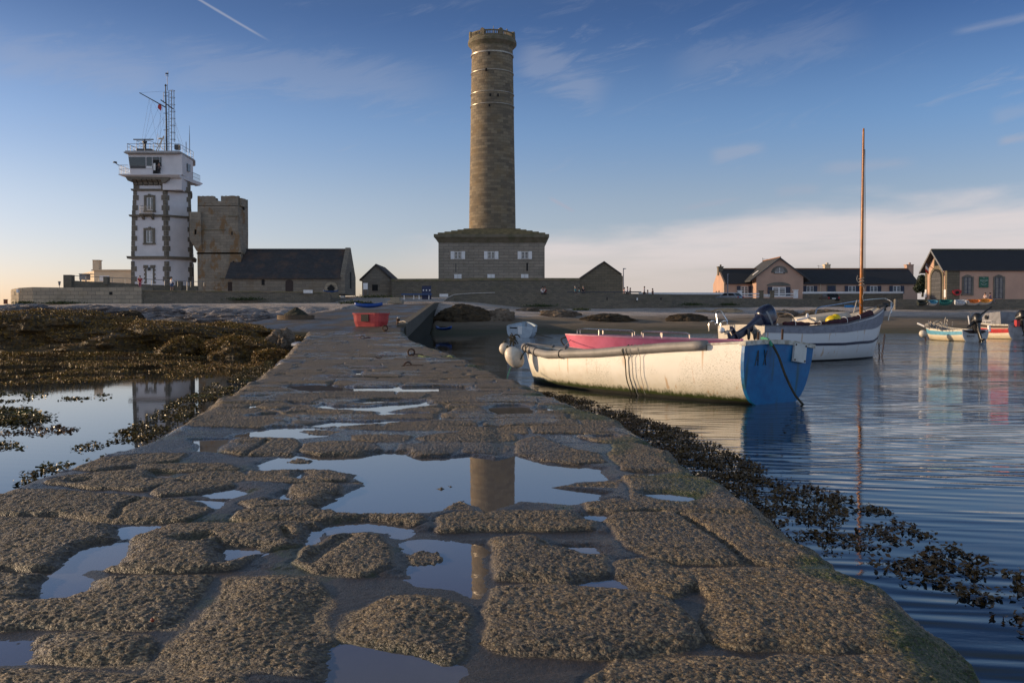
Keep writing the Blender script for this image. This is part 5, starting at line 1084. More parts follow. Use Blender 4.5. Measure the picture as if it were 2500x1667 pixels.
# ================================================================== boats
class Hull:
    def __init__(s, L, B, sheer, keel, tw=.8, e1=.62, e2=.85, rake=.3, fullness=.55, trake=.0, bowfull=1.0):
        s.L, s.B, s.sh, s.k, s.tw, s.e1, s.e2, s.rake, s.f, s.tr, s.bf = L, B, sheer, keel, tw, e1, e2, rake, fullness, trake, bowfull
    def sheer(s, t): return float(np.interp(t, *zip(*s.sh))) if len(s.sh) > 3 else float(np.polyval(np.polyfit(*zip(*s.sh), len(s.sh) - 1), t))
    def keel(s, t): return float(np.polyval(np.polyfit(*zip(*s.k), len(s.k) - 1), t))
    def half(s, t):
        m = s.f
        if t < m: q = t / m; return s.B / 2 * (s.tw + (1 - s.tw) * math.sin(q * PI / 2))
        q = (t - m) / (1 - m); return s.B / 2 * max(1 - q ** (2.1 * s.bf), 0) ** .78
    def pt(s, t, u, off=0.0, floor=None, dz=0.0):
        """u from -1 (one gunwale) through 0 (keel) to 1"""
        a = abs(u) * PI / 2; sg = 1 if u >= 0 else -1; b = max(s.half(t) + off, .012); sh = s.sheer(t) + dz; k = s.keel(t) - off
        v = min(1, t * 1.15) ** 3; e2 = s.e2 * (1 - .35 * v) ; e1 = s.e1 + .55 * v
        y = b * math.sin(a) ** e1; z = k + (sh - k) * (1 - math.cos(a) ** e2)
        if floor is not None: z = max(z, floor)
        h = (z - k) / (sh - k + 1e-9)
        return Vector((s.L * t + s.rake * h * t ** 3 - s.tr * h * (1 - t) ** 3 + (off * .8 if t > .97 else 0), sg * y, z))
    def shell(s, mat, inner, parent, nt=30, nu=10, th=.05, floor=.1, smooth=True):
        b = MB(); ts = [i / nt for i in range(nt + 1)]; us = [-1 + i / nu for i in range(2 * nu + 1)]
        g = [[s.pt(t, u) for u in us] for t in ts]; b.loft(g, cap=False, closed=False)
        h = b.build('hull', mat, parent, smooth=smooth, local=True)
        b = MB(); g2 = [[s.pt(t if 0 < t else .012, u, -th, floor) for u in us] for t in [min(t, .975) for t in ts]]; b.loft(g2, cap=False, closed=False)
        n = len(us)
        b.build('inside', inner, parent, smooth=smooth, local=True)
        return h
    def cap(s, mat, parent, w=.07, h=.03, nt=30, name='gunwale', dz=0.0):
        for sg in (-1, 1):
            b = MB(); rg = []
            for i in range(nt + 1):
                t = i / nt; p = s.pt(t, sg); d = Vector((0, sg, 0)); p = p + Vector((0, 0, dz)); rg.append([p + d * .015 + Vector((0, 0, -.01)), p + d * .015 + Vector((0, 0, h)), p - d * min(w, abs(p.y) + .01) + Vector((0, 0, h)), p - d * min(w, abs(p.y) + .01) + Vector((0, 0, -.01))])
            b.loft(rg); b.build(name, mat, parent, local=True)
    def strip(s, u0, u1, mat, parent, off=.008, nt=34, name='stripe', t0=0, t1=1):
        for sg in (-1, 1):
            b = MB(); rg = []
            for i in range(nt + 1):
                t = t0 + (t1 - t0) * i / nt; rg.append([s.pt(t, sg * (u0 + (u1 - u0) * k / 4), off) for k in range(5)])
            b.loft(rg, cap=False, closed=False); b.build(name, mat, parent, smooth=True, local=True)
    def transom(s, mat, parent, th=.05, n=12, drop=0.0):
        b = MB(); us = [-1 + i / n for i in range(2 * n + 1)]
        o = [s.pt(0, u, .012) for u in us]; cr = [Vector((o[0].x, o[0].y + (o[-1].y - o[0].y) * q, o[0].z + .05 * math.sin(q * PI))) for q in (.8, .6, .4, .2)]
        ring = o + [Vector((o[-1].x, o[-1].y + (o[0].y - o[-1].y) * q, o[-1].z + .06 * math.sin(q * PI))) for q in (.2, .4, .6, .8)]
        b.loft([[p + Vector((-.02, 0, 0)) for p in ring], [p + Vector((th, 0, 0)) for p in ring]]); return b.build('transom', mat, parent, local=True)
def hullmat(name, base, dirt, line=None, under=(.03, .03, .025), wl=.05, rough=.5, weed=True, scr=.6):
    t = NT(name); c = t.co(); x, y, z = t.sep(c)
    n = t.noise(t.mp(c, (1, 1, 1.6)), 2.2, 6, .65); n2 = t.noise(t.mp(c, (9, 9, 26)), 3.5, 5, .75); n3 = t.noise(c, .9, 3)
    zz = t.math('ADD', z, t.math('MULTIPLY', t.math('SUBTRACT', n, .5), .5))
    col = t.mix(t.ramp(zz, .55, 0), base, dirt)
    spk = t.math('MULTIPLY', t.ramp(n2, .54, .62), t.math('MULTIPLY', t.ramp(n3, .47, .56), scr)); col = t.mix(spk, col, (.10, .09, .03))
    v = t.noise(t.mp(c, (7, 7, .25)), 1.0, 3, .5); col = t.mix(t.math('MULTIPLY', t.ramp(v, .62, .70), .6), col, (.42, .22, .07))
    if weed:
        zw = t.math('ADD', z, t.math('MULTIPLY', t.math('SUBTRACT', t.noise(t.mp(c, (6, 6, 1.5)), 3, 5, .7), .5), .22)); col = t.mix(t.ramp(zw, wl + .12, wl + .02), col, (.035, .05, .008)); 
    col = t.mix(t.ramp(z, wl, wl - .015, smooth=False), col, under)
    t.set('Base Color', col); t.set('Roughness', t.ramp(n, .3, .7, rough - .1, rough + .15)); t.set('Normal', t.bump(t.math('ADD', n, t.math('MULTIPLY', n2, .3)), .12, .03)); return t.mat
def place(name, stern, bow, lab, group=None, roll=0.0, pitch=0.0):
    d = Vector(bow) - Vector(stern); th = math.atan2(d.y, d.x)
    o = bpy.data.objects.new(name, None); COL.objects.link(o); o.location = (stern[0], stern[1], stern[2] if len(stern) > 2 else 0); o.rotation_mode = 'XYZ'; o.rotation_euler = (roll, pitch, th)
    return tag(o, lab, 'boat', group)
def toloc(r, p):
    m = Matrix.Translation(r.location) @ r.rotation_euler.to_matrix().to_4x4(); return m.inverted() @ Vector(p)
def catmull(pts, n=8):
    pts = [Vector(p) for p in pts]; out = []
    for i in range(len(pts) - 1):
        p0 = pts[max(i - 1, 0)]; p1 = pts[i]; p2 = pts[i + 1]; p3 = pts[min(i + 2, len(pts) - 1)]
        for k in range(n):
            t = k / n; out.append(.5 * ((2 * p1) + (p2 - p0) * t + (2 * p0 - 5 * p1 + 4 * p2 - p3) * t * t + (3 * p1 - p0 - 3 * p2 + p3) * t ** 3))
    out.append(pts[-1]); return out
def outboard(parent, M4, cowl, leg, s=1.0, band=None, name='outboard_motor', label='outboard motor tilted up on its bracket'):
    """upright motor: powerhead up +z, propeller down, aft = -x; M4 tilts and places it"""
    r = bpy.data.objects.new(name, None); COL.objects.link(r); r.parent = parent; r.matrix_local = M4 @ Matrix.Scale(s, 4)
    b = MB(); ring = lambda cx, cz, rx, ry, z: [(cx + rx * math.copysign(abs(math.cos(a)) ** .7, math.cos(a)), ry * math.copysign(abs(math.sin(a)) ** .7, math.sin(a)), z) for a in np.linspace(0, 2 * PI, 21)[:-1]]
    b.loft([ring(0, 0, .24, .15, .30), ring(-.01, 0, .29, .185, .36), ring(-.02, 0, .31, .20, .48), ring(-.03, 0, .30, .195, .62), ring(-.05, 0, .25, .16, .74), ring(-.07, 0, .15, .10, .80)]); o = b.build('cowling', cowl, r, smooth=True, local=True)
    b = MB(); b.loft([ring(0, 0, .315, .205, .45), ring(0, 0, .318, .208, .50)]); b.build('cowling_band', band or K['metal'], o, local=True)
    b = MB(); b.loft([ring(.0, 0, .22, .13, .31), ring(-.02, 0, .15, .09, .12), ring(-.03, 0, .10, .065, -.1), ring(-.03, 0, .11, .05, -.45), ring(-.05, 0, .13, .03, -.55)]); b.loft([ring(-.08, 0, .26, .10, -.55), ring(-.08, 0, .27, .10, -.575)])
    b.loft([ring(-.04, 0, .09, .035, -.57), ring(-.04, 0, .08, .035, -.72), ring(-.04, 0, .10, .03, -.95)]); b.ell((-.06, 0, -.72), .22, .055, .055); b.build('leg', leg, r, smooth=False, local=True)
    b = MB()
    for k in range(3): a = k * 2 * PI / 3; b.ell((-.27, .075 * math.cos(a), -.72 + .075 * math.sin(a)), .02, .05 + .03 * abs(math.cos(a)), .05 + .03 * abs(math.sin(a)), 8, 6)
    b.ell((-.27, 0, -.72), .05, .035, .035, 8, 6); b.build('propeller', K['metal'], r, local=True)
    b = MB(); b.box(.05, .2, -.11, -.07, -.05, .3); b.box(.05, .2, .07, .11, -.05, .3); b.box(.18, .24, -.13, .13, .0, .26); b.build('clamp_bracket', K['blackp'], r, local=True)
    b = MB(); b.tube([(.22, .02, .35), (.5, .03, .42), (.72, .03, .45)], [.03, .025, .03], 6); b.build('tiller', K['blackp'], r, local=True)
    return r
def near_boat():
    st = G(1887, 984, 0); bow = Vector((.47, 21.6, 0)); L0 = (bow - st).length
    r = place('rowing_boat', (st.x, st.y, 0), bow, 'large weathered white open boat with a blue stern moored beside the jetty', roll=math.radians(2.5))
    h = Hull(L0 - .15, 2.15, [(0, 1.04), (.25, .92), (.5, .76), (.75, .67), (1, .82)], [(0, -.05), (.5, -.28), (1, -.10)], tw=.86, e1=.50, e2=.92, rake=.42, fullness=.5, trake=.1)
    hm = hullmat('weathered_white_hull', (.72, .69, .63), (.58, .52, .40), wl=.03, rough=.5, scr=.7)
    h.shell(hm, M('pale_blue_inside', (.42, .50, .52), .6, (.28, .30, .28), 2.5, .1), r, th=.06, floor=.22)
    tm = NT('blue_transom_paint'); c = tm.co(); n = tm.noise(c, 5, 6, .7); x, y, z = tm.sep(c)
    col = tm.mix(tm.ramp(n, .35, .7), (.001, .135, .35), (.001, .09, .26)); col = tm.mix(tm.math('MULTIPLY', tm.ramp(tm.noise(tm.mp(c, (1, 5, .6)), 1.2, 4), .55, .7), tm.ramp(z, 1.1, .3, .5, .9)), col, (.012, .07, .10))
    col = tm.mix(tm.ramp(tm.noise(c, 40, 3, .7), .70, .76), col, (.05, .04, .03)); tm.set('Base Color', col); tm.b.inputs['Roughness'].default_value = .42
    t = h.transom(tm.mat, r)
    b = MB(); W = h.half(0); zt = h.sheer(0); tx = h.pt(0, 1).x; b.loft([[(tx - .045, -W - .03 + 2 * (W + .03) * q, zt - .05 + .055 * math.sin(q * PI)), (tx + .09, -W - .03 + 2 * (W + .03) * q, zt - .05 + .055 * math.sin(q * PI)), (tx + .09, -W - .03 + 2 * (W + .03) * q, zt + .02 + .06 * math.sin(q * PI)), (tx - .045, -W - .03 + 2 * (W + .03) * q, zt + .02 + .06 * math.sin(q * PI))] for q in np.linspace(0, 1, 11)]); b.build('transom_cap', M('chipped_white_trim', (.55, .54, .50), .7, (.28, .25, .2), 9, .3), t, local=True)
    # painted letters, board with bolts
    def onT(yy, zz): q = (zz - h.keel(0)) / (zt - h.keel(0)); return h.pt(0, 1).x * q - .022
    b = MB(); f = lambda pts, w=.008: b.tube([(onT(0, z_) - .006, y_, z_) for y_, z_ in pts], w, 4)
    Y = lambda q: W - q       # left edge as seen from astern is +y
    f([(Y(.30), .66), (Y(.335), .92), (Y(.345), .92), (Y(.37), .66)]); f([(Y(.31), .76), (Y(.365), .76)]); b.build('letter_a', K['blackp'], t, local=True)
    b = MB(); f = lambda pts, w=.008: b.tube([(onT(0, z_) - .006, y_, z_) for y_, z_ in pts], w, 4); f([(Y(.50), .93), (Y(.58), .67)]); f([(Y(.58), .93), (Y(.51), .67)]); b.build('letter_x', K['blackp'], t, local=True)
    b = MB(); c0 = Vector((onT(0, .92) - .03, -W + .42, .90)); e = Vector((0, 1, .09)).normalized(); n_ = Vector((-1, 0, .0)); u = n_.cross(e).normalized(); b.obox(c0, n_, e, u, .022, .17, .165); pl = b.build('bolted_plate', M('white_plate', (.55, .56, .55), .6), t, local=True)
    for i in (-1, 1):
        for j in (-1, 1): b = MB(); b.ell(c0 + n_ * .024 + e * .14 * i + u * .135 * j, .014, .018, .018, 8, 5); b.build('bolt', K['rust'], pl, local=True)
    # tube fender round the gunwale
    for sg in (-1, 1):
        pts = [h.pt(t_, sg, .02) + Vector((0, 0, -.01)) for t_ in np.linspace(.11, 1.0, 26)]; b = MB(); b.tube(pts, .088, 12); g = b.build('gunwale_fender', K['rubber'], r, smooth=True, local=True)
        for t_ in (.93, .89, .82, .66):
            p = h.pt(t_, sg, .02) + Vector((0, 0, -.01)); d = (h.pt(t_ + .01, sg) - h.pt(t_ - .01, sg)).normalized(); a = d.cross(Vector((0, 0, 1))).normalized(); c = d.cross(a)
            b = MB(); b.tube([p + (a * math.cos(q) + c * math.sin(q)) * .092 for q in np.linspace(0, 2 * PI, 17)[:-1]], .012, 5, closed=True); b.build('band', K['blackp'], g, local=True)
    h.cap(K['chip'], r, w=.09, h=.025)
    b = MB(); b.loft([[h.pt(q, 1, -.05, dz=-.06), h.pt(q, -1, -.05, dz=-.06), h.pt(q, -1, -.05, dz=-.09), h.pt(q, 1, -.05, dz=-.09)] for q in (.84, .90, .95, .98)]); b.build('foredeck', K['palebl'], r, local=True)
    for t_ in (.25, .5, .7): b = MB(); a = h.pt(t_, 1, -.05); w = a.y; b.box(a.x - .14, a.x + .14, -w, w, .55, .59); b.build('thwart', K['greywood'], r, local=True)
    for t_ in (.18, .42): b = MB(); a = h.pt(t_, -1); b.box(a.x - .02, a.x + .02, a.y - .01, a.y + .05, a.z - .1, a.z + .01); b.build('cleat', K['rust'], r, local=True)
    b = MB(); b.tube([(tx + .06, -W * .15, zt - .05), (tx + .07, -W * .17, zt + .27)], .02, 6); b.build('thole_pin', K['rust'], r, local=True)
    b = MB(); b.tube([(tx + .06, W * .55, zt - .05), (tx + .06, W * .55, zt + .2)], .018, 6); b.build('thole_pin', K['rust'], r, local=True)
    # ropes: one from the stern into the water, several hanging over the side
    def rope(pts, rad, m, nm, lab, n=8):
        q = bpy.data.objects.new(nm, None); b = MB(); b.tube(catmull(pts, n), rad, 6); o = b.build(nm, K[m], None); bpy.data.objects.remove(q); return tag(o, lab, 'rope')
    w = lambda px, py, D: P(px, py, D)
    Ds = st.y - .25
    rope([w(1868, 829, Ds + .2), w(1880, 834, Ds), w(1900, 868, Ds - .12), w(1917, 915, Ds - .15), w(1940, 962, Ds - .1), w(1961, 988, Ds), w(1963, 994, Ds)], .022, 'rope', 'stern_rope', 'dark rope hanging from the blue stern down into the water')
    rope([w(1860, 826, Ds + .25), w(1872, 828, Ds + .1), w(1880, 836, Ds - .03), w(1884, 845, Ds - .05)], .03, 'seagreen', 'green_rope', 'short green rope tied on top of the blue stern')
    def side(px, y0, y1, kk, m='rope', rad=.009):
        # lie just outside the hull
        best = min((abs(proj(r, h.pt(t_, 1))[0] - px), t_) for t_ in np.linspace(.1, .95, 200))[1]
        pts = []
        for i, q in enumerate(np.linspace(0, 1, 9)):
            u = 1 - (1 - kk) * q; p = h.pt(best, max(u, .05), .02 + (.11 if i == 0 else .02)); p.x += .02 * math.sin(i * 1.7 + px) * q; pts.append(r.matrix_basis @ p)
        b = MB(); b.tube([r.matrix_basis @ (h.pt(best, 1, -.05) + Vector((0, 0, .1)))] + pts, rad, 5); o = b.build('hanging_rope', K[m], None); return o
    for i, (px, kk, m, rad) in enumerate(((1529, .33, 'rope', .012), (1540, .52, 'rope', .008), (1547, .45, 'paler', .006), (1566, .48, 'paler', .006))):
        o = side(px, 0, 0, kk, m, rad); tag(o, ('thick dark rope hanging down the white hull to the waterline', 'thin dark cord beside the thickest hanging rope on the hull', 'pale thread trailing down the middle of the white hull', 'rightmost pale thread hanging over the white hull')[i], 'rope', 'ropes over the side of the white boat')
    # fenders at the stem
    for i, (px, py, D, rx, rz, tilt, lab) in enumerate(((1232, 851, 21.3, .13, .14, 0, 'small round white buoy at the very bow of the weathered boat'), (1256, 872, 20.6, .20, .27, -.6, 'fat sausage fender hanging at the bow beside the small round buoy'))):
        c = P(px, py, D); q = root('fender', c, lab, 'fender'); b = MB(); m4 = Matrix.Rotation(tilt, 3, 'Y'); b.ell(c, rx, rx, rz, 18, 12, mat=m4); b.build('body', K['fender'], q, smooth=True)
        b = MB(); top = c + m4 @ Vector((0, 0, rz)); b.tube([top - m4 @ Vector((0, 0, .03)), top + m4 @ Vector((0, 0, .04))], .03, 8); b.tube([c + Vector((rx * .7, -.17, -.05)), c + Vector((rx * .9, -.16, .06)), c + Vector((rx * 1.3, -.1, .17)), c + Vector((rx * 1.2, .1, .28))], .015, 5); b.build('lashing', K['rope'], q)
    b = MB(); base = P(1252, 832, 21.2)
    for k in range(16): a = RNG.normal(size=3) * .07; c = RNG.normal(size=3) * .07; b.tube(catmull([base + Vector(a), base + Vector((a + c) / 2 + [0, 0, .05]), base + Vector(c)], 4), .014, 5)
    tag(b.build('rope_tangle', K['rope'], None), 'tangle of dark rope heaped on the bow of the weathered boat', 'rope')
    tag(mk_rope([P(1247, 896, 20.4), P(1240, 915, 19.6), P(1237, 927, 18.9)], .009, 'seagreen', 'mooring_line'), 'thin green mooring line from the bow fender down to the jetty edge', 'rope')
    return r, h
def mk_rope(pts, rad, m, nm): b = MB(); b.tube(catmull(pts, 8), rad, 6); return b.build(nm, K[m], None)
def proj(r, p):
    q = r.matrix_basis @ p; y = q.y; X, Yf, U = q.x, q.y * cp - (q.z - CZ) * sp, q.y * sp + (q.z - CZ) * cp
    return 1250 + X / Yf * F, 833.5 - U / Yf * F
K['chip'] = M('chipped_white_trim2', (.52, .50, .46), .7, (.30, .27, .22), 9, .3); K['palebl'] = M('pale_blue_deck', (.40, .50, .53), .6, (.30, .36, .36), 3, .1)
def sail_boat():
    st = Vector((7.75, 30.5, 0)); bow = Vector((13.9, 34.3, 0))
    r = place('sailing_boat', st, bow, 'white sailing boat with navy stripe, grey gunwale and tall varnished mast'); L = (bow - st).length
    h = Hull(L - .3, 2.45, [(0, 1.22), (.3, 1.20), (.55, 1.28), (.8, 1.55), (1, 1.98)], [(0, -.1), (.5, -.35), (1, -.15)], tw=.86, e1=.55, e2=.95, rake=.75, fullness=.42, bowfull=.95)
    hm = hullmat('clean_white_hull', (.62, .63, .66), (.50, .50, .50), wl=.06, rough=.4, weed=False, scr=.08, under=(.012, .012, .014)); h.shell(hm, K['cushion'], r, th=.05, floor=.55, nt=34)
    h.transom(K['cushion'], r); h.strip(.915, .995, K['greyband'], r, off=.022, name='rubbing_band'); h.strip(.735, .775, K['navyshut'], r, off=.007, name='stripe'); h.cap(K['greywood'], r, w=.12, h=.04)
    b = MB(); b.loft([[h.pt(q, 1, -.04, dz=.01), h.pt(q, -1, -.04, dz=.01), h.pt(q, -1, -.04, dz=-.05), h.pt(q, 1, -.04, dz=-.05)] for q in np.linspace(.52, .985, 9)]); b.build('foredeck', K['cushion'], r, local=True)
    a0, a1 = h.pt(.52, 0).x, h.pt(.74, 0).x
    b = MB(); b.loft([[(a0 - .5, -.62, 1.15), (a0 - .5, .62, 1.15), (a1, .5, 1.5), (a1, -.5, 1.5)], [(a0 - .45, -.5, 1.52), (a0 - .45, .5, 1.52), (a1 - .1, .4, 1.72), (a1 - .1, -.4, 1.72)]]) ; b.build('cabin_top', K['cushion'], r, local=True)
    mb = toloc(r, P(2102, 778, 32.6)); mt = toloc(r, P(2108.5, 314, 32.75)); mb.z = 1.3
    b = MB(); b.tube([mb, mb.lerp(mt, .3), mb.lerp(mt, .98), mt], [.062, .058, .036, .03], 10); mast = b.build('mast', K['wood'], r, smooth=True, local=True)
    b = MB(); b.lathe([(.10, 0), (.10, .12), (.07, .13)], (mb.x, mb.y, 1.5), 12); b.build('mast_collar', K['cushion'], r, local=True)
    b = MB(); q = lambda px, py, D=32.5: toloc(r, P(px, py, D)); b.tube([q(2112, 365), q(2111, 560), q(2109, 745)], .009, 4); b.tube([q(2111, 365), q(2113.5, 540), q(2113, 700)], .006, 4); b.tube([q(2105, 330), q(2097, 700)], .005, 4); b.build('halyard', K['rope'], mast, local=True)
    b = MB()
    for z_ in (683, 690, 698): p = q(2103, z_); b.tube([p + Vector((.085 * math.cos(a), .085 * math.sin(a), .012 * a)) for a in np.linspace(0, 6, 14)], .013, 5)
    b.tube(catmull([q(2094, 672), q(2092, 682), q(2097, 690), q(2104, 686)], 4), .013, 4); b.tube(catmull([q(2108, 700), q(2110, 712), q(2106, 725), q(2109, 735)], 4), .013, 4); b.build('lashing', K['paler'], mast, local=True)
    # pulpit rail round the foredeck and stern hoops
    b = MB(); pts = [q(1989, 778, 33.2), q(1993, 757, 33.4), q(2003, 750, 33.6), q(2040, 744, 34.2), q(2100, 734, 35.0), q(2155, 729, 35.2), q(2168, 732, 35.0), q(2178, 738, 34.8), q(2181, 746, 34.6), q(2173, 762, 34.3), q(2168, 783, 34.2)]
    b.tube(catmull(pts, 5), .022, 6); b.tube([q(2176, 738, 34.9), q(2176, 765, 34.7)], .022, 6); b.build('bow_rail', K['chrome'], r, local=True)
    b = MB(); b.tube(catmull([q(1877, 792, 30.2), q(1879, 776, 30.2), q(1886, 765, 30.3), q(1896, 762, 30.5), q(1920, 764, 31), q(1934, 770, 31.2), q(1939, 782, 31.3), q(1941, 796, 31.3)], 5), .024, 6); b.build('stern_rail', K['chrome'], r, local=True)
    b = MB(); b.tube(catmull([q(1744, 764, 31.5), q(1756, 759, 31.3), q(1762, 761, 31.2), q(1768, 770, 31.1), q(1777, 785, 31)], 5), .026, 6); b.tube([q(1749, 765, 31.5), q(1752, 789, 31.4)], .022, 6); b.build('stern_rail', K['chrome'], r, local=True)
    for x0 in (1731, 1760): b = MB(); b.tube(catmull([q(x0, 808, 30.9), q(x0, 790, 30.9), q(x0 + 6, 783.5, 30.9), q(x0 + 13, 785, 31), q(x0 + 16, 792, 31)], 4), .022, 6); b.build('ladder_hoop', K['chrome'], r, local=True)
    b = MB(); b.tube([q(2092, 733, 32.3), q(2084, 764, 32)], .02, 6); b.tube([q(2092, 733, 32.3), q(2121, 770, 33)], .016, 6); b.build('mast_strut', K['paler'], r, local=True)
    b = MB(); b.tube([q(1944, 782, 31.6), q(1972, 776, 32)], .035, 7); b.ell(q(1971, 771, 32), .06, .05, .09); b.build('boathook', K['white'], r, local=True)
    # leeboard fender on the quarter
    b = MB(); c = q(1898, 808, 30.3); b.loft([[c + Vector((0, 0, .26)) + Vector((.02 * math.cos(a), .02 * math.sin(a), 0)) for a in np.linspace(0, 2 * PI, 11)[:-1]], [c + Vector((.1 * math.cos(a), .06 * math.sin(a), .0)) for a in np.linspace(0, 2 * PI, 11)[:-1]], [c + Vector((.1 * math.cos(a), .06 * math.sin(a), -.35)) for a in np.linspace(0, 2 * PI, 11)[:-1]], [c + Vector((.02 * math.cos(a), .02 * math.sin(a), -.4)) for a in np.linspace(0, 2 * PI, 11)[:-1]]]); b.build('fender', K['white'], r, smooth=False, local=True)
    # furled sail lying along the side deck, tied up
    pts = [h.pt(t_, -1, -.16, dz=.09) for t_ in np.linspace(.14, .80, 12)]; rr = [.06 + .035 * math.sin(i * 1.3) + .05 * (i > 5) for i in range(12)]
    b = MB(); b.tube(catmull(pts, 4), [float(np.interp(k / 44, np.linspace(0, 1, 12), rr)) + .012 * math.sin(k * 1.9) for k in range(45)], 9); o = b.build('furled_sail', K['maroon'], None, smooth=True, local=True); o.matrix_world = r.matrix_basis.copy(); tag(o, 'dark maroon sail furled along the side of the sailing boat', 'sail')
    b = MB()
    for i in (1, 4, 7, 9): b = MB(); p = pts[i]; b.tube([p + Vector((0, (rr[i] + .035) * math.cos(a), (rr[i] + .035) * math.sin(a))) for a in np.linspace(-.5, PI + .9, 9)], .012, 4); b.build('sail_tie', K['white'], o, local=True)
    c = P(2034, 783, 31.6); b = MB(); b.ell(c, .27, .24, .2, 16, 10); b.ell(c + Vector((.09, 0, .09)), .17, .17, .15, 14, 8); tag(b.build('yellow_bundle', K['yellow'], None, smooth=True), 'bright yellow rounded buoy lying on the sailing boat deck', 'buoy')
    c = P(2152, 752, 34.2); b = MB(); b.obox(c, (1, 0, .1), (0, 1, 0), (-.1, 0, 1), .13, .12, .12); b.ell(c + Vector((.12, 0, .1)), .16, .12, .1, 10, 6); e = b.build('anchor_winch', K['blackp'], r, local=False)
    e.data.transform(r.matrix_basis.inverted() @ Matrix.Translation(wloc(r))) 
    # mooring chains
    def chain(p0, p1, lab):
        p0, p1 = Vector(p0), Vector(p1); n = int((p1 - p0).length / .095); b = MB(); d = (p1 - p0).normalized(); a = Vector((1, 0, 0)); c = Vector((0, 1, 0))
        for i in range(n):
            m = p0 + (p1 - p0) * (i + .5) / n; s = a if i % 2 else c; b.tube([m + d * .055 * math.cos(q) + s * .032 * math.sin(q) for q in np.linspace(0, 2 * PI, 11)[:-1]], .012, 5, closed=True)
        tag(b.build('mooring_chain', K['rust'], None), lab, 'chain', 'chains at the bow of the sailing boat')
    chain(P(2160, 816, 34.6), P(2153, 872, 34.4), 'longer rusty chain hanging from the stem of the sailing boat'); chain(P(2146, 839, 34.2), P(2147, 884, 34.1), 'shorter rusty chain nearer the hull of the sailing boat')
    # tilted outboard on the transom, seen from astern
    Mx = Matrix.Translation(toloc(r, P(1836, 800, 30.1))) @ Matrix.Rotation(math.radians(-8), 4, 'Z') @ Matrix.Rotation(math.radians(62), 4, 'Y')
    outboard(r, Mx, M('navy_cowling', (.012, .018, .05), .25, bump=0), M('navy_leg', (.014, .02, .055), .35, bump=0), 1.3)
    b = MB(); p = q(1799, 809, 29.6); p2 = q(1778, 800, 29.8)
    b.ell(q(1762, 806, 29.8), .11, .1, .1, 12, 8); b.build('round_fender', K['white'], r, smooth=True, local=True)
    for px in (1828, 1842.5): b = MB(); c = q(px, 818, 29.85); b.loft([[c + Vector((.05 * s_ * math.cos(a), .05 * s_ * math.sin(a), z_)) for a in np.linspace(0, 2 * PI, 9)[:-1]] for s_, z_ in ((.8, .2), (1.2, .05), (.9, -.12), (.4, -.16))]); b.build('bracket_arm', K['blackp'], r, local=True)
    return r
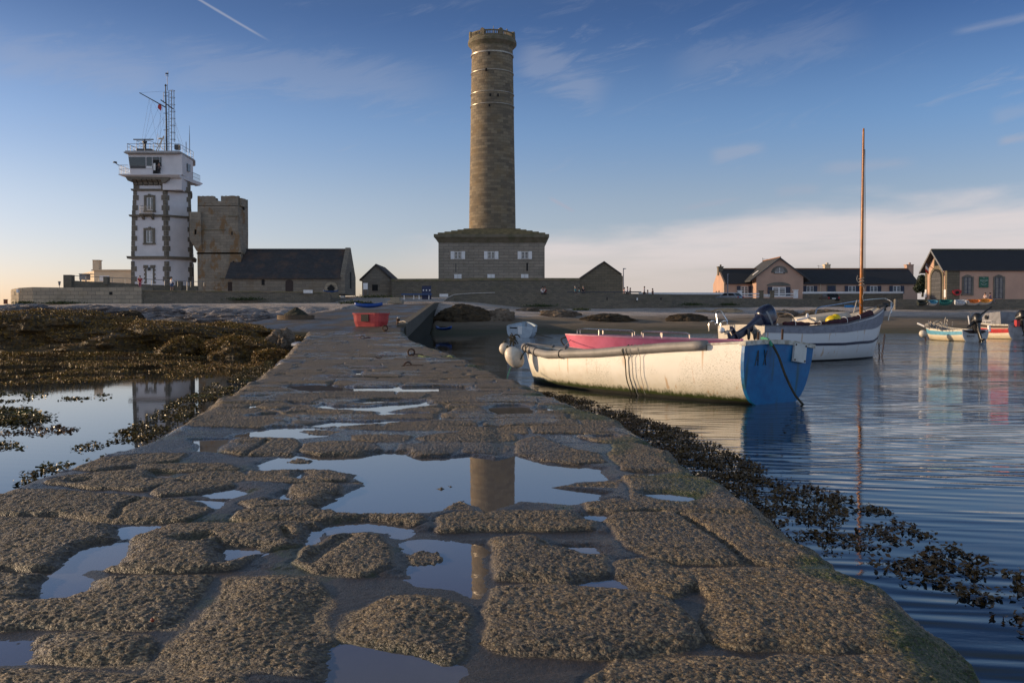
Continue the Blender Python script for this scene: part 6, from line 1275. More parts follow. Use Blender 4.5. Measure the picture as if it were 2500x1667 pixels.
def small_boats():
    # pink motor launch behind the big boat
    st = Vector((6.45, 25.2, 0)); bow = Vector((1.66, 26.4, 0)); r = place('pink_boat', st, bow, 'pink fibreglass boat with steel handrails lying behind the large white boat'); L = (bow - st).length
    h = Hull(L - .25, 1.7, [(0, .86), (.35, .90), (.7, .96), (1, 1.02)], [(0, -.1), (.5, -.2), (1, .15)], tw=.9, e1=.55, e2=.9, rake=.35, fullness=.55, bowfull=1.1)
    pk = M('faded_pink_gelcoat', (.74, .17, .26), .45, (.62, .12, .19), 2.5, .05, 20); h.shell(pk, M('mauve_inside', (.36, .18, .30), .6), r, th=.14, floor=.4); h.transom(pk, r); h.strip(.84, .875, K['pinklite'], r, off=.03, name='rubbing_strake'); h.cap(K['pinklite'], r, w=.16, h=.02)
    for i, (a, c, sg) in enumerate(((.30, .56, 1), (.62, .93, 1), (.32, .6, -1), (.64, .93, -1))):
        b = MB(); p = [h.pt(t_, sg, -.1, dz=.03) for t_ in np.linspace(a, c, 6)]; up = Vector((0, 0, .15)); b.tube([p[0], p[0] + up * .7, p[0].lerp(p[1], .3) + up] + [k + up for k in p[1:-1]] + [p[-2].lerp(p[-1], .7) + up, p[-1] + up * .7, p[-1]], .016, 6); b.tube([p[3], p[3] + up], .014, 5); b.build('handrail', K['chrome'], r, local=True)
    for t_ in (.12, .5): b = MB(); a = h.pt(t_, 1, -.14); b.box(a.x - .22, a.x + .22, -a.y, a.y, .68, .74); b.build('seat', K['pinklite'], r, local=True)
    b = MB(); b.tube(catmull([h.pt(.96, 0) + Vector((0, 0, .9)), h.pt(1, 0) + Vector((.45, 0, .75)), h.pt(1, 0) + Vector((.35, 0, .5))], 5), .02, 5); b.build('bow_rope', K['rope'], r, local=True)
    tag(mk_rope([P(1392, 829, 26.3), P(1385, 838, 25.8), P(1377, 846, 25.2)], .012, 'paler', 'painter'), 'pale painter running down from the bow of the pink boat', 'rope')
    # white dinghy seen from astern
    c = G(1268, 824, 0); r = place('white_dinghy', c, c + Vector((.55, 3.6, 0)), 'small white dinghy seen from astern left of the pink boat', roll=.03)
    h = Hull(3.4, 2.3, [(0, .80), (.35, .82), (.7, .95), (1, 1.15)], [(0, -.05), (.5, -.15), (1, .0)], tw=.86, e1=.42, e2=.9, rake=.3, fullness=.4)
    h.shell(K['bluewhite'], K['bluewhite'], r, th=.07, floor=.35); h.transom(K['bluewhite'], r); h.cap(K['bluewhite2'], r, w=.13, h=.05)
    b = MB(); b.box(-.08, -.03, -.2, .12, .25, .86); b.build('motor_pad', K['white'], r, local=True); b = MB(); b.box(-.05, .02, .2, .75, .68, .78); b.build('slot', K['dark'], r, local=True); b = MB(); b.box(2.0, 2.2, -.95, .95, .72, .78); b.box(1.9, 2.05, -.08, .08, .7, 1.2); b.build('thwart', K['bluewhite2'], r, local=True)
    tag(mk_rope([P(1306, 812, 66), P(1325, 820, 64), P(1350, 826, 62)], .02, 'rope', 'painter'), 'dark painter trailing right from the small white dinghy', 'rope')
    # blue-white fishing boat
    st = G(2381, 833, 0); r = place('fishing_boat', st, st + Vector((-.8, 4.9, 0)), 'small white fishing boat with a pale blue band and outboard on the right'); D = st.y
    h = Hull(4.75, 2.1, [(0, .72), (.3, .68), (.7, .78), (1, 1.1)], [(0, -.1), (.5, -.2), (1, .05)], tw=.88, e1=.5, e2=.9, rake=.35, fullness=.45)
    hm = hullmat('cream_hull', (.62, .56, .46), (.5, .42, .28), wl=.03, weed=False, scr=.1); h.shell(hm, K['greywood'], r, th=.06, floor=.3); t = h.transom(M('grey_white_transom', (.45, .46, .48), .6), r); h.strip(.80, .96, M('pale_blue_band', (.10, .33, .48), .5), r, off=.01, name='band'); h.cap(K['chip'], r, w=.1, h=.04)
    b = MB(); b.prism([(.95, .71), (.35, .71), (-.6, .71), (-.75, .62), (-.5, .50), (.4, .50), (.7, .6)], -.035, -.024, 'x'); b.build('dark_top_panel', K['door'], t, local=True)
    textmesh('BERLENZ', .14, K['blackp'], Matrix(((0, 0, -1, -.032), (-1, 0, 0, .35), (0, 1, 0, .33), (0, 0, 0, 1))), 'lettering', t)
    w = lambda px, py, dd=0: toloc(r, P(px, py, D + dd))
    b = MB(); b.tube([w(2240, 789, 2.5), w(2269, 802, 1.8)], .06, 6); b.build('oar', K['white'], r, local=True)
    b = MB(); b.tube([w(2366, 797, -.3), w(2390, 772, -.3), w(2421, 749, -.3)], [.09, .055, .05], 7); b.build('long_tiller', K['blackp'], r, local=True)
    b = MB(); b.tube([w(2364, 771), w(2366, 785), w(2367, 792)], .05, 6); b.build('marker_pole', K['white'], r, local=True); b = MB(); b.tube([w(2369, 760), w(2369, 782)], .015, 4); b.build('thin_aerial', K['metal'], r, local=True)
    outboard(r, Matrix.Translation(w(2388, 806, -.35)) @ Matrix.Rotation(math.radians(-5), 4, 'Z') @ Matrix.Rotation(math.radians(22), 4, 'Y'), K['blackp'], K['blackp'], 1.35, K['darkmetal'])
    for i in range(26):
        p = w(2268 + i * 1.9 + random.uniform(-2, 2), 797 + random.uniform(-6, 1), random.uniform(.5, 2)); b = MB() if i == 0 else b; a = Vector(RNG.normal(size=3) * .16); c = Vector(RNG.normal(size=3) * .16); b.tube(catmull([p + a, p + (a + c) / 2 + Vector((0, 0, .12)), p + c], 3), .028, 5)
    b.build('heaped_rope', K['paler'], r, local=True)
    b = MB(); c = w(2268, 786, 1.5); b.tube([c + Vector((0, 0, -.4)), c + Vector((0, 0, .1))], .05, 6); b.tube([c + Vector((-.3, 0, -.2)), c + Vector((.4, 0, -.3))], .09, 7); b.build('capstan', K['greywood'], r, local=True)
    c = P(2253, 814.5, D + 1.4); q = root('white_buoy', c, 'round pale buoy at the bow of the blue-banded fishing boat', 'buoy'); b = MB(); b.ell(c, .24, .24, .24, 18, 12); b.build('ball', K['fender'], q, smooth=True); b = MB(); b.tube([c + Vector((.1, 0, -.1)), c + Vector((.22, 0, -.5))], .04, 5); b.build('chain', K['rust'], q)
    # red and white cabin boat at the right edge
    st = G(2494, 828, 0); r = place('cabin_boat', st, st + Vector((-.6, 5.0, 0)), 'white cabin boat with a red band cut off by the right edge'); D = st.y
    h = Hull(5.0, 2.3, [(0, .95), (.3, .95), (.7, 1.1), (1, 1.4)], [(0, -.1), (.5, -.2), (1, 0)], tw=.88, e1=.5, e2=.9, rake=.4, fullness=.45); hm = hullmat('cream_hull2', (.66, .60, .50), (.55, .47, .33), wl=.03, weed=False, scr=.05)
    h.shell(hm, K['greywood'], r, th=.06, floor=.5); h.transom(M('grey_transom', (.34, .33, .35), .6), r); h.strip(.72, .90, K['red'], r, off=.012, name='red_band'); h.strip(.92, 1.0, K['door'], r, off=.02, name='rubbing_band'); h.cap(K['chip'], r, w=.15, h=.1)
    gm = M('grey_cabin_paint', (.20, .20, .22), .6); b = MB(); b.loft([[(1.0, -.85, .9), (1.0, .85, .9), (4.0, .6, 1.1), (4.0, -.6, 1.1)], [(1.35, -.7, 1.95), (1.35, .7, 1.95), (3.3, .5, 1.85), (3.3, -.5, 1.85)]]); cb = b.build('cabin', gm, r, local=True)
    b = MB(); b.ell((2.9, .72, 1.55), .16, .05, .16); b.build('porthole', K['dark'], cb, local=True); b = MB(); b.tube([(1.9, .98, 1.0), (1.9, .96, 1.28), (3.3, .9, 1.3), (3.3, .9, 1.1)], .02, 5); b.tube([(2.6, .95, 1.0), (2.6, .95, 1.28)], .02, 5); b.build('side_rail', K['white'], r, local=True)
    outboard(r, Matrix.Translation((-.1, 0, 1.0)) @ Matrix.Rotation(math.radians(20), 4, 'Y'), K['blackp'], K['blackp'], 1.3)
    b = MB(); b.box(-.3, -.03, .35, .6, .9, 1.35); b.build('stern_bracket', K['red'], r, local=True)
    c = toloc(r, P(2416, 803, D)); b = MB(); b.tube([c + Vector((0, 0, -.2)), c + Vector((.1, 0, .25))], .1, 8); b.build('quarter_fender', K['white'], r, local=True)
    # red pram on the slip
    base = 1.03; D = 46.0; cN = P(926, 795, D); r = root('red_pram', (cN.x, cN.y, base), 'red plastic tender sitting at the foot of the slipway', 'boat')
    A0 = P(926, 770, D); A1 = P(859, 770, D + .55); A2 = P(953, 770, D + .75); A3 = A1 + (A2 - A0); z0, z1 = base + .02, ZY(764, D)
    ring = lambda k, z, rd=.0: [Vector((p.x, p.y, z)) for p in [A0 + (cc - A0) * k for cc in (A0, A2, A3, A1)]]
    cc = (A0 + A3) / 2; rg = lambda k, z: [Vector((cc.x + (p.x - cc.x) * k, cc.y + (p.y - cc.y) * k, z)) for p in (A0, A2, A3, A1)]
    def rnd(q, c=.16):
        o = []
        for i in range(4): p, a, d = q[i], q[i - 1], q[(i + 1) % 4]; o += [p.lerp(a, c), p.lerp((p.lerp(a, c) + p.lerp(d, c)) / 2, .45), p.lerp(d, c)]
        return o
    b = MB(); b.loft([rnd(rg(.86, z0)), rnd(rg(.95, z0 + .25)), rnd(rg(.955, z0 + .26)), rnd(rg(1.0, z1 - .06)), rnd(rg(.93, z1 - .06)), rnd(rg(.84, z0 + .12))], cap=True); b.build('hull', K['redpram'], r)
    b = MB(); b.loft([rnd(rg(1.05, z1 - .07)), rnd(rg(1.06, z1)), rnd(rg(.95, z1)), rnd(rg(.93, z1 - .07))], cap=False); b.loft([rnd(rg(1.05, z1 - .07)), rnd(rg(.93, z1 - .07))], cap=False); b.build('rim', K['redpram'], r)
    b = MB(); u = (A1 - A0).normalized(); n_ = Vector((-u.y, u.x, 0)); n_ = n_ if n_.y < 0 else -n_; k = A0.lerp(A1, .52); b.obox((k.x + n_.x * .0, k.y + n_.y * .03, (z0 + z1) / 2 + .1), u, n_, (0, 0, 1), .21, .03, .18); b.build('dark_patch', K['rubberd'], r)
    # kayaks and overturned boats ashore
    def kayak(px0, px1, py, lab, m, D, hh=.32, name='kayak', yaw=0, cat='kayak'):
        a, c = P(px0, py, D), P(px1, py, D + yaw); z = tz((a.x + c.x) / 2, D) if D > 60 else ZY(py, D) ; z = ZY(py, D) ; L = (c - a); r = root(name, ((a + c) / 2).xy.to_3d() + Vector((0, 0, z)), lab, cat); u = L.normalized(); v = Vector((-u.y, u.x, 0)); b = MB(); rings = []
        for i in range(17):
            t = i / 16; w = .36 * math.sin(PI * min(max(t, .02), .98)) ** .55; p = a + L * t; q = abs(2 * t - 1) ** 3 * .16
            rings.append([p + v * w * math.cos(g) + Vector((0, 0, z - p.z + hh / 2 + q + hh / 2 * math.sin(g) * (1 - .3 * abs(2 * t - 1)))) for g in np.linspace(0, 2 * PI, 13)[:-1]])
        b.loft(rings); b.build('hull', m, r, smooth=True)
        b = MB(); mid = a + L * .45; b.loft([[mid + u * .5 * s_ * math.cos(g) + v * .2 * s_ * math.sin(g) + Vector((0, 0, z - mid.z + hh + dz)) for g in np.linspace(0, 2 * PI, 13)[:-1]] for s_, dz in ((1.0, -.02), (1.05, .03), (.85, .03), (.8, -.03))], cap=False); b.build('cockpit', K['dark'], r); return r
    kayak(866, 934, 752, 'bright blue kayak lying on the pebbles above the red tender', K['brightblue'], 78, .42)
    kayak(789, 826, 714.5, 'dark blue canoe on trestles in front of the chapel wall', K['bluepaint'], 112, .25, yaw=.5)
    kayak(1065, 1101, 806, 'blue kayak with dark straps afloat beside the slipway wall', K['brightblue'], 74, .25, yaw=-2.5)
    a = P(712, 836, 33); r = root('overturned_boat', (a.x, a.y, .45), 'dark upturned dinghy with a pale top lodged between rocks and jetty', 'boat'); b = MB(); u = (P(752, 842, 32) - a)
    b.loft([[a + u * t + Vector((0, 0, -.12)) + Vector((.0, .3 * math.cos(g) * math.sin(PI * (.1 + .8 * t)), .2 * abs(math.sin(g)) * math.sin(PI * (.15 + .7 * t)))) for g in np.linspace(0, PI, 9)] for t in np.linspace(0, 1, 9)]); b.build('hull', M('grey_upturned_hull', (.10, .12, .17), .4), r, smooth=True)
    # dinghies drawn up under the boathouse wall
    specs = [(2240, 2262, 745, (.02, .025, .02), 'black dinghy, leftmost of the row on the beach under the wall', 'K'), (2266, 2286.5, 744.5, (.05, .25, .38), 'turquoise and white dinghy second from left in the beach row', 'b'), (2295, 2321.5, 743.5, (.01, .14, .13), 'dark teal dinghy in the beach row below the red life ring', 't'), (2332, 2357, 743.5, (.55, .56, .6), 'white dinghy lying on its side in the beach row', 'w'), (2362, 2391, 743, (.75, .20, .03), 'orange dinghy with a white hull in the beach row', 'o'), (2390, 2418, 742, (.78, .32, .05), 'light orange dinghy, rightmost of the row on the beach', 'o2')]
    for px0, px1, py, colr, lab, k in specs:
        D = 109.5; c = P((px0 + px1) / 2, py, D); W = (px1 - px0) * D / F; r = root('dinghy', (c.x - W / 2, c.y, c.z), lab, 'boat', 'dinghies drawn up on the beach'); h = Hull(W * .98, .95, [(0, .42), (.35, .38), (.7, .42), (1, .52)], [(0, 0), (.5, -.02), (1, .1)], tw=.8, e1=.5, e2=.9, rake=.12, fullness=.45)
        r.rotation_euler = (math.radians(26), 0, math.radians(RNG.uniform(-14, 14))); m = M('dinghy_' + k, colr, .5, bump=0); m2 = m if k in 'Ktw' else M('dinghy_hull_' + k, (.55, .52, .48), .5, bump=0); h.shell(m2, m, r, nt=12, nu=6, th=.05, floor=.1); h.transom(m2, r, n=6); h.cap(m, r, w=.12, h=.05, nt=12); b = MB(); b.box(W * .45, W * .55, -.4, .4, .26, .3); b.build('thwart', m, r, local=True)
K['greyband'] = M('pale_grey_band', (.21, .22, .27), .6, (.15, .16, .20), 6, .1); K['pinklite'] = M('light_pink_trim', (.72, .30, .36), .4, bump=0); K['bluewhite'] = M('bluish_white_paint', (.42, .48, .55), .5, (.34, .39, .46), 3, .05); K['bluewhite2'] = M('pale_blue_gunwale', (.24, .33, .42), .5)
K['redpram'] = M('faded_red_plastic', (.45, .05, .05), .55, (.36, .035, .035), 3, .05, 12); K['rubberd'] = M('dark_rubber_patch', (.045, .04, .03), .8); K['brightblue'] = M('bright_blue_plastic', (.005, .06, .30), .4, bump=0)
# ================================================================== people
def person(loc, lab, top, legs, hair=(.03, .02, .015), rz=0.0, pose='stand', skirt=False, H=1.72, group=None):
    k = H / 1.72; r = root('person', loc, lab, 'person', group, rz)
    P_ = {'pel': (0, 0, .95), 'wa': (0, 0, 1.08), 'ch': (0, .01, 1.32), 'ne': (0, 0, 1.47), 'hd': (0, -.01, 1.58), 'tp': (0, -.01, 1.68)}
    for s, sx in (('l', 1), ('r', -1)):
        P_.update({s + 'sh': (.18 * sx, 0, 1.40), s + 'el': (.24 * sx, .02, 1.13), s + 'wr': (.22 * sx, -.10, .92), s + 'ha': (.21 * sx, -.14, .84), s + 'hi': (.09 * sx, 0, .90), s + 'kn': (.10 * sx, -.02 + .05 * sx, .50), s + 'an': (.10 * sx, .02 + .08 * sx, .09), s + 'to': (.11 * sx, -.12 + .08 * sx, .04)})
    if pose == 'sit':
        for s, sx in (('l', 1), ('r', -1)): P_[s + 'kn'] = (.11 * sx, -.42, .92); P_[s + 'an'] = (.11 * sx, -.44, .50); P_[s + 'to'] = (.11 * sx, -.60, .45); P_[s + 'wr'] = (.14 * sx, -.26, 1.02); P_[s + 'ha'] = (.1 * sx, -.32, 1.0)
    if pose == 'walk':
        for s, sx in (('l', 1), ('r', -1)): P_[s + 'kn'] = (.09 * sx, -.12 * sx - .05, .51); P_[s + 'an'] = (.09 * sx, -.22 * sx, .11); P_[s + 'to'] = (.09 * sx, -.22 * sx - .14, .05); P_[s + 'ha'] = (.22 * sx, .16 * sx - .08, .86); P_[s + 'wr'] = (.23 * sx, .13 * sx - .04, .93)
    if pose == 'lean':
        for s, sx in (('l', 1), ('r', -1)): P_[s + 'el'] = (.22 * sx, -.18, 1.18); P_[s + 'wr'] = (.12 * sx, -.38, 1.15); P_[s + 'ha'] = (.08 * sx, -.44, 1.14)
    R = {'pel': .13, 'wa': .11, 'ch': .13, 'ne': .05, 'hd': .085, 'tp': .07, 'sh': .06, 'el': .043, 'wr': .03, 'ha': .035, 'hi': .085, 'kn': .055, 'an': .038, 'to': .035}
    def skin(name, edges, mat, par, gr=1.0, subd=1):
        ks = []; 
        for a, b in edges:
            for q in (a, b):
                if q not in ks: ks.append(q)
        me = bpy.data.meshes.new(name); me.from_pydata([Vector(P_[q]) * k for q in ks], [(ks.index(a), ks.index(b)) for a, b in edges], []); me.materials.append(mat)
        o = bpy.data.objects.new(name, me); COL.objects.link(o); m = o.modifiers.new('skin', 'SKIN'); m.use_smooth_shade = True
        if not me.skin_vertices: 
            bm = bmesh.new(); bm.from_mesh(me); bm.verts.layers.skin.verify(); bm.to_mesh(me); bm.free()
        sv = me.skin_vertices[0].data
        for i, q in enumerate(ks): rr = R.get(q) or R[q[1:]]; sv[i].radius = (rr * gr * k * (1.25 if q in ('ch', 'pel', 'wa') else 1), rr * gr * k * (.85 if q in ('ch', 'pel', 'wa') else 1)); sv[i].use_root = (i == 0)
        s = o.modifiers.new('sub', 'SUBSURF'); s.levels = subd; s.render_levels = subd
        dg = bpy.context.evaluated_depsgraph_get(); me2 = bpy.data.meshes.new_from_object(o.evaluated_get(dg)); me2.name = name; bpy.data.objects.remove(o); o = bpy.data.objects.new(name, me2); COL.objects.link(o); o.parent = par; return o
    body = [('pel', 'wa'), ('wa', 'ch'), ('ch', 'ne'), ('ne', 'hd'), ('hd', 'tp')]; arm = lambda s: [('ch', s + 'sh'), (s + 'sh', s + 'el'), (s + 'el', s + 'wr'), (s + 'wr', s + 'ha')]; leg = lambda s: [('pel', s + 'hi'), (s + 'hi', s + 'kn'), (s + 'kn', s + 'an'), (s + 'an', s + 'to')]
    bd = skin('body', body + arm('l') + arm('r') + leg('l') + leg('r'), K['skin'], r); mt = lambda c: M('cloth', c, .9, bump=0)
    skin('shirt', [('pel', 'wa'), ('wa', 'ch'), ('ch', 'lsh'), ('ch', 'rsh'), ('lsh', 'lel'), ('rsh', 'rel')], mt(top), bd, 1.18)
    skin('trousers', [('pel', 'lhi'), ('lhi', 'lkn'), ('pel', 'rhi'), ('rhi', 'rkn')] + ([('lkn', 'lan'), ('rkn', 'ran')] if not skirt else []), mt(legs), bd, 1.2)
    b = MB(); b.ell((0, .02 * k, 1.66 * k), .095 * k, .11 * k, .10 * k, 12, 8); b.build('hair', mt(hair), bd, smooth=True, local=True); return r
def people():
    gz = lambda px, py, D: P(px, py, D)
    def stand(px, yfeet, D, *a, **k): return person(P(px, yfeet, D), *a, **k)
    stand(342, 708, 109.0, 'person in red top and pink trousers walking on the wall by the white tower', (.42, .03, .04), (.45, .12, .16), rz=.3, pose='walk')
    stand(419.5, 711, 109.0, 'person in white shirt and blue shorts standing below the white tower', (.62, .62, .66), (.05, .10, .22), rz=2.6, skirt=True)
    stand(388.5, 429, 119.2, 'person in dark clothes standing in the cabin doorway of the white tower', (.06, .06, .08), (.03, .03, .04), pose='lean')
    G1 = 'people standing behind the sea wall'
    for px, yt, top, lab, pose, hair in ((1404.5, 699.5, (.02, .22, .30), 'person in turquoise jacket behind the sea wall, left of the store', 'stand', (.4, .35, .3)), (1413, 703, (.30, .48, .44), 'person in pale green top close beside the turquoise jacket', 'sit', (.03, .02, .02)), (1424, 699, (.03, .03, .035), 'person in black with grey hair behind the sea wall', 'stand', (.2, .2, .2)),
        (1524, 702.5, (.45, .32, .36), 'person in pale pink beside the street lamp', 'stand', (.03, .02, .02)), (1532, 700.5, (.6, .5, .52), 'taller person in pink top right of the street lamp', 'stand', (.03, .02, .02)), (1538.5, 703.5, (.03, .03, .04), 'person in black, right end of the lamp group', 'stand', (.02, .02, .02)),
        (1573, 700, (.30, .30, .36), 'tall person in grey shirt standing alone on the sea wall', 'stand', (.03, .02, .02)), (1581.5, 708.5, (.45, .47, .5), 'sitting person in white between two standing people on the wall', 'sit', (.03, .02, .02)), (1593.5, 705, (.08, .07, .09), 'person in dark patterned shirt, rightmost on the sea wall', 'stand', (.03, .02, .02))):
        D = 118.0; H = 1.7; z = ZY(yt, D) - H; person((XY(px, D), D, z), lab, top, (.03, .035, .05), hair, rz=RNG.uniform(-2, 2), pose='stand' if pose == 'stand' else 'stand', group=G1)
    p = P(1326, 717, 113.9); 
    D = 113.9; person((XY(1325, D), D, ZY(715.6, D) - .90), 'person in white sitting on the curved sea wall', (.6, .6, .62), (.05, .05, .07), rz=PI * .9, pose='sit', group='couple sitting on the sea wall')
    person((XY(1330.5, D), D, ZY(715.6, D) - .90), 'person in dark red sitting on the curved sea wall', (.14, .03, .03), (.03, .03, .03), (.15, .06, .03), rz=-PI * .9, pose='sit', group='couple sitting on the sea wall')
    D = 112.3
    person((XY(2405.5, D), D, ZY(731, D) - .90), 'left of two people sitting on the boathouse wall under the green sign', (.55, .42, .40), (.05, .03, .03), rz=-1.2, pose='sit', group='couple on the boathouse wall')
    person((XY(2418, D), D, ZY(731, D) - .90), 'person in purple, right of the pair sitting under the green sign', (.16, .10, .20), (.25, .2, .3), rz=1.2, pose='sit', group='couple on the boathouse wall')
# ================================================================== street furniture and small things ashore
def car(loc, rz, col, lab):
    r = root('parked_car', loc, lab, 'car', None, rz); m = M('car_paint', col, .25, bump=0, metal=.2)
    prof = [(-2.0, .35), (-2.05, .6), (-1.95, .95), (-1.75, 1.02), (-1.35, 1.42), (.3, 1.46), (1.05, 1.0), (1.85, .88), (2.05, .6), (2.0, .35)]
    b = MB(); b.loft([[(x, y * (1 - .10 * max(0, z - .95) / .5), z) for x, z in prof] for y in (-.82, .82)]); b.build('body', m, r, local=True, bevel=.05)
    b = MB()
    for s in (-1, 1): b = MB(); b.loft([[(x, s * (.80 + d), z) for x, z in ((-1.55, 1.0), (-1.25, 1.34), (.22, 1.38), (.85, 1.02))] for d in (0, .012)]); b.build('side_window', K['glass'], r, local=True)
    b = MB(); b.obox((-1.585, 0, 1.22), (0, 1, 0), (-.40, 0, -.38), (-.38, 0, .40), .62, .17, .02) if 0 else b.loft([[(-1.78, -.62, 1.05), (-1.78, .62, 1.05), (-1.42, .58, 1.39), (-1.42, -.58, 1.39)], [(-1.81, -.62, 1.06), (-1.81, .62, 1.06), (-1.45, .58, 1.40), (-1.45, -.58, 1.40)]]); b.build('rear_window', K['glass'], r, local=True)
    for s in (-1, 1): b = MB(); b.box(-2.07, -1.98, s * .72 - .1, s * .72 + .1, .66, .9); b.build('tail_light', K['red'], r, local=True)
    b = MB(); b.box(-2.075, -2.03, -.26, .26, .62, .74); b.build('number_plate', K['white'], r, local=True)
    for x in (-1.3, 1.3):
        for s in (-1, 1):
            b = MB(); b.prism([(x + .32 * math.cos(a), .32 + .32 * math.sin(a)) for a in np.linspace(0, 2 * PI, 19)[:-1]], s * .70, s * .86, 'y'); w = b.build('wheel', K['blackp'], r, local=True)
            b = MB(); b.prism([(x + .19 * math.cos(a), .32 + .19 * math.sin(a)) for a in np.linspace(0, 2 * PI, 15)[:-1]], s * .855, s * .87, 'y'); b.build('rim', K['metal'], w, local=True)
def furniture():
    z = ZY(731, 134); car((XY(1779, 134) , 134, ZY(739, 134)), PI * .75, (.20, .24, .30), 'light blue car parked behind the sea wall by the cottage gate')
    car((XY(2024, 130.5), 130.5, ZY(741, 130.5)), PI / 2, (.010, .013, .015), 'black car with red tail lights parked by the garden wall')
    for px, y0, y1, D, lab, dx in ((1521.7, 657.5, 716, 119, 'tall grey street lamp at the corner of the stone store', 7), (1776.5, 671, 722, 132, 'pale street lamp in front of the left wing of the cottage', 3.5)):
        p = P(px, y1 + 4, D); r = root('street_lamp', p, lab, 'street lamp', 'street lamps'); b = MB(); zt = ZY(y0, D); b.tube([p, (p.x, D, zt)], [.09, .06], 8); b.build('pole', K['lampm'], r)
        b = MB(); e = XY(px + dx, D); b.loft([[(p.x - .05, D - .12, zt - .02), (p.x - .05, D + .12, zt - .02), (p.x - .05, D + .12, zt + .14), (p.x - .05, D - .12, zt + .14)], [(e, D - .07, zt + .06), (e, D + .07, zt + .06), (e, D + .07, zt + .12), (e, D - .07, zt + .12)]]); b.build('lamp_head', K['lampm'], r)
    for px0, px1, y0, y1, D, lab in ((740.7, 763, 707.8, 714.8, 107.8, 'white slatted bench back on the quay wall before the chapel'), (1073, 1094, 717.3, 724, 109.5, 'white slatted bench on thin legs near the top of the slipway')):
        r = rootD('bench', (px0 + px1) / 2, y1 + 6, D, lab, 'bench', 'white benches'); h = (y1 - y0)
        for k in range(3): b = MB(); b.rect(px0, y0 + k * h / 3 + .2, px1, y0 + (k + 1) * h / 3 - .2, D, .05); b.build('slat', K['white'], r)
        b = MB(); b.rect(px0, y1 + .4, px1, y1 + 1.2, D - .4, .42); b.build('seat', K['white'], r)
        for px in (px0 + 1, px1 - 1.6): b = MB(); b.rect(px, y0 + 1, px + .7, y1 + (8 if D > 109 else 2), D + .06, .05); b.build('leg', K['metal'], r)
    D = 108.0; r = rootD('long_table', 1016, 731, D, 'long blue picnic table on four pale legs by the lighthouse wall', 'table')
    b = MB(); b.rect(979.5, 716.5, 1053, 720, D, .9); b.build('table_top', K['bluepaint'], r)
    for px in (985.5, 1009, 1022, 1046): b = MB(); b.rect(px, 720.3, px + 2, 731, D + .2, .12); b.build('leg', K['white'], r)
    r = rootD('blue_board', 1041, 731, 109.5, 'tall dark blue board with three white discs behind the long table', 'sign'); b = MB(); b.rect(1030, 699, 1052.5, 731, 109.5, .12); b.rect(1029.5, 697.8, 1053, 699, 109.45, .22); b.build('board', K['bluepaint2'], r)
    for px in (1033.8, 1041, 1049): p = P(px, 708.5, 109.45); b = MB(); b.prism([(p.x + .085 * math.cos(a), p.z + .085 * math.sin(a)) for a in np.linspace(0, 2 * PI, 13)[:-1]], 109.46, 109.5, 'y'); b.build('disc', K['white'], r)
    D = 113; r = rootD('notice_board', 892, 722, D, 'white notice board on two posts in front of the stone hut', 'sign'); b = MB(); b.rect(887, 691, 897.5, 706.5, D, .06); b.build('panel', K['white'], r)
    for px in (886.3, 897.3): b = MB(); b.rect(px, 690, px + 1, 728, D + .07, .06); b.build('post', K['metal'], r)
    D = 104; r = rootD('stone_block_steps', 966, 739, D, 'two-step block of pale stone at the top of the pebble beach', 'steps'); b = MB(); b.rect(952, 726, 975, 734, D, 1.2); b.build('upper_block', K['stoneL'], r); b = MB(); b.rect(946, 734.3, 981, 741, D - .6, 2.0); b.build('lower_block', K['stoneL'], r)
    b = MB(); b.rect(831, 721.5, 840, 727.5, 108.5, .8); tag(b.build('pale_block', K['palec'], None), 'single pale stone block beside the end of the quay wall', 'block')
    # round tank with a heap
    D = 57.0; a, c = XY(677, D), XY(766.5, D); R_ = (c - a) / 2; cx = (a + c) / 2; zb, zt = ZY(790, D - R_) , ZY(769, D - R_); r = root('round_tank', (cx, D, zb), 'low round rusty concrete tank heaped with dark weed beside the slipway', 'tank')
    b = MB(); b.lathe([(R_, zb - .3), (R_, zt), (R_ - .12, zt), (R_ - .12, zt - .2), (.1, zt - .2)], (cx, D, 0), 36); b.build('tank', M('rusty_concrete', (.13, .085, .05), .9, (.07, .05, .035), 2, .4, 20), r)
    b = MB(); n = 26; rings = []
    for j in range(9): rr = .85 * (1 - j / 8.5); rings.append([(cx + .02 + rr * math.cos(2 * PI * i / n) * (1 + .12 * random.random()), D + rr * math.sin(2 * PI * i / n) * (1 + .12 * random.random()), zt - .15 + .62 * (j / 8) ** .8 + .04 * random.random()) for i in range(n)])
    b.loft(rings); b.build('heap', M('dark_heap', (.045, .04, .022), .95, (.02, .018, .012), 6, .8, 20, .1), r, smooth=False)
    b = MB(); a = P(2066, 751, 104); b.box(a.x, a.x + .75, 104, 104.6, a.z, a.z + .3); b.box(a.x + .8, a.x + 1.2, 104, 104.5, a.z + .02, a.z + .22); tag(b.build('blue_crate', K['brightblue2'], None), 'bright blue crate lying on the pebbles behind the mast', 'crate')
    # iron mooring rings on the jetty
    def zjet(x, y): return float(zj(y)) + .02
    G2 = 'iron mooring rings on the jetty'
    p = G(1000, 868, .55); q = G(1004, 869, .5); D = G(1004, 869, .48).y; c = G(1004, 869, .48)
    r = root('mooring_ring', c, 'upright iron mooring ring with a shackle lying to its right', 'mooring ring', G2); R_ = .088; b = MB(); b.tube([c + Vector((R_ * math.cos(a), .03 * math.sin(a), R_ + .01 + R_ * math.sin(a))) for a in np.linspace(0, 2 * PI, 23)[:-1]], .022, 8, closed=True); b.build('ring', K['rust'], r, smooth=True)
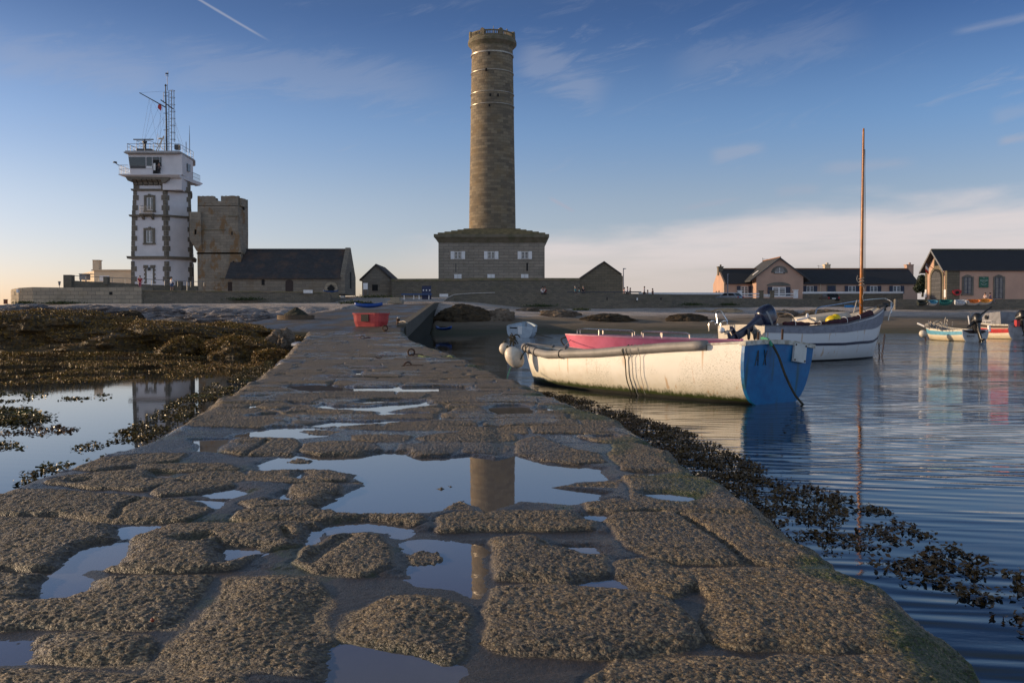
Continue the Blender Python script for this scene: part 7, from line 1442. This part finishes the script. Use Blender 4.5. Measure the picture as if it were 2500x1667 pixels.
    b = MB(); s = c + Vector((.07, 0, .05)); b.tube(catmull([s, s + Vector((.1, .02, -.01)), s + Vector((.22, .08, -.02)), s + Vector((.25, -.05, -.04)), s + Vector((.15, -.22, -.06)), s + Vector((0, -.16, -.06)), s + Vector((-.05, -.05, -.04))], 5), .016, 7); b.build('shackle', K['rust'], r, smooth=True)
    b = MB(); b.ell(c + Vector((.01, 0, .02)), .045, .04, .04, 10, 7); b.build('eye_bolt', K['rust'], r)
    c = G(995, 892, .415); r = root('mooring_ring', c, 'nearest iron ring, half arched over a long rusty plate', 'mooring ring', G2); b = MB(); b.tube([c + Vector((.09 * math.cos(a), .05 * math.sin(a), -.02 + .09 * math.sin(a))) for a in np.linspace(-.2, PI + .2, 15)], .018, 8); b.build('ring', K['rust'], r, smooth=True)
    b = MB(); b.loft([[(c.x + x, c.y - .1 + dy, c.z + dz) for dy, dz in ((-.06, -.03), (.06, -.03), (.05, .02), (-.05, .02))] for x in (-.08, .06, .2, .34)]); b.build('plate', K['rust'], r)
    c = G(886, 824, .72); r = root('mooring_ring', c, 'farthest small iron ring lying flat beside the slab joint', 'mooring ring', G2); b = MB(); b.tube([c + Vector((-.02 + .07 * math.cos(a), 0, .0 + .07 * math.sin(a))) for a in np.linspace(-.3, PI + .1, 12)], .018, 7); b.build('ring', K['rust'], r, smooth=True); b = MB(); b.tube([c + Vector((.05, 0, .0)), c + Vector((.3, -.05, .0))], .02, 6); b.build('bar', K['rust'], r)
    c = P(940, 803, 43.5); r = root('mooring_ring', c, 'upright iron ring on the step below the red tender', 'mooring ring', G2); b = MB(); b.tube([c + Vector((.12 * math.cos(a), .02, .04 + .12 * math.sin(a))) for a in np.linspace(0, 2 * PI, 19)[:-1]], .03, 7, closed=True); b.build('ring', K['rust'], r, smooth=True); b = MB(); b.ell(c + Vector((.0, 0, -.08)), .09, .08, .06, 10, 6); b.build('eye_bolt', K['rust'], r)
    c = G(925, 874, .47); b = MB(); b.tube(catmull([c + Vector((-.08, 0, .03)), c + Vector((-.03, 0, .0)), c + Vector((.03, 0, 0)), c + Vector((.08, 0, .03))], 4), .013, 6); tag(b.build('iron_staple', K['rust'], None), 'small bent iron staple left of the mooring rings', 'staple')
    c = P(972, 788, 49); r = root('mooring_bollard', c, 'small rusty bollard with a bleached cap on the slipway edge', 'bollard'); b = MB(); b.lathe([(.10, -.1), (.08, .1), (.12, .2), (.02, .24)], c, 12, cap=True); b.build('post', K['rust'], r); b = MB(); b.ell(c + Vector((.02, -.03, .27)), .09, .07, .05, 10, 6); b.build('cap', K['palec'], r)
    tag(mk_rope([P(974, 786, 48.9), P(985, 784, 48), P(994, 789, 46)], .02, 'paler', 'bollard_rope'), 'pale rope leading from the small bollard over the slipway edge', 'rope')
    pts = [G(1022, 868, .5), G(1040, 871, .48), G(1068, 872, .46), G(1092, 870, .48), G(1100, 869, .5), G(1112, 876, .42), G(1128, 885, .25)]
    tag(mk_rope(pts, .022, 'mossrope', 'jetty_rope'), 'mossy green rope running from the shackle over the jetty edge', 'rope')
    c = G(372, 1521, .395); b = MB(); b.ell(c + Vector((0, 0, .012)), .007, .006, .008, 8, 6); tag(b.build('red_shell', K['redshell'], None, smooth=True), 'tiny dark red sea shell on the slab at lower left', 'shell')
K['lampm'] = M('lamp_post_paint', (.16, .17, .21), .5, bump=0); K['bluepaint2'] = M('navy_board_paint', (.012, .022, .08), .5, bump=0); K['brightblue2'] = M('azure_plastic', (.01, .18, .45), .5, bump=0); K['mossrope'] = M('mossy_rope', (.06, .11, .05), .9, (.12, .14, .08), 20, .3, 60); K['redshell'] = M('red_shell_paint', (.25, .03, .01), .5, bump=0)
# ================================================================== rocks and weed
def hit(px, py, d0=28, d1=135):
    for D in np.arange(d0, d1, .25):
        p = P(px, py, D)
        if p.z <= tz(p.x, D): return p
    return P(px, py, d1)
def rockmesh(name, c, rx, ry, h, mat, seed, lab, cat='rock', group=None, jag=.35, seg=64, sub=.3, stretch=1.0):
    V = []; n, m = seg, seg // 2; u = np.linspace(0, 2 * PI, n, endpoint=False); w = np.linspace(0, PI / 2, m)
    Ug, Wg = np.meshgrid(u, w, indexing='xy'); 
    dx, dy, dz = np.cos(Ug) * np.cos(Wg), np.sin(Ug) * np.cos(Wg), np.sin(Wg)
    cyc = np.cos(Ug) * 1.7, np.sin(Ug) * 1.7
    f = 1 + jag * (fbm(cyc[0] + seed * 3.1, cyc[1] * 1.0 + Wg * 1.6 + seed, 5, seed, .6)) + jag * (.5 if seg > 100 else .9) * np.abs(fbm(dx * 3 + seed, dy * 3 + dz * 3, 4, seed + 9, .6)) + (0 if seg > 100 else .25 * np.round(3 * fbm(dx * 1.6 + seed, dz * 2.5 + dy, 2, seed + 4)) / 3)
    q = np.sign(dz) * np.abs(dz) ** .75
    X = c[0] + rx * dx * f; Y = c[1] + ry * dy * f; Z = c[2] - sub * h + (h * (1 + sub)) * q * (1 + .25 * (f - 1)) 
    V = np.stack([X, Y, Z], -1).reshape(-1, 3) - np.array(c); i = np.arange(n); F_ = []
    for k in range(m - 1): F_.append(np.stack([k * n + i, k * n + (i + 1) % n, (k + 1) * n + (i + 1) % n, (k + 1) * n + i], 1))
    o = npmesh(name, V, np.concatenate(F_), mat, smooth=seg > 100); o.location = c; tag(o, lab, cat, group); return o, V
def rocks():
    rk = NT('shore_rock'); c = rk.co(); n = rk.noise(c, 1.3, 6, .7); n2 = rk.noise(c, 9, 5, .7); col = rk.mix(rk.ramp(n, .35, .65), (.20, .15, .11), (.10, .075, .055)); col = rk.mix(rk.ramp(n2, .5, .8, 0, .5), col, (.28, .23, .18)); rk.set('Base Color', col); rk.b.inputs['Roughness'].default_value = .85; rk.set('Normal', rk.bump(rk.math('ADD', n2, n), .7, .1)); K['rock'] = rk.mat
    K['rockd'] = M('weedy_dark_rock', (.07, .045, .022), .85, (.028, .02, .012), 2.2, .8, 12, .08); K['rockg'] = M('grey_lavender_rock', (.22, .20, .205), .85, (.12, .11, .115), 1.1, .8, 5, .15); K['rockp'] = M('pale_tan_rock', (.42, .32, .21), .85, (.3, .22, .15), 1.5, .5, 9, .06)
    G1 = 'rocks on the beach below the sea wall'
    for i, (a, b_, yt, yb, m, lab) in enumerate(((1068, 1200, 745, 787, 'rockd', 'broad dark weed-covered rock shelf right of the slipway wall'), (1130, 1182, 752, 772, 'rock', 'cluster of tan boulders on the dark rock shelf'), (1186, 1262, 757, 787, 'rock', 'brown split boulder left of the white dinghy'), (1320, 1417, 757, 776, 'rock', 'pointed grey-brown rock beyond the white dinghy'), (1418, 1555, 767, 787, 'rockd', 'long low dark rock behind the pink boat'),
        (1622, 1738, 766, 787, 'rockd', 'dark hump of rock left of the steel hoops'), (1866, 1962, 757, 777, 'rock', 'reddish boulder row just right of the outboard motor'), (1948, 2078, 756, 780, 'rock', 'large brown rock partly behind the mast'), (1698, 1736, 756, 763, 'rockp', 'small pale tan rock on the pebble line'), (1738, 1822, 753, 764, 'rockp', 'flat sunlit tan rock above the steel hoops'), (1262, 1320, 752, 762, 'rock', 'flat rock on the sand above the white dinghy'))):
        p = hit((a + b_) / 2, yb - 1, 60); D = p.y + 1.0; w = (b_ - a) / 2 * D / F; h = ZY(yt, D) - p.z
        rockmesh('rock', (XY((a + b_) / 2, D), D, p.z), w * .92, max(w * .4, .8), max(h, .2), K[m], 30 + i, lab, 'rock', G1, jag=.55 if m == 'rock' else .4)
    G2 = 'bare outcrops on the left shore'
    for i, (a, b_, yt, yb, m, lab) in enumerate(((-60, 150, 744, 775, 'rockg', 'grey sloping outcrop at the far left edge'), (120, 330, 747, 774, 'rockg', 'low grey outcrop below the pale rampart'), (310, 470, 752, 776, 'rockg', 'grey outcrop below the white tower'), (430, 640, 757, 790, 'rockg', 'cracked grey outcrop left of the round tank'), (560, 700, 766, 793, 'rockg', 'darker broken rocks just left of the round tank'), (660, 715, 806, 828, 'rockl', 'smooth bare boulder beside the upturned dinghy'), (285, 345, 760, 782, 'rockd', 'dark knob of rock behind the weedy mounds'), (220, 262, 762, 781, 'rockd', 'small dark rock beside the dark knob'))):
        if m == 'rockl': D = 36.5; z = .35; m = 'rock'
        else: p = hit((a + b_) / 2, yb - 1, 40); D = p.y + 1.0; z = p.z
        w = (b_ - a) / 2 * D / F; h = ZY(yt, D) - z; rockmesh('rock', (XY((a + b_) / 2, D), D, z), w, max(w * .5, .6), max(h, .2), K[m], 60 + i, lab, 'rock', G2, jag=.6)
    # weed-covered mounds
    wd = NT('bladder_wrack'); c = wd.co(); n = wd.noise(c, 1.2, 4, .6); n2 = wd.noise(c, 14, 3, .6); col = wd.mix(wd.ramp(n2, .35, .65), (.33, .175, .018), (.07, .042, .010)); col = wd.mix(wd.ramp(n, .45, .65, 0, .7), col, (.11, .045, .01)); wd.set('Base Color', col); wd.b.inputs['Roughness'].default_value = .55; K['weed'] = wd.mat; K['weedb'] = M('weed_matted_rock', (.115, .062, .012), .6, (.026, .017, .007), 5, 1.0, 9, .12)
    wm = NT('dark_floating_wrack'); c = wm.co(); n2 = wm.noise(c, 22, 3, .6); n = wm.noise(c, .7, 3, .6); col = wm.mix(wm.ramp(n2, .4, .65), (.12, .065, .016), (.035, .022, .008)); col = wm.mix(wm.ramp(n, .5, .65, 0, .7), col, (.13, .055, .015)); wm.set('Base Color', col); wm.b.inputs['Roughness'].default_value = .4; K['weedw'] = wm.mat
    G3 = 'rock mounds covered with seaweed'
    for i, (px, D, rx, ry, ztop, nl, lab) in enumerate(((95, 41.5, 4.4, 4.6, 1.74, 9000, 'tallest seaweed mound at the far left'), (330, 40.5, 4.3, 3.8, 1.25, 8000, 'long seaweed mound right of the tallest one'), (545, 43.5, 3.3, 3.8, 1.18, 6500, 'seaweed mound with a dark hollow nearest the jetty end'), (455, 36.2, .85, 1.4, .68, 2500, 'small rounded weedy boulder between big mound and its larger twin'), (575, 35.6, 1.3, 1.5, .70, 3800, 'rounded weedy boulder draped with brown fronds near the jetty'), (663, 33.8, .62, .9, .26, 1300, 'lowest little weed hump against the jetty'), (690, 41, 1.3, 2.2, .62, 2000, 'olive weed hump under the upturned dinghy'), (230, 52, 4.5, 3, 1.2, 3500, 'low weed ridge behind the tallest mound'), (250, 34.2, 3.4, .6, .12, 2600, 'flat weed bank at the foot of the mounds'), (60, 33.5, 2.5, .6, .14, 2200, 'flat weed bank at the left edge of the pool'), (-80, 42, 3.4, 5, 1.2, 2500, 'weedy mound cut by the left edge of the photo'))):
        z0 = -.15; c = (XY(px, D), D, z0); o, V = rockmesh('weedy_rock', c, rx, ry, ztop - z0, K['weedb'], 90 + i, lab, 'rock', G3, jag=.5, seg=110, sub=.0)
        n = 110; m = 55; nl = int(nl * 2.6); w = (RNG.random(nl) ** .8); row = (w * (m - 2)).astype(int) + 0; colm = RNG.integers(0, n, nl); keep = (fbm(colm * .11, row * .1, 3, i) > -.28) | (row > m * .45); row, colm = row[keep], colm[keep]
        base = V[row * n + colm] + RNG.normal(size=(len(row), 3)) * .03 + np.array([0, 0, .02])
        leafmesh('seaweed', base, .025, .07, K['weed'], o).__setitem__('kind', 'stuff')
    # floating wrack
    def float_weed(name, poly, n, lab, s0, s1, dens=-.05, z=.0, up=.05, mat='weedw', seed=1, fs=1.3, clump=9):
        q = np.array([G(x, y, z)[:2] for x, y in poly]); lo, hi = q.min(0), q.max(0); pts = []
        m = n * 12; A_ = lo + RNG.random((m, 2)) * (hi - lo); sd = sdist(A_[:, 0], A_[:, 1], q); k = (sd > 0) & (fbm(A_[:, 0] * fs, A_[:, 1] * fs * .7, 3, seed) + .5 * np.exp(-sd * 0) * 0 > dens); A_ = A_[k][:n]
        C = np.repeat(A_, clump, 0); pos = np.concatenate([C + RNG.normal(size=C.shape) * s1 * 1.1, (z + np.abs(RNG.normal(size=(len(C), 1))) * up)], 1)
        o = leafmesh(name, pos, s0, s1, K[mat], up=.3, flat=True); tag(o, lab, 'seaweed', kind='stuff'); return o
    R1 = [(1290, 952), (1420, 975), (1500, 1005), (1640, 1045), (1760, 1100), (1860, 1160), (1980, 1185), (2110, 1225), (2240, 1290), (2400, 1370), (2520, 1420), (2520, 1580), (2440, 1500), (2300, 1450), (2150, 1400), (2020, 1350), (1870, 1310), (1730, 1215), (1640, 1150), (1450, 1045), (1340, 990)]
    R2 = [(1290, 950), (1420, 972), (1560, 1015), (1700, 1062), (1860, 1140), (1900, 1300), (1850, 1310), (1730, 1215), (1640, 1150), (1450, 1045), (1340, 990)]
    float_weed('floating_wrack', R1, 3200, 'brown bladder wrack floating along the right side of the jetty', .012, .034, .04, up=.014, seed=3, fs=8.5, clump=4, mat='weedw')
    float_weed('floating_wrack', R2, 2300, 'denser dark wrack close against the right edge of the jetty by the white boat', .012, .034, -.04, up=.016, seed=31, fs=6.6, clump=4, mat='weedw')
    L1 = [(10, 1200), (80, 1150), (190, 1095), (330, 1040), (390, 1000), (470, 960), (560, 920), (640, 890), (665, 880), (655, 905), (560, 960), (480, 1005), (390, 1060), (280, 1105), (150, 1160)]
    float_weed('floating_wrack', L1, 2300, 'olive bladder wrack along the left side of the jetty', .015, .038, -.02, up=.02, mat='weed2', seed=5, fs=2.8, clump=5)
    float_weed('floating_wrack', [(-150, 872), (200, 880), (420, 878), (640, 866), (640, 905), (480, 925), (330, 935), (-150, 940)], 3400, 'wide carpet of golden weed on the calm pool below the mounds', .02, .06, .03, up=.01, mat='weed', seed=8, fs=.9, clump=4)
    float_weed('floating_wrack', [(-60, 955), (120, 955), (110, 985), (-60, 985)], 90, 'scattered weed tips in the pool at the left edge', .02, .05, .0, up=.01, mat='weed2', seed=9, fs=2.0, clump=4)
    float_weed('floating_wrack', [(-60, 1002), (60, 1000), (130, 1022), (60, 1034), (-60, 1034)], 420, 'thick olive weed patch in the pool at the left edge', .02, .055, -.2, up=.035, mat='weed2', seed=11, clump=6)
    float_weed('floating_wrack', [(-60, 1040), (90, 1036), (190, 1045), (150, 1062), (-60, 1066)], 110, 'loose brown weed below the thick olive patch', .02, .045, .02, up=.01, mat='weedw', seed=12, fs=3, clump=4)
    float_weed('floating_wrack', [(-60, 1078), (40, 1080), (50, 1096), (-60, 1100)], 60, 'small weed clump lowest at the left edge of the pool', .02, .045, -.1, up=.01, mat='weed2', seed=13, clump=4)
    float_weed('floating_wrack', [(150, 970), (270, 960), (270, 975), (150, 985)], 40, 'thin line of weed across the middle of the pool', .02, .05, .02, up=.01, mat='weed2', seed=14, fs=3, clump=4)
    # weed hanging on the jetty sides
    for nm, ex, sg, y0, y1, n, lab, mm in (('edge_weed', er, 1, 9.5, 20, 5000, 'dark weed clinging to the right flank of the jetty', 'weedw'), ('edge_weed', el, -1, 6, 30, 6500, 'olive weed clinging to the left flank of the jetty', 'weed2')):
        y = y0 + (y1 - y0) * RNG.random(n) ** 1.2; d = RNG.random(n) * .34 + .10; x = ex(y) + sg * d; z = np.clip(zj(y) - .10 - d * 1.15, .0, 1) + RNG.random(n) * .04; k = fbm(y * 1.4, y * 0, 3, 4) > -.12
        o = leafmesh(nm, np.stack([x, y, z], 1)[k], .03, .08, K[mm]); tag(o, lab, 'seaweed', kind='stuff')
    # grass tufts at wall feet
    gm = M('shore_grass', (.045, .065, .015), .8, (.03, .04, .012), 3, bump=0)
    for px, w, py, D, lab in ((58, 26, 741, 106.5, 'green weed at the foot of the left end of the rampart'), (150, 60, 741, 106.4, 'small green tufts along the foot of the rampart'), (600, 55, 732, 107.0, 'dark grass along the foot of the quay wall'), (915, 60, 726, 112.5, 'low grass in front of the stone hut'), (1320, 45, 748, 112.6, 'dark shrub patch at the foot of the sea wall'), (1690, 35, 745, 115, 'dark green patch at the foot of the wall left of the gate'), (1420, 22, 757, 104, 'bright green tuft on the pebbles'), (1780, 26, 745, 119, 'dark growth at the wall foot under the gate'), (868, 45, 741, 95, 'flat mossy patch on the pebbles above the blue kayak')):
        n = 500; p = np.stack([XY(px, D) + RNG.normal(size=n) * w * .4 * D / F, D + RNG.normal(size=n) * .25, ZY(py, D) + np.abs(RNG.normal(size=n)) * (.13 if w > 24 else .08)], 1); tag(leafmesh('grass', p, .06, .16, gm), lab, 'grass', kind='stuff')
K['weed2'] = None
def weed2():
    t = NT('olive_wrack'); c = t.co(); n2 = t.noise(c, 24, 3, .6); n = t.noise(c, .9, 3, .6); col = t.mix(t.ramp(n2, .4, .65), (.15, .095, .012), (.035, .026, .006)); col = t.mix(t.ramp(n, .55, .7, 0, .6), col, (.10, .12, .015)); t.set('Base Color', col); t.b.inputs['Roughness'].default_value = .42; K['weed2'] = t.mat
make_cam(); make_sky(); make_sea(); make_shore(); make_slip(); make_jetty()
lighthouse(); white_tower(); stone_tower(); chapel(); small_house(); right_house(); walls(); left_buildings(); cottage(); boathouse(); tree()
weed2(); near_boat(); sail_boat(); small_boats(); people(); furniture(); rocks()
